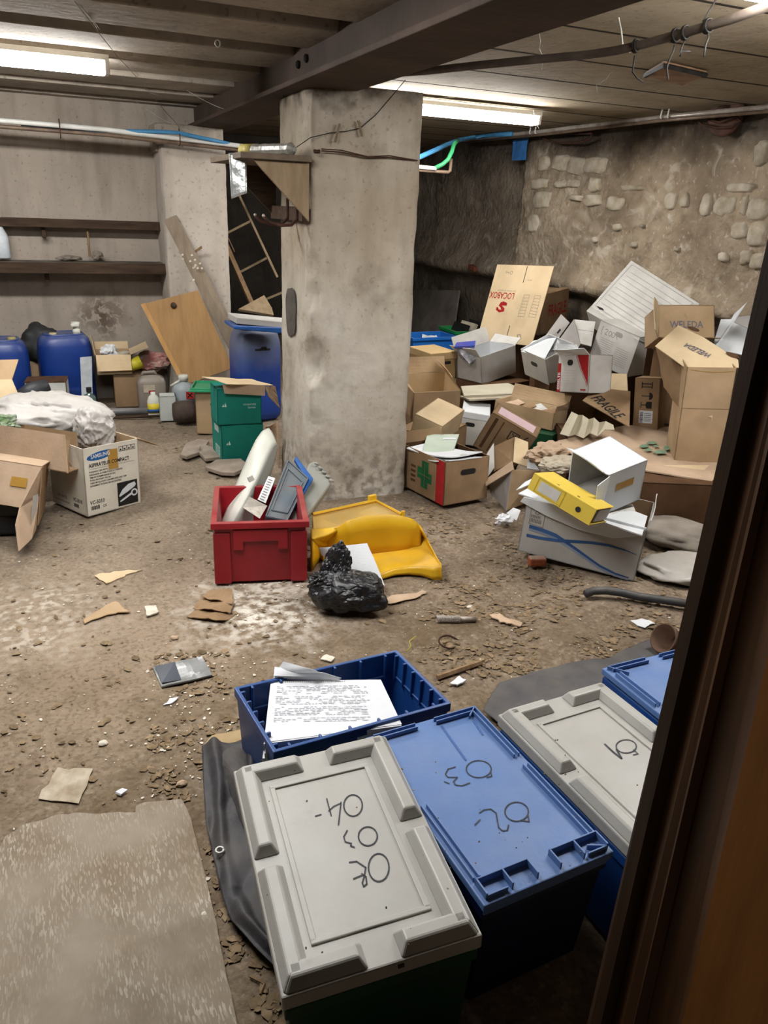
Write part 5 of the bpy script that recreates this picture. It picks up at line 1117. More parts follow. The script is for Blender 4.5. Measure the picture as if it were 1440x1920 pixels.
# --- flat printed panel
DLb = (.691, .006, .702)
lbx = thing('cardboard_blank', 'flat tan carton blank with red upside down lettering leaning by the wall', 'cardboard', (3.845, 6.118, .52), (-.314, -.053, -1.332))
MB().box((0, 0, .351), DLb).build('blank_sheet', CARDL, lbx)
M = face(DLb, 'F'); M2 = M @ Matrix.Translation((.691, .702, 0)) @ Matrix.Rotation(pi, 4, 'Z')     # upside down frame
def bpt(x, y):                   # photo position to blank coordinates
    q = on(mw(lbx) @ M, x, y); return (q.x, q.y)
decal(lbx, M, ribbon([bpt(989, 500), bpt(981, 530)], .008) + ribbon([bpt(956, 611), bpt(948, 638)], .008), INK, 'slot')
q = bpt(966, 550); text(lbx, M, 'LOCABOX', q[0], q[1], .082, REDI, rot=pi, sx=.8, bold=.0012, name='red_lettering')
q = bpt(968, 545); text(lbx, M, 'Les cartons en location', q[0], q[1], .026, INKG, rot=pi, sx=.95)
q = bpt(963, 508); text(lbx, M, 'O+n', q[0], q[1], .05, INKG, rot=pi)
q = bpt(998, 524); text(lbx, M, 'm+n', q[0], q[1], .03, INKG, rot=pi)
a, b, c_, d_ = bpt(968, 627), bpt(972, 636), bpt(977, 627), bpt(975, 635)
decal(lbx, M, ribbon([bpt(971, 635), bpt(970, 628), bpt(976, 628), bpt(977, 635)], .006), INKG, 'printed_letter')
lg = [(944, 565), (951, 568), (950, 573), (941, 573), (946, 578), (945, 584), (936, 586), (930, 581), (931, 576), (934, 576), (935, 580), (940, 581), (939, 577), (935, 573), (939, 567)]
decal(lbx, M, [[bpt(*p) for p in lg]], REDI, 'red_emblem')
for (x0, y0, x1, y1, sk_) in ((983, 553, 993, 553, 0), (1003, 554, 1014, 555, 0)):
    A_, B_, C_, D_ = bpt(x0, y0), bpt(x1, y1), bpt(x1 - 10, y1 + 41), bpt(x0 - 12, y0 + 40)
    pl_ = []
    for i in range(8):
        t = i / 7; L0 = (A_[0] + (D_[0] - A_[0]) * t, A_[1] + (D_[1] - A_[1]) * t); R0 = (B_[0] + (C_[0] - B_[0]) * t, B_[1] + (C_[1] - B_[1]) * t); pl_ += ribbon([L0, R0], .003)
    pl_ += ribbon([A_, D_], .003) + ribbon([B_, C_], .003)
    decal(lbx, M, pl_, INKG, 'printed_table')
carton('cardboard_box', 'dark carton under the leaning flat carton blank', (3.72, 6.05, 0), (.5, .4, .5), (0, 0, -.3), CARDD) if False else None
# --- FRAGILE carton by the wall
DF = (.49, .33, .36); fg = carton('cardboard_box', 'brown carton with red FRAGILE lettering behind the flat blank', (4.33, 6.30, .60), DF, (-.02, -.07, .445), CARDK, '', (('U', 'F', .05, -70),))
M = face(DF, 'F'); text(fg, M, 'FRAGILE', .13, .15, .15, REDI, rot=.02, sx=.58, bold=.002, name='red_lettering'); decal(fg, M, ribbon([(.455, .0), (.455, .35)], .003), CARDD, 'seam')
carton('cardboard_box', 'old dark carton at the wall carrying the FRAGILE carton', (4.36, 6.35, .0), (.5, .5, .59), (0, 0, .3), CARDD)
# --- middle: white lidded box, flat folders, tray
DWL = (.197, .355, .235); wl = carton('archive_box', 'white lidded archive box with a dark hand hole behind the tan box', (2.873, 4.9, .02), DWL, (.006, .10, -.538), WHB)
MB().box((0, 0, .222), (.206, .365, .05)).build('lid', WHB2, wl, bev=.006); holes(wl, DWL, 'F', .07, .155, .07, .03)
lines(wl, DWL, 'F', .05, .10, .15, 5, .013)
fs_ = thing('flattened_box', 'flattened white archive boxes stacked behind the tan tray', 'cardboard', P(930, 740, 5.95))
for i, (q, mm) in enumerate((([P(880, 752, 5.75), P(960, 748, 5.85), P(990, 742, 6.05), P(950, 735, 6.1), P(862, 745, 6.0)], PAPERD), ([P(870, 746, 5.85), P(962, 742, 5.95), P(995, 738, 6.1), P(952, 722, 6.3), P(864, 728, 6.2)], mat('buff_board', 'b9b29e', 'aaa38f', 4, .8, .06, 50)))):
    MB().slab(q, .012 + .005 * i).build('folded_board', mm, fs_, world=True)
mb = MB(); mb.tube([P(950, 722, 6.28), P(996, 739, 6.08)], .012, 6); mb.build('rolled_edge', mat('buff_board_edge', 'a49a82', '958b74', 4, .8, .06, 50), fs_, world=True, smooth=True)
q = [P(893, 736, 6.05), P(951, 737, 6.05), P(953, 728, 6.2), P(897, 727, 6.2)]
mb = MB()
for t in (.2, .4, .6, .8): mb.tube([q[0].lerp(q[3], t) + V((0, 0, .013)), q[1].lerp(q[2], t) + V((0, 0, .013))], .0015, 4)
mb.build('printed_lines', INKF, fs_, world=True)
carton('cardboard_box', 'dark carton below the flattened white boxes', (3.38, 5.34, 0), (.46, .36, .25), (0, 0, -.5), CARDD)
DT_ = (.457, .264, .125); tr_ = carton('cardboard_tray', 'shallow open tan cardboard tray with scraps inside, mid heap', (3.17, 4.6, .215), DT_, (-.046, .041, -.991), CARD, 'U', (('U', 'B', .10, 25), ('U', 'R', .05, 10)), CARDL)
for i in range(4):
    q = mw(tr_) @ V((-.14 + .09 * i, .0, .09)); sheet([q + V((-.06, -.05, 0)), q + V((.06, -.06, .02)), q + V((.07, .05, .03)), q + V((-.05, .06, .0))], 5, 5, .012, i, 9).build('cardboard_scrap', (CARDP, CARDK, WHB, CARDK)[i], None, ('pinkish', 'brown', 'white', 'small brown')[i] + ' cardboard scrap lying in the shallow tan tray, ' + ('left end', 'left of middle', 'right of middle', 'right end')[i], 'scrap', solid=.003)
carton('plastic_crate', 'dark green crate half hidden under the shallow tan tray', (3.12, 4.50, 0), (.45, .28, .205), (0, 0, -.99), GRNC, cat='crate')
# --- brown tilted box with printed symbols
DB = (.314, .11, .312); bt = carton('cardboard_box', 'brown carton with black handling symbols tilted beside the green cross carton', (2.628, 4.142, .155), DB, (.399, .438, -.658), CARDK)
M = face(DB, 'F'); 
decal(bt, M, [rect(.035, .02, .055, .29), rect(.09, .02, .097, .29)], CARDD, 'printed_stripe'); text(bt, M, 'HAUT', .30, .21, .05, INK, rot=pi / 2 * 0, sx=.7) if False else None
decal(bt, M, ribbon([(.16, .19), (.22, .19), (.22, .26), (.16, .26), (.16, .19)], .006) + ribbon([(.175, .2), (.205, .25)], .005) + ribbon([(.175, .25), (.205, .2)], .005) + ribbon([(.24, .22), (.27, .28)], .006), INK, 'handling_symbol')
decal(bt, M, [ell(.28, .15, .018, .03), ell(.26, .12, .015, .02), ell(.29, .105, .012, .018)], INK, 'printed_leaf'); decal(bt, face(DB, 'U'), [rect(.03, .02, .28, .09)], mat('pink_label', 'cbb0b4', 'bfa5aa', 10, .6, 0), 'paper_label')
# --- open box with flaps
d0 = dep_(Zp(950, 957, 0))
oy_ = pbox('cardboard_box', 'tall open carton with flaps spread between green cross and wave boxes', 'box', [
    ('carton_front', [P(960, 881, d0 - .10), P(1014, 884, d0 + .02), P(990, 942, d0 + .10), P(950, 957, d0 - .01)], CARD),
    ('carton_side', [P(960, 881, d0 - .10), P(919, 909, d0 + .16), P(921, 925, d0 + .18), P(950, 957, d0 - .01)], GRB),
    ('carton_inside', [P(927, 885, d0 + .19), P(962, 866, d0 + .12), P(965, 820, d0 + .28), P(926, 838, d0 + .30)], CARDK),
    ('back_flap', [P(962, 867, d0 + .10), P(991, 877, d0 + .06), P(990, 830, d0 + .22), P(965, 820, d0 + .27)], CARDL),
    ('front_flap', [P(911, 900, d0 + .12), P(912, 912, d0 + .06), P(964, 881, d0 - .13), P(961, 865, d0 - .06)], CARDP),
    ('white_flap', [P(926, 830, d0 + .28), P(927, 876, d0 + .17), P(909, 901, d0 + .12), P(912, 852, d0 + .24)], WHB),
    ('label_flap', [P(990, 850, d0 + .10), P(1011, 881, d0 - .0), P(988, 878, d0 + .04)], WHB2)], CARD, base_=Zp(965, 950, 0))
carton('cardboard_box', 'dark cardboard remnant under the tilted brown carton', (2.60, 4.12, .0), (.30, .30, .13), (0, 0, -.6), CARDD)
# --- white archive boxes mid right
DI = (.30, .279, .226); bi = carton('archive_box', 'white archive box tipped over with its lid torn up, beside the flat blank', (3.62, 5.03, .47), DI, (.40, .10, -1.461), WHB, 'U', (), WHB2)
holes(bi, DI, 'F', .15, .14, .08, .035)
fl_ = bi
MB().slab([P(1022, 674, 6.02), P(1035, 727, 5.92), P(1088, 646, 6.05), P(1076, 599, 6.15)], .006).build('unfolded_lid', GRB, fl_, world=True)
MB().slab([P(977, 660, 5.98), P(1022, 673, 5.92), P(1043, 634, 6.0), P(1000, 640, 6.2)], .006).build('inner_flap', WHB2, fl_, world=True)
hq = [P(1038, 652, 5.985), P(1048, 630, 6.01), P(1050, 641, 6.0), P(1042, 658, 5.975)]
MB().slab(hq, .003).build('torn_hole', WHB2, fl_, world=True)
fl2 = thing('cardboard_sheet', 'grey cardboard panel with a hand hole leaning behind the tipped box', 'cardboard', P(1040, 620, 6.5))
MB().slab([P(1010, 648, 6.4), P(1040, 645, 6.4), P(1068, 606, 6.5), P(1052, 590, 6.62)], .006).build('board_panel', GRB, fl2, world=True); MB().slab([P(1044, 623, 6.375), P(1050, 616, 6.39), P(1052, 619, 6.385), P(1046, 626, 6.37)], .003).build('hand_hole', BLK, fl2, world=True)
DE = (.33, .20, .26); es = carton('archive_box', 'white and red printed archive box with red side lettering', (3.46, 4.40, .455), DE, (-.07, -.18, -1.506), WHB, '', (('U', 'F', .07, 60, WHB2), ('U', 'L', .09, 30, WHB2)))
M = face(DE, 'F'); decal(es, M, [rect(.0, .0, .035, .20)], REDI, 'red_band'); text(es, M, 'ESSELTE', .028, .015, .034, WHB2, rot=pi / 2, sx=1.0, w=.0022, bold=.0008, name='white_lettering')
decal(es, M, [[(.20, .255), (.315, .255), (.322, .05), (.30, .09), (.25, .16)]], REDI, 'red_triangle'); decal(es, M, ribbon([(.19, .25), (.24, .16), (.29, .09), (.315, .045)], .004), REDI, 'red_curve')
decal(es, M, [rect(.06, .15 - .018 * i, .21, .152 - .018 * i) for i in range(8)], INKF, 'printed_lines'); decal(es, M, [rect(.25, .015, .305, .025)], REDI, 'red_mark'); holes(es, DE, 'F', .13, .205, .06, .04)
D2 = (.382, .22, .323); b2 = carton('archive_box', 'white archive box with a handwritten number and ruled lines, tilted', (4.16, 4.93, .51), D2, (0, .213, -1.299), WHB, '', (), WHB2)
M = face(D2, 'F'); lines(b2, D2, 'F', .05, .20, .18, 9, .016, INKG, .002); lines(b2, D2, 'F', .21, .18, .34, 9, .016, INKG, .002); holes(b2, D2, 'F', .20, .275, .07, .035, GRB)
decal(b2, M, ribbon([(.05, .285), (.04, .285), (.04, .225), (.05, .225)], .003) + ribbon([(.07, .27), (.085, .28), (.095, .27), (.075, .235), (.10, .235)], .003) + ribbon(ell(.12, .255, .013, .02, 12) + [(.133, .255)], .003) + ribbon(ell(.152, .255, .013, .02, 12) + [(.165, .255)], .003) + ribbon([(.215, .275), (.19, .27), (.185, .245), (.20, .235)], .003), INKG, 'handwritten_number')
k_ = thing('printed_board', 'small printed white cardboard side between the two white archive boxes', 'cardboard', P(1095, 625, 6.2))
MB().slab([P(1088, 645, 6.05), P(1108, 650, 6.05), P(1116, 604, 6.2), P(1077, 600, 6.2)], .006).build('board_panel', WHB, k_, world=True)
mb = MB(); [mb.tube([P(1084 + i, 618 + 7 * i, 6.13 - .02 * i), P(1112 - i, 622 + 7 * i, 6.13 - .02 * i)], .002, 4) for i in range(3)]; mb.build('printed_lines', INKG, k_, world=True)
# big lined lid against the wall
gl_ = thing('archive_box', 'large white lined archive box lid leaning on the masonry wall', 'box', P(1200, 570, 6.4))
TLp, TRp, BLp_ = Xp(1184, 489, 4.52), Xp(1312, 570, 4.50), Xp(1108, 575, 4.22); BRp_ = planar([(1215, 645)], TLp, TRp, BLp_)[0]; DD = dep_(BLp_); DE_ = dep_(BRp_)
sheet([BLp_, BRp_, TRp, TLp], 14, 12, .004, 5, 3, sag=-.01).build('lid_panel', WHB, gl_, world=True, solid=.005)
sheet([P(1100, 583, DD - .1), P(1198, 638, DE_ - .08), BRp_ + V((0, 0, .0)), BLp_], 8, 5, .003, 2, 4).build('front_fold', WHB, gl_, world=True, solid=.005)
sheet([P(1100, 583, DD - .1), P(1198, 638, DE_ - .08), P(1190, 662, DE_), P(1108, 612, DD)], 8, 5, .003, 2, 4).build('lower_fold', WHB, gl_, world=True, solid=.005)
nrm = (BRp_ - BLp_).cross(TLp - BLp_).normalized(); nrm = nrm if nrm.dot(CAM - BLp_) > 0 else -nrm
mb = MB()
def onq(u, v): return (BLp_ * (1 - u) + BRp_ * u) * (1 - v) + (TLp * (1 - u) + TRp * u) * v + nrm * (.009 + .012 * sin(pi * u) * sin(pi * v))
for i in range(9): mb.tube([onq(t, .15 + .085 * i) for t in (.1, .3, .5, .7, .9)], .0012, 4)
for e in (.05, .95): mb.tube([onq(e, t) for t in (.06, .3, .6, .95)], .0016, 4); mb.tube([onq(t, e) for t in (.05, .35, .65, .95)], .0016, 4)
mb.build('printed_lines', INKF, gl_, world=True)
mb = MB()
for (x, y, d) in ((1124, 577, DD - .12), (1168, 612, (DD + DE_) / 2 - .1)): mb.slab([P(x - 5, y - 4, d - .03), P(x + 6, y + 1, d - .03), P(x + 9, y + 5, d - .03), P(x, y + 3, d - .03)], .002)
mb.build('tear', BLK, gl_, world=True)
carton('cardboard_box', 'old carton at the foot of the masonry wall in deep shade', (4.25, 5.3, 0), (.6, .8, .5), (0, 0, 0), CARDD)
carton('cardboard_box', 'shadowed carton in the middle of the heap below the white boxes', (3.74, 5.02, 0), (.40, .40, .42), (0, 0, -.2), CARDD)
# --- printed tan cartons at the right
DWB = (.356, .28, .213); wb = carton('cardboard_box', 'tan carton with slate lettering on its front, rear one of two', (3.837, 3.963, .86), DWB, (-.40, -.042, -.428), CARD, '', (('F', 'L', .20, 25, CARDL), ('D', 'F', .12, 75, CARDK)))
text(wb, face(DWB, 'F'), 'WELEDA', .178, .065, .062, WELP, sx=.86, bold=.0012, align='CENTER', name='slate_lettering'); decal(wb, face(DWB, 'F'), [ell(.17, .145, .008, .014), ell(.18, .13, .006, .01)], mat('faint_emblem', 'a08a66', '97815e', 9, .7, 0), 'faint_emblem')
carton('cardboard_box', 'brown carton with torn side below the rear lettered carton', (3.95, 4.12, .30), (.30, .26, .5), (0, 0, -.55), CARDK, 'L', (), CARDD)
DWF = (.262, .30, .579); wf = carton('cardboard_box', 'tall tan carton standing nearest the door with lettered top flap', (3.564, 3.41, .29), DWF, (.10, -.056, -.585), CARD, 'U', (), CARDK)
decal(wf, face(DWF, 'F'), [rect(0, .335, .262, .339)], CARDK, 'crease'); decal(wf, face(DWF, 'F'), [[(.15, .29), (.175, .30), (.18, .26), (.172, .285)]], CARDL, 'torn_flap', w=.003); decal(wf, face(DWF, 'F'), ribbon([(.02, .565), (.10, .553), (.19, .553), (.25, .56)], .003), TAPE, 'tape_edge')
fq = planar([(1284, 690), (1385, 690), (1384, 676), (1320, 634), (1272, 611), (1228, 650)], P(1284, 690, 4.44), P(1385, 690, 4.36), P(1272, 611, 4.82))
MB().slab(fq, .004).build('lettered_flap', CARDL, wf, world=True)
tf_ = wf
O = fq[0]; ux = (fq[1] - fq[0]).normalized(); nz_ = ux.cross(fq[5] - fq[0]).normalized(); nz_ = nz_ if nz_.dot(CAM - O) > 0 else -nz_; uy = nz_.cross(ux)
MF = Matrix((ux, uy, nz_)).transposed().to_4x4(); MF.translation = O; MFw = MF.copy(); MF = mw(wf).inverted() @ MFw
p0, p1 = on(MFw, 1337, 668), on(MFw, 1294, 648)
an = math.atan2(p1.y - p0.y, p1.x - p0.x)
text(tf_, MF, 'WELEDA', p0.x, p0.y, .062, WELP, rot=an, sx=.82, bold=.0012, name='slate_lettering', w=.008)
for x, y in ((1300, 619), (1373, 668)):
    c0 = on(MFw, x, y); decal(tf_, MF, [ell(c0.x, c0.y, .045, .020, 18, an)], CARDD, 'hand_hole', w=.008)
sheet([P(1230, 652, 4.78), P(1284, 692, 4.50), P(1272, 765, 4.55), P(1246, 725, 4.80)], 8, 8, .012, 4, 6).build('torn_side', CARDK, wf, world=True, solid=.005)
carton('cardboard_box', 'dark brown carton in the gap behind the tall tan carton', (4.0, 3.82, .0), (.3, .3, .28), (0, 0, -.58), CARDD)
wq = thing('white_carton', 'white cardboard carton standing open next to the door edge', 'box', P(1370, 620, 4.9))
MB().slab([P(1335, 655, 4.9), P(1400, 668, 4.7), P(1410, 600, 4.9), P(1352, 600, 5.1)], .006).build('carton_side', WHB2, wq, world=True); MB().slab([P(1337, 655, 4.88), P(1344, 655, 4.88), P(1400, 568, 5.05), P(1376, 590, 5.1)], .006).build('standing_flap', WHB2, wq, world=True); MB().slab([P(1376, 605, 4.75), P(1420, 625, 4.6), P(1430, 590, 4.75), P(1384, 596, 4.85)], .006).build('top_flap', GRB, wq, world=True)
carton('cardboard_box', 'brown carton in the shade under the white open carton by the door', (4.12, 3.22, 0), (.40, .40, .68), (0, 0, -.5), CARDK)
# --- small box with arrows
DAR = (.168, .157, .357); ab = carton('cardboard_box', 'small upright brown carton with black handling symbols and a white label', (3.735, 3.997, .27), DAR, (-.06, -.12, -1.016), CARDK, '', (('U', 'R', .08, 80),))
M = face(DAR, 'F')
for yy in (.315, .295): decal(ab, M, [rect(.05, yy, .115, yy + .006)], INK, 'arrow_symbol')
decal(ab, M, [rect(.046, .288, .052, .33), rect(.113, .288, .119, .33)], INK, 'arrow_bar')
decal(ab, M, [rect(.05, .235, .10, .24)] + [[(.10, .212)] + [(.10 + .025 * sin(a), .237 - .025 * cos(a)) for a in [pi * i / 10 for i in range(11)]] + [(.10, .262)]], INK, 'umbrella_symbol')
decal(ab, M, [rect(.05, .175, .085, .18), rect(.046, .158, .051, .197), [(.085, .155), (.12, .155), (.12, .20), (.085, .20), (.078, .178)]], INK, 'glass_symbol')
decal(ab, M, [rect(.04, .055, .13, .14)], WHB2, 'paper_label'); decal(ab, M, [rect(.045, .06 + .006 * i, .066, .063 + .006 * i + .001 * (i % 2)) for i in range(12)] + [rect(.072, .07 + .012 * i, .12, .073 + .012 * i) for i in range(5)], INK, 'label_print', w=.002)
# --- FRAGILE flap behind, zigzag liner
fr2 = thing('cardboard_sheet', 'brown cardboard sheet with dark FRAGILE lettering leaning mid heap', 'cardboard', P(1145, 770, 5.4))
sq_ = planar([(1092, 752), (1180, 802), (1182, 735), (1120, 728)], P(1092, 752, 5.30), P(1180, 802, 4.95), P(1120, 728, 5.42))
MB().slab(sq_, .006).build('sheet_body', CARDK, fr2, world=True)
O = sq_[3]; ux = (planar([(1180, 790)], *sq_[:3])[0] - planar([(1115, 738)], *sq_[:3])[0]).normalized(); nz_ = (sq_[1] - sq_[0]).cross(sq_[3] - sq_[0]).normalized(); nz_ = nz_ if nz_.dot(CAM - O) > 0 else -nz_
ux = (ux - nz_ * ux.dot(nz_)).normalized(); uy = nz_.cross(ux); MF = Matrix((ux, uy, nz_)).transposed().to_4x4(); MFw = MF.copy(); MFw.translation = O; MF.translation = O - fr2.location
p0 = on(MFw, 1107, 748); text(fr2, MF, 'FRAGILE', p0.x, p0.y, .11, INK, sx=.8, bold=.001, w=.009)
MB().slab([P(1132, 735, 5.65), P(1178, 742, 5.45), P(1176, 702, 5.5), P(1138, 700, 5.7)], .006).build('cardboard_sheet', CARDL, None, 'pale cardboard panel in the shade below the ruled white box', 'cardboard')
zz = thing('folded_liner', 'zigzag folded buff cardboard liner standing in the heap', 'cardboard', P(1095, 800, 5.0))
tops = [(1072, 772, 5.15), (1084, 778, 5.0), (1092, 778, 5.1), (1104, 786, 4.95), (1114, 783, 5.05), (1124, 792, 4.9), (1136, 790, 5.0), (1150, 797, 4.85)]
bots = [(1050, 814, 4.95), (1066, 818, 4.85), (1078, 815, 4.95), (1094, 822, 4.8), (1106, 812, 4.9), (1120, 818, 4.78), (1134, 806, 4.85), (1152, 806, 4.75)]
mb = MB()
for i in range(7): mb.add([P(*bots[i]), P(*bots[i + 1]), P(*tops[i + 1]), P(*tops[i])], [(0, 1, 2, 3)])
mb.build('liner_board', mat('buff_liner', 'b8b09b', 'aaa28d', 4, .8, .06, 50), zz, world=True, solid=.004)
# --- big sheets over the dark box
bs2 = thing('cardboard_sheet', 'wide stained cardboard sheets with green blotch spread over a dark carton', 'cardboard', Zp(1190, 840, .29))
q = [Zp(1045, 826, .30), Zp(1085, 818, .30), Zp(1173, 797, .30), Zp(1262, 800, .30), Zp(1360, 872, .29), Zp(1335, 902, .27), Zp(1250, 888, .285), Zp(1212, 882, .285), Zp(1120, 870, .285)]
MB().slab(q[::-1], -.008).build('upper_sheet', CARDP, bs2, world=True)
MB().slab([Zp(1335, 872, .282), Zp(1345, 902, .262), Zp(1232, 892, .262), Zp(1212, 884, .275), Zp(1240, 872, .28)][::-1], -.006).build('lower_sheet', CARDL, bs2, world=True)
MB().slab([Zp(1030, 830, .31), Zp(1062, 826, .32), Zp(1112, 845, .32), Zp(1095, 862, .30)][::-1], -.005).build('loose_flap', CARDP, bs2, world=True)
mb = MB()
for (cx, cy, rx, ry) in ((1208, 836, 9, 3), (1222, 830, 10, 3), (1238, 847, 12, 3.5), (1250, 840, 6, 4), (1216, 843, 8, 2.5), (1230, 836, 6, 2)):
    mb.add([Zp(cx + rx * cos(a) * (1 + .2 * sin(3 * a)), cy + ry * sin(a), .3025) for a in [2 * pi * i / 14 for i in range(14)]], [tuple(range(13, -1, -1))])
mb.build('green_stain', mat('green_stain', '7d8f74', '5c7a64', 14, .8, 0), bs2, world=True)
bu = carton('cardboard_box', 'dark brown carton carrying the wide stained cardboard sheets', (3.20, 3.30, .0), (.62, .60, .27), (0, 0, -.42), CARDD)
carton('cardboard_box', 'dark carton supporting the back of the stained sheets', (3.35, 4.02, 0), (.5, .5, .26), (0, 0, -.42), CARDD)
# crumpled brown wrapper
q = P(1030, 852, 4.55); crumple(q, (.13, .10, .07), 41, .4, 4).build('crumpled_wrapper', CARDP, None, 'crumpled brown cardboard wrapper between the open carton and white box', 'wrapper')
q = P(1045, 872, 4.4); crumple(q, (.12, .09, .05), 44, .4, 4).build('crumpled_paper', PAPERD, None, 'grey crumpled paper below the brown wrapper beside the binder', 'paper')
# --- wave box with binder and white box on it
DWV = (.572, .388, .271); wv_ = carton('paper_carton', 'white carton with blue wave print and caved in lid, on the floor', (2.398, 2.897, .024), DWV, (.025, .075, -.798), mat('wave_white', 'b5b3ae', 'a7a5a0', 4, .7, .06, 60, grime=.25), 'U', (('U', 'R', .05, 5),), CARDK)
M = face(DWV, 'F')
def band(pts, w): return [[(a[0], a[1] - wa / 2), (b[0], b[1] - wb / 2), (b[0], b[1] + wb / 2), (a[0], a[1] + wa / 2)] for a, b, wa, wb in zip(pts, pts[1:], w, w[1:])]
c1_ = [(.035, .145), (.10, .142), (.17, .132), (.24, .105), (.32, .070), (.40, .035), (.48, .015), (.545, .012)]
c2_ = [(.03, .095), (.10, .098), (.18, .108), (.26, .125), (.34, .142), (.42, .15), (.50, .147), (.555, .138)]
decal(wv_, M, band([(a, b - .012) for a, b in c1_], [.02, .022, .024, .022, .016, .012, .008, .006]), mat('pale_wave', '8b95a6', '7d889b', 9, .7, 0), 'pale_wave'); decal(wv_, M, band([(a, b) for a, b in c1_], [.018, .02, .02, .016, .014, .012, .01, .006]), BLUEP, 'blue_wave', w=.0016)
decal(wv_, M, band(c2_, [.016, .016, .016, .016, .014, .012, .006, .002]), BLUEP, 'blue_wave', w=.0018)
decal(wv_, M, ribbon([(.03, .16), (.10, .155), (.10, .235), (.03, .24), (.03, .16)], .002) + [rect(.035 + .008 * i, .17, .039 + .008 * i, .19) for i in range(7)] + [rect(.035 + .008 * i, .195, .039 + .008 * i, .21) for i in range(6)] + ribbon([(.05, .22), (.06, .235), (.075, .225), (.065, .215), (.05, .22)], .003), INKG, 'printed_code')
MW_ = mw(wv_)
def wl_(x, y, z): return MW_ @ on(MW_, x, y, z)
sheet([wl_(972, 926, .285), wl_(1204, 1004, .274), wl_(1214, 968, .276), wl_(1030, 895, .30)], 16, 10, .004, 3, 3, sag=.008).build('lid_flap', WHB2, wv_, world=True, solid=.006)
sheet([wl_(968, 918, .30), wl_(1000, 905, .31), wl_(1012, 890, .31), wl_(985, 903, .31)], 6, 5, .006, 6, 6).build('torn_flap', WHB2, wv_, world=True, solid=.005)
sheet([wl_(1120, 968, .275), wl_(1200, 980, .27), wl_(1186, 945, .285), wl_(1130, 950, .285)], 8, 6, .010, 8, 6).build('inner_flap', WHB, wv_, world=True, solid=.004)
MFF = MW_ @ face(DWV, 'F'); lip = [MFF @ (lambda q: V((q.x, q.y, .010)))(on(MFF, x, y, .010)) for x, y in ((983, 931), (1213, 989), (1203, 1004), (1150, 1009), (1085, 993), (1025, 967), (976, 940))]
MB().slab(lip[::-1], .006).build('lid_lip', WHB2, wv_, world=True, bev=.002)
bd = thing('ring_binder', 'yellow lever arch binder with blank spine label lying on the wave carton', 'binder', (2.134, 2.723, .365), (-.21, .253, -1.144))
wB, dB, hB = .342, .20, .078
mb = MB(); mb.box((0, -dB / 2 + .003, hB / 2), (wB, .005, hB)); mb.box((0, 0, hB), (wB, dB, .004)); mb.box((0, 0, .0), (wB, dB, .004)); mb.build('cover', YELB, bd, bev=.003)
MB().box((.02, .02, hB / 2), (wB - .05, dB - .06, hB - .02)).build('paper_block', PAPER, bd)
DBB = (wB, dB, hB); M = face(DBB, 'F'); decal(bd, M, [rect(.05, .014, .16, .064)], WHB, 'spine_label'); decal(bd, M, ribbon([(.035, .006), (.18, .006), (.18, .072), (.035, .072), (.035, .006)], .004), mat('binder_groove', 'b59c2e', 'a98f26', 9, .5, 0), 'label_pocket')
decal(bd, M, [ell(.265, .037, .013, .013)], BLK, 'finger_hole', w=.002); MU = face(DBB, 'U')
for xx in (.12, .23): decal(bd, MU, [ell(xx, .03, .008, .004)], BLK, 'cover_slot', w=.004)
DWT = (.252, .239, .232); wt_ = carton('white_carton', 'small white carton lying open on the yellow binder, brown tape on its side', (2.452, 2.859, .335), DWT, (.205, .206, -1.433), WHB2, 'F', (('F', 'U', .05, 40, WHB2), ('F', 'R', .10, 20, WHB2), ('F', 'D', .10, 5, WHB2)), WHB)
decal(wt_, face(DWT, 'R'), [rect(.06, .12, .17, .16)], TAPE, 'brown_tape')
# --- things on the floor before the heap
MB().box(Zp(1007, 1052, .025), (.085, .05, .045), Matrix.Rotation(-.3, 3, 'Z')).build('brick_fragment', BRICK, None, 'broken red brick lying in front of the wave print carton', 'brick', bev=.008)
q = Zp(945, 975, .03); crumple(q, (.05, .035, .03), 51, .5, 4).build('crumpled_tissue', PAPER, None, 'crumpled white tissue on the floor before the open carton', 'tissue')
sheet([Zp(950, 962, .05), Zp(968, 976, .01), Zp(976, 957, .06), Zp(962, 952, .07)], 6, 6, .006, 3, 20).build('paper_scrap', PAPER, None, 'torn white paper scrap behind the crumpled tissue', 'paper', solid=.001)
q = Zp(1275, 1020, .05); crumple((q.x + .08, q.y + .1, .06), (.26, .16, .075), 61, .2, 4, Matrix.Rotation(-.9, 3, 'Z'), flat=.004).build('rubble_sack', mat('grey_sack', '8b8379', '776f65', 6, .85, .3, 30), None, 'dusty grey sack lying right of the wave carton', 'sack', smooth=True)
q = Zp(1262, 1068, .04); crumple((q.x + .10, q.y, .03), (.26, .17, .05), 66, .2, 4, Matrix.Rotation(-.5, 3, 'Z'), flat=.004).build('plastic_sheet', mat('milky_film', 'b1aca5', '9c978f', 5, .4, .15, 20, spec=.4), None, 'milky crumpled plastic sheet on the floor left of the door', 'plastic sheet', smooth=True)
pipe('black_hose', 'dark grey hose end curving along the floor before the wave carton', [Zp(1098, 1114, .02), Zp(1112, 1108, .03), Zp(1135, 1107, .035), Zp(1165, 1111, .03), Zp(1200, 1119, .022), Zp(1250, 1126, .022), Zp(1310, 1135, .022)], .019, HOSE, 'hose', 14)
q = Zp(1099, 1114, .02); MB().lathe([(0, 0), (.014, 0), (.014, .002), (0, .002)], 14, q + (CAM - q).normalized() * .004, (Zp(1098, 1114, .02) - Zp(1112, 1108, .03)).to_track_quat('Z', 'Y').to_matrix()).build('hose_mouth', BLK, None) if False else None
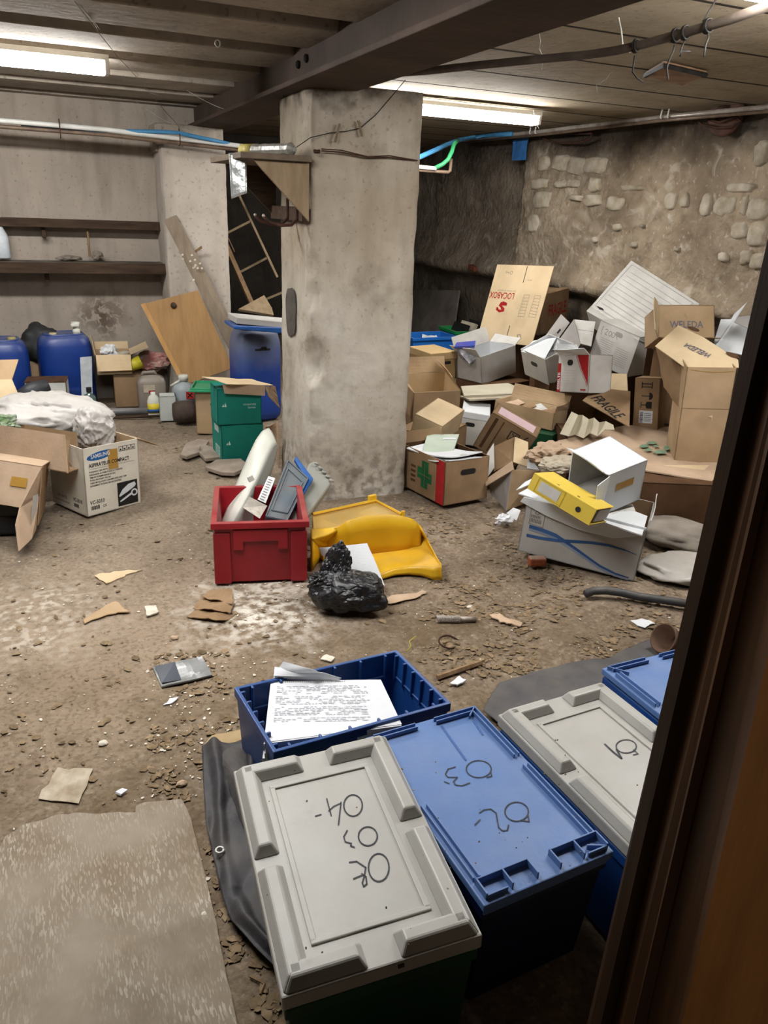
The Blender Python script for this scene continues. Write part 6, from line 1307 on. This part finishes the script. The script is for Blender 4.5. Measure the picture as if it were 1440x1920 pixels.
# ================================================================ ceiling and right wall fittings
XW = 4.45
pipe('steel_pipe', 'worn white steel pipe running along the right wall under the ceiling', [Xp(868, 263, XW), Xp(885, 260, XW), Xp(1020, 246, XW), Xp(1240, 220, XW), Xp(1460, 199, XW)], .018, METS)
pipe('copper_pipe', 'brown copper pipe beneath the steel pipe on the right wall', [Xp(880, 266, XW - .02), Xp(1020, 252, XW - .02), Xp(1240, 226, XW - .02), Xp(1460, 207, XW - .02)], .012, METC)
pipe('blue_hose', 'light blue hose curving from behind the pillar up to the right wall pipe', [Yp(760, 304, 6.4), Yp(788, 294, 6.42), Yp(815, 282, 6.6), Yp(840, 270, 6.9), Yp(862, 262, 7.2), Xp(890, 257, 4.4), Xp(925, 253, 4.42), Xp(960, 251, 4.42)], .02, BLUH, 'hose')
pipe('green_hose', 'short green hose bending down from the wall pipe right of the pillar', [Yp(858, 264, 6.6), Yp(851, 270, 6.5), Yp(847, 285, 6.42), Yp(840, 299, 6.4), Yp(830, 308, 6.4), Yp(816, 315, 6.4)], .018, GRNH, 'hose')
for i, (x, y) in enumerate(((996, 238), (1006, 237), (1243, 206), (1256, 205))):
    q = Xp(x, y, XW - .02); MB().tube([q + V((0, 0, .04)), q + V((-.012, 0, -.05)), q + V((.01, 0, -.075))], .006, 6).build('pipe_hanger', METW, None, 'pale metal hanger strap of the right wall pipe, ' + ('first', 'second', 'third', 'fourth')[i] + ' from the pillar', 'hanger', 'pipe hangers', smooth=True)
for pts, lb in (([(1008, 250), (1022, 262), (1045, 268), (1085, 268), (1108, 259), (1110, 250), (1060, 250), (1012, 247)], 'rusty bracket loop under the wall pipe near the blue film'), ([(1306, 222), (1316, 234), (1345, 240), (1372, 238), (1388, 226), (1380, 218), (1350, 230), (1310, 218)], 'rusty bracket loop below the red reel on the right wall')):
    MB().tube([Xp(x, y, 4.56) for x, y in pts], .010, 6).build('pipe_bracket', RUST, None, lb, 'bracket', smooth=True)
rr = thing('cable_reel', 'dirty red reel mounted on the right wall beneath the ceiling', 'reel', Xp(1362, 213, 4.62))
RM3 = Matrix.Rotation(-pi / 2, 3, 'Y')
MB().lathe([(.05, -.03), (.14, -.03), (.15, 0), (.14, .03), (.05, .03)], 28, (0, 0, 0), RM3).build('reel_drum', mat('faded_red', '5d4034', '46312a', 9, .8, .2, 30), rr, smooth=True)
MB().lathe([(0, .02), (.05, .02), (.06, .05), (0, .06)], 20, (0, 0, 0), RM3).build('reel_hub', RUST, rr, smooth=True)
crumple((0, -.12, .10), (.05, .09, .06), 71, .3, 3).build('sooty_knob', DARKM, rr, smooth=True)
sheet([Xp(960, 301, 4.62), Xp(986, 300, 4.62), Xp(990, 258, 4.62), Xp(962, 262, 4.62)], 6, 8, .02, 3, 6).build('blue_film', mat('blue_film', '4a86c9', '3d77b8', 6, .4, .1, 20, trans=.2), None, 'blue plastic film hanging at the top of the right wall', 'film', solid=.002)
pts = [(700, 140), (800, 133), (900, 122), (1000, 112), (1100, 103), (1155, 95), (1210, 82), (1290, 60), (1370, 36), (1460, 4)]
zs = [2.2, 2.2, 2.2, 2.21, 2.22, 2.22, 2.23, 2.24, 2.25, 2.26]
TPL = [Zp(x, y, z) for (x, y), z in zip(pts, zs)]
pipe('ceiling_pipe', 'dark iron pipe hanging below the ceiling from the beam to the upper right', TPL, .016, mat('brown_iron_pipe', '5a5048', '443b34', 12, .6, .2, 50, spec=.3), 'pipe', 12)
def pnear(x):
    for (a, b), (p, q) in zip(zip(pts, pts[1:]), zip(TPL, TPL[1:])):
        if a[0] <= x <= b[0]: return p.lerp(q, (x - a[0]) / (b[0] - a[0]))
def dep(p): return (p - CAM).dot(FW)
for i, (x, tail) in enumerate(((1190, [(1190, 105), (1188, 122), (1186, 135), (1196, 148), (1206, 154)]), (1265, [(1265, 85), (1262, 98), (1255, 112), (1250, 128), (1253, 150)]), (1283, [(1283, 78), (1277, 92), (1275, 105), (1276, 95), (1295, 97)]), (1325, [(1318, 40), (1330, 20), (1345, -5)]), (1327, [(1328, 62), (1328, 72), (1323, 85), (1320, 106)]))):
    c = pnear(x); d = dep(c); mb = MB(); t = (pnear(x + 8) - c).normalized(); u = t.orthogonal().normalized(); v = t.cross(u)
    mb.tube([c + (u * cos(a) + v * sin(a)) * .022 + t * (.012 * a / 12) for a in [k * .5 for k in range(28)]], .0035, 5)
    mb.tube([P(a, b, d - .01) for a, b in tail], .0035, 5)
    mb.build('wire_tie', DARKM, None, ('twisted rusty wire hanging from the ceiling pipe, nearest the beam', 'rusty wire tie hanging in front of the ceiling plate', 'short bent wire end on the ceiling pipe over the ceiling plate', 'rusty wire loop going up from the ceiling pipe', 'rusty wire stub hanging from the upper right ceiling pipe')[i], 'wire', 'wire ties on the ceiling pipe', smooth=True)
hq = [Zp(1245, 116, 2.37), Zp(1325, 135, 2.37), Zp(1280, 155, 2.37), Zp(1210, 137, 2.37)]
hp = thing('ceiling_plate', 'square rusty steel plate let into the ceiling planks', 'plate', sum(hq, V()) / 4)
MB().slab([p + V((0, 0, -.015)) for p in hq], .02).build('plate_sheet', mat('rust_plate', '8f6f52', '6d523c', 7, .8, .3, 40), hp, world=True)
mb = MB(); mb.tube([p + V((0, 0, -.015)) for p in (hq[3], hq[0], hq[1])], .014, 4); mb.build('plate_frame', DARKM, hp, world=True)
pipe('white_string', 'dusty white string hanging from the beam before the ceiling pipe', [P(1154, -20, 3.2), P(1157, 20, 3.2), P(1165, 60, 3.2), P(1168, 90, 3.2), P(1182, 98, 3.2)], .004, WEB, 'string', 5)
q = Zp(408, 75, 2.3); MB().tube([q + V((.012 * sin(a), 0, -.014 + .014 * cos(a))) for a in [k * .45 for k in range(15)]], .003, 5).build('ceiling_hook', METW, None, 'small pale hook ring in the ribbed ceiling left of the beam', 'hook', smooth=True)
# cobwebs
random.seed(3)
def web(lb, segs):
    mb = MB()
    for (a, b, sag) in segs:
        a, b = V(a), V(b); n = 8
        mb.tube([a.lerp(b, i / n) + V((0, 0, -sag * sin(pi * i / n))) + V((random.gauss(0, .004), 0, random.gauss(0, .004))) for i in range(n + 1)],   .0017, 4, cap=False)
    mb.build('cobweb', WEB, None, lb, 'cobweb', kind='stuff')
web('dusty cobweb threads strung from the left ceiling lamp towards the beam', [(Zp(140, 5, 2.29), P(345, 245, 5.6), .02), (Zp(150, 8, 2.29), P(250, 110, 4.9), .02), (Zp(150, 8, 2.29), P(230, 100, 4.8), .03), (P(255, 190, 5.6), P(360, 248, 5.6), .02), (P(320, 150, 5.2), P(475, 220, 5.2), .03), (P(240, 140, 5.2), P(300, 180, 5.4), .02), (P(0, 150, 5.4), P(110, 120, 5.0), .01), (P(205, 120, 5.0), P(300, 160, 5.3), .02)])
web('dusty cobweb threads above the right ceiling lamp beside the pillar', [(P(795, 165, 5.6), P(945, 150, 5.7), .02), (P(800, 170, 5.6), P(850, 160, 5.7), .03), (P(820, 185, 5.5), P(900, 158, 5.6), .02), (P(835, 182, 5.5), P(845, 165, 5.6), .0), (P(1012, 20, 3.2), P(1015, 130, 3.5), .0), (P(1120, 150, 4.4), P(1118, 178, 4.4), .0), (P(1118, 160, 4.4), P(1148, 135, 4.3), .01), (P(1000, 205, 5.8), P(1010, 240, 5.9), .0)])
# ================================================================ litter on the earth floor
def fz(p, up=.003): return V((p.x, p.y, floor_z(p.x, p.y) + up))
def flakes(n, regs, smin, smax, seed, tilt=.13, th=.0):
    rnd = random.Random(seed); mb = MB()
    for (x0, y0, x1, y1, k) in regs:
        for _ in range(int(n * k)):
            x, y = rnd.uniform(x0, x1), rnd.uniform(y0, y1)
            if noise.noise(V((x * .012, y * .02, seed))) < -.12: continue
            c = fz(Zp(x, y, 0), .004); s = smin + (smax - smin) * rnd.random() ** 3; m_ = rnd.randint(4, 7); a0 = rnd.random() * 6; e = rnd.uniform(.4, 1)
            tx, ty = rnd.gauss(0, tilt), rnd.gauss(0, tilt); ca = rnd.random() * 3; vs = []
            for i in range(m_):
                a = 2 * pi * i / m_; r_ = s * rnd.uniform(.6, 1.1); u, v = r_ * cos(a), r_ * sin(a) * e
                u, v = u * cos(ca) - v * sin(ca), u * sin(ca) + v * cos(ca); vs.append(c + V((u, v, max(-.002, u * tx + v * ty + s * .05))))
            mb.add(vs, [tuple(range(m_))])
    return mb
LEAF = mat('dry_clay_flakes', '85735b', '685742', 30, .9, .15, 60, spec=.08, rnd=.25)
flakes(1500, [(790, 1075, 1280, 1265, 1.6), (280, 1220, 500, 1500, .7), (0, 930, 1000, 1500, .7), (385, 1560, 560, 1920, .35), (755, 945, 930, 1015, .35), (280, 780, 520, 900, .2), (900, 1010, 1260, 1120, .4)], .004, .024, 11).build('dry_flakes', LEAF, None, 'litter of dry clay flakes and leaf scraps over the earth floor', 'litter', kind='stuff')
flakes(650, [(0, 930, 1000, 1500, 1.1), (780, 1075, 1280, 1265, .35), (280, 1220, 500, 1500, .5), (380, 1040, 580, 1180, .6), (0, 1520, 420, 1920, .12), (150, 740, 420, 830, .2)], .002, .008, 21).build('pale_chips', SHARD, None, 'scatter of small pale plaster chips on the earth floor', 'chips', kind='stuff')
rnd = random.Random(5); mb = MB(); 
for (x0, y0, x1, y1, z, n) in ((500, 1420, 860, 1800, .372, 16), (790, 1350, 1090, 1640, .338, 22), (985, 1300, 1200, 1480, .349, 8)):
    for _ in range(n):
        q = Zp(rnd.uniform(x0, x1), rnd.uniform(y0, y1), z); s = rnd.uniform(.0012, .0035); mb.box(q, (s, s * 1.4, s * .6), Matrix.Rotation(rnd.random() * 3, 3, 'Z'))
mb.build('crumbs', mat('crumbs', '8a7b68', '1e1b18', 60, .9, 0, rnd=.6), None, 'crumbs of dirt lying on the crate lids', 'crumbs', kind='stuff')
def scrap(name, lb, cat, px, m_, th=.004, lift=.004, amp=.006, seed=0, sub=4):
    pts_ = []
    for a, b in zip(px, px[1:] + px[:1]):
        for j in range(sub):
            x, y = a[0] + (b[0] - a[0]) * j / sub, a[1] + (b[1] - a[1]) * j / sub
            k_ = .09 * math.hypot(px[0][0] - px[2][0], px[0][1] - px[2][1]); x += k_ * noise.noise(V((x * .11, y * .13, seed))); y += k_ * .6 * noise.noise(V((x * .12, y * .1, seed + 5)))
            p = fz(Zp(x, y, 0), lift); pts_.append(p + V((0, 0, amp * abs(noise.noise(p * 14 + V((seed, 0, 0)))))))
    return MB().slab(pts_[::-1] if (pts_[1] - pts_[0]).cross(pts_[-1] - pts_[0]).z < 0 else pts_, th).build(name, m_, None, lb, cat)
scrap('paper_sheet', 'soiled square paper lying on the earth above the ribbed mat', 'paper', [(74, 1494), (108, 1437), (175, 1436), (147, 1499)], mat('soiled_paper', 'b5aa97', '8b7c66', 12, .85, .1, 50), .002)
pb_ = thing('plastic_sleeve', 'flat grey plastic sleeve lying on the floor left of the open blue crate', 'plastic sleeve', fz(Zp(340, 1260, 0)))
sheet([fz(Zp(303, 1287, 0), .008), fz(Zp(398, 1266, 0), .010), fz(Zp(379, 1233, 0), .012), fz(Zp(286, 1249, 0), .01)], 10, 8, .003, 5, 12).build('clear_film', mat('grey_film', '8b8c8b', '777877', 8, .22, .15, 20, spec=.6), pb_, world=True, solid=.006)
MB().add([fz(Zp(x, y, 0), .0185) for x, y in ((304, 1283), (340, 1275), (328, 1243), (290, 1250))], [(0, 1, 2, 3)]).build('dark_half', mat('slate_film', '4b5058', '3f444c', 8, .3, .1, 20, spec=.5), pb_, world=True)
bs3 = thing('cardboard_scrap', 'folded brown paper bag scrap lying below the red crate', 'cardboard', fz(Zp(400, 1140, 0)))
for i, q4_ in enumerate((((350, 1157), (418, 1168), (440, 1150), (372, 1138)), ((362, 1142), (432, 1152), (440, 1128), (380, 1120)), ((378, 1126), (436, 1138), (436, 1110), (392, 1114)))):
    sheet([fz(Zp(x, y, 0), .008 + .010 * i) for x, y in q4_], 10, 8, .012, i * 3 + 1, 16).build('paper_fold', CARDK, bs3, world=True, solid=.003)
for i, (px, lb, m_) in enumerate((([(157, 1162), (190, 1140), (215, 1128), (240, 1150), (205, 1152), (160, 1168)], 'torn tan cardboard strip on the floor at the left middle', CARD), ([(178, 1078), (215, 1070), (265, 1068), (240, 1075), (200, 1095)], 'thin pale cardboard sliver on the floor below the vacuum carton', CARDL), ([(272, 1140), (292, 1137), (298, 1150), (275, 1158)], 'small pale square chip on the floor left of the brown paper', SHARD), ([(715, 1118), (760, 1108), (800, 1103), (790, 1115), (750, 1125), (722, 1128)], 'long flat beige board piece right of the black bag', CARDP), ([(918, 1150), (935, 1148), (978, 1168), (975, 1174), (945, 1168)], 'curled pale leaf shaped scrap before the hose', CARDP), ([(1182, 1166), (1205, 1157), (1230, 1165), (1210, 1175)], 'white card lying on the floor near the door edge', PAPER), ([(845, 1280), (860, 1268), (875, 1276), (858, 1285)], 'white torn scrap beside the stick by the crates', PAPER), ([(600, 1232), (612, 1222), (628, 1228), (620, 1236)], 'pale shard behind the open blue crate', SHARD), ([(306, 1320), (318, 1308), (335, 1307), (325, 1316)], 'white paper tear below the grey plastic sleeve', PAPER), ([(215, 1484), (228, 1478), (238, 1481), (226, 1489)], 'small white tear right of the soiled square paper', PAPER), ([(1060, 1268), (1068, 1258), (1100, 1262), (1085, 1274)], 'cream card scrap on the grey plastic sheet', SHARD), ([(380, 1402), (395, 1380), (435, 1372), (468, 1368), (462, 1385), (420, 1398)], 'wide pale wooden chip at the top of the dark tarpaulin', mat('pale_wood', 'a48d68', '8f7a58', 6, .8, .15, 60)))):
    scrap('paper_scrap' if m_ in (PAPER, SHARD) else 'board_scrap', lb, 'scrap', px, m_, .005, .006, .01, i)
for px, lb in (((193, 1392), 'round white flake pair on the floor above the soiled paper'), ((327, 1195), 'brown clay lump on the floor above the plastic sleeve'), ((383, 1714), 'pale pebble between the mat and the tarpaulin'), ((235, 1722), 'small white pebble lying on the ribbed mat'), ((340, 1465), 'brown clay clod above the corner of the ribbed mat'), ((72, 1028), 'white stone chip on the floor left'), ((180, 850), 'grey clod by the turquoise boxes') , ((881, 1135), 'white pebble above the coil spring')):
    if px[0] in (72, 180): continue
    q = fz(Zp(*px, 0), .006); crumple(q, (.016, .013, .008), px[0], .3, 2).build('pebble', SHARD if 'white' in lb or 'pale' in lb else CARDP, None, lb, 'pebble')
sc0, sc1 = fz(Zp(818, 1163, 0), .016), fz(Zp(893, 1161, 0), .014)
mb = MB(); mb.tube([sc0.lerp(sc1, i / 150 * .6) + V((0, .014 * cos(i * .75), .014 * sin(i * .75))) for i in range(150)], .0022, 4); so = mb.build('coil_spring', METS, None, 'grey metal coil spring lying on the floor before the hose', 'spring', smooth=True)
mb = MB(); mb.tube([sc0.lerp(sc1, .6) - so.location, sc1 - so.location], .012, 8); mb.build('spring_end', METS, so, smooth=True)
q = fz(Zp(838, 1212, 0), .02); MB().tube([q + V((.035 * cos(a), .03 * sin(a), .02 * sin(a * .5 + 1))) for a in [k * .4 for k in range(14)]], .004, 6).build('metal_ring', RUST, None, 'open rusty ring lying on the floor between spring and crates', 'ring', smooth=True)
st_ = [fz(Zp(820, 1270, 0), .012), fz(Zp(860, 1258, 0), .013), fz(Zp(902, 1243, 0), .012)]
MB().tube(st_, .011, 5).build('wood_stick', WOOD, None, 'flat worn stick lying behind the open blue crate', 'stick')
for i, (a, b) in enumerate((((468, 1827), (495, 1842)), ((496, 1842), (488, 1862)))):
    MB().tube([fz(Zp(*a, 0), .006), fz(Zp(*b, 0), .006)], .003, 5).build('twig', WOOD, None, ('thin twig by the tarpaulin at the bottom, upper one', 'thin twig by the tarpaulin at the bottom, lower one')[i], 'twig')
pot = thing('clay_pot', 'brown round pot lying tipped against the door edge behind the crates', 'pot', fz(Zp(1262, 1225, 0)))
MB().lathe([(0, 0), (.035, 0), (.055, .07), (.06, .10), (.054, .10), (.03, .01), (0, .01)], 24, (.02, 0, .05), Matrix.Rotation(-1.1, 3, 'Y')).build('pot_body', mat('brown_pot', '5b4230', '493424', 8, .7, .1, 30), pot, smooth=True)
q = fz(Zp(762, 1222, 0), .01); MB().tube([q, q + V((.03, .02, .006)), q + V((.04, .06, .004)), q + V((.08, .08, .008))], .0025, 5).build('yellow_string', mat('yellow_string', 'a89a3a', '978a30', 9, .7, 0), None, 'short yellow string lying behind the open blue crate', 'string', smooth=True)
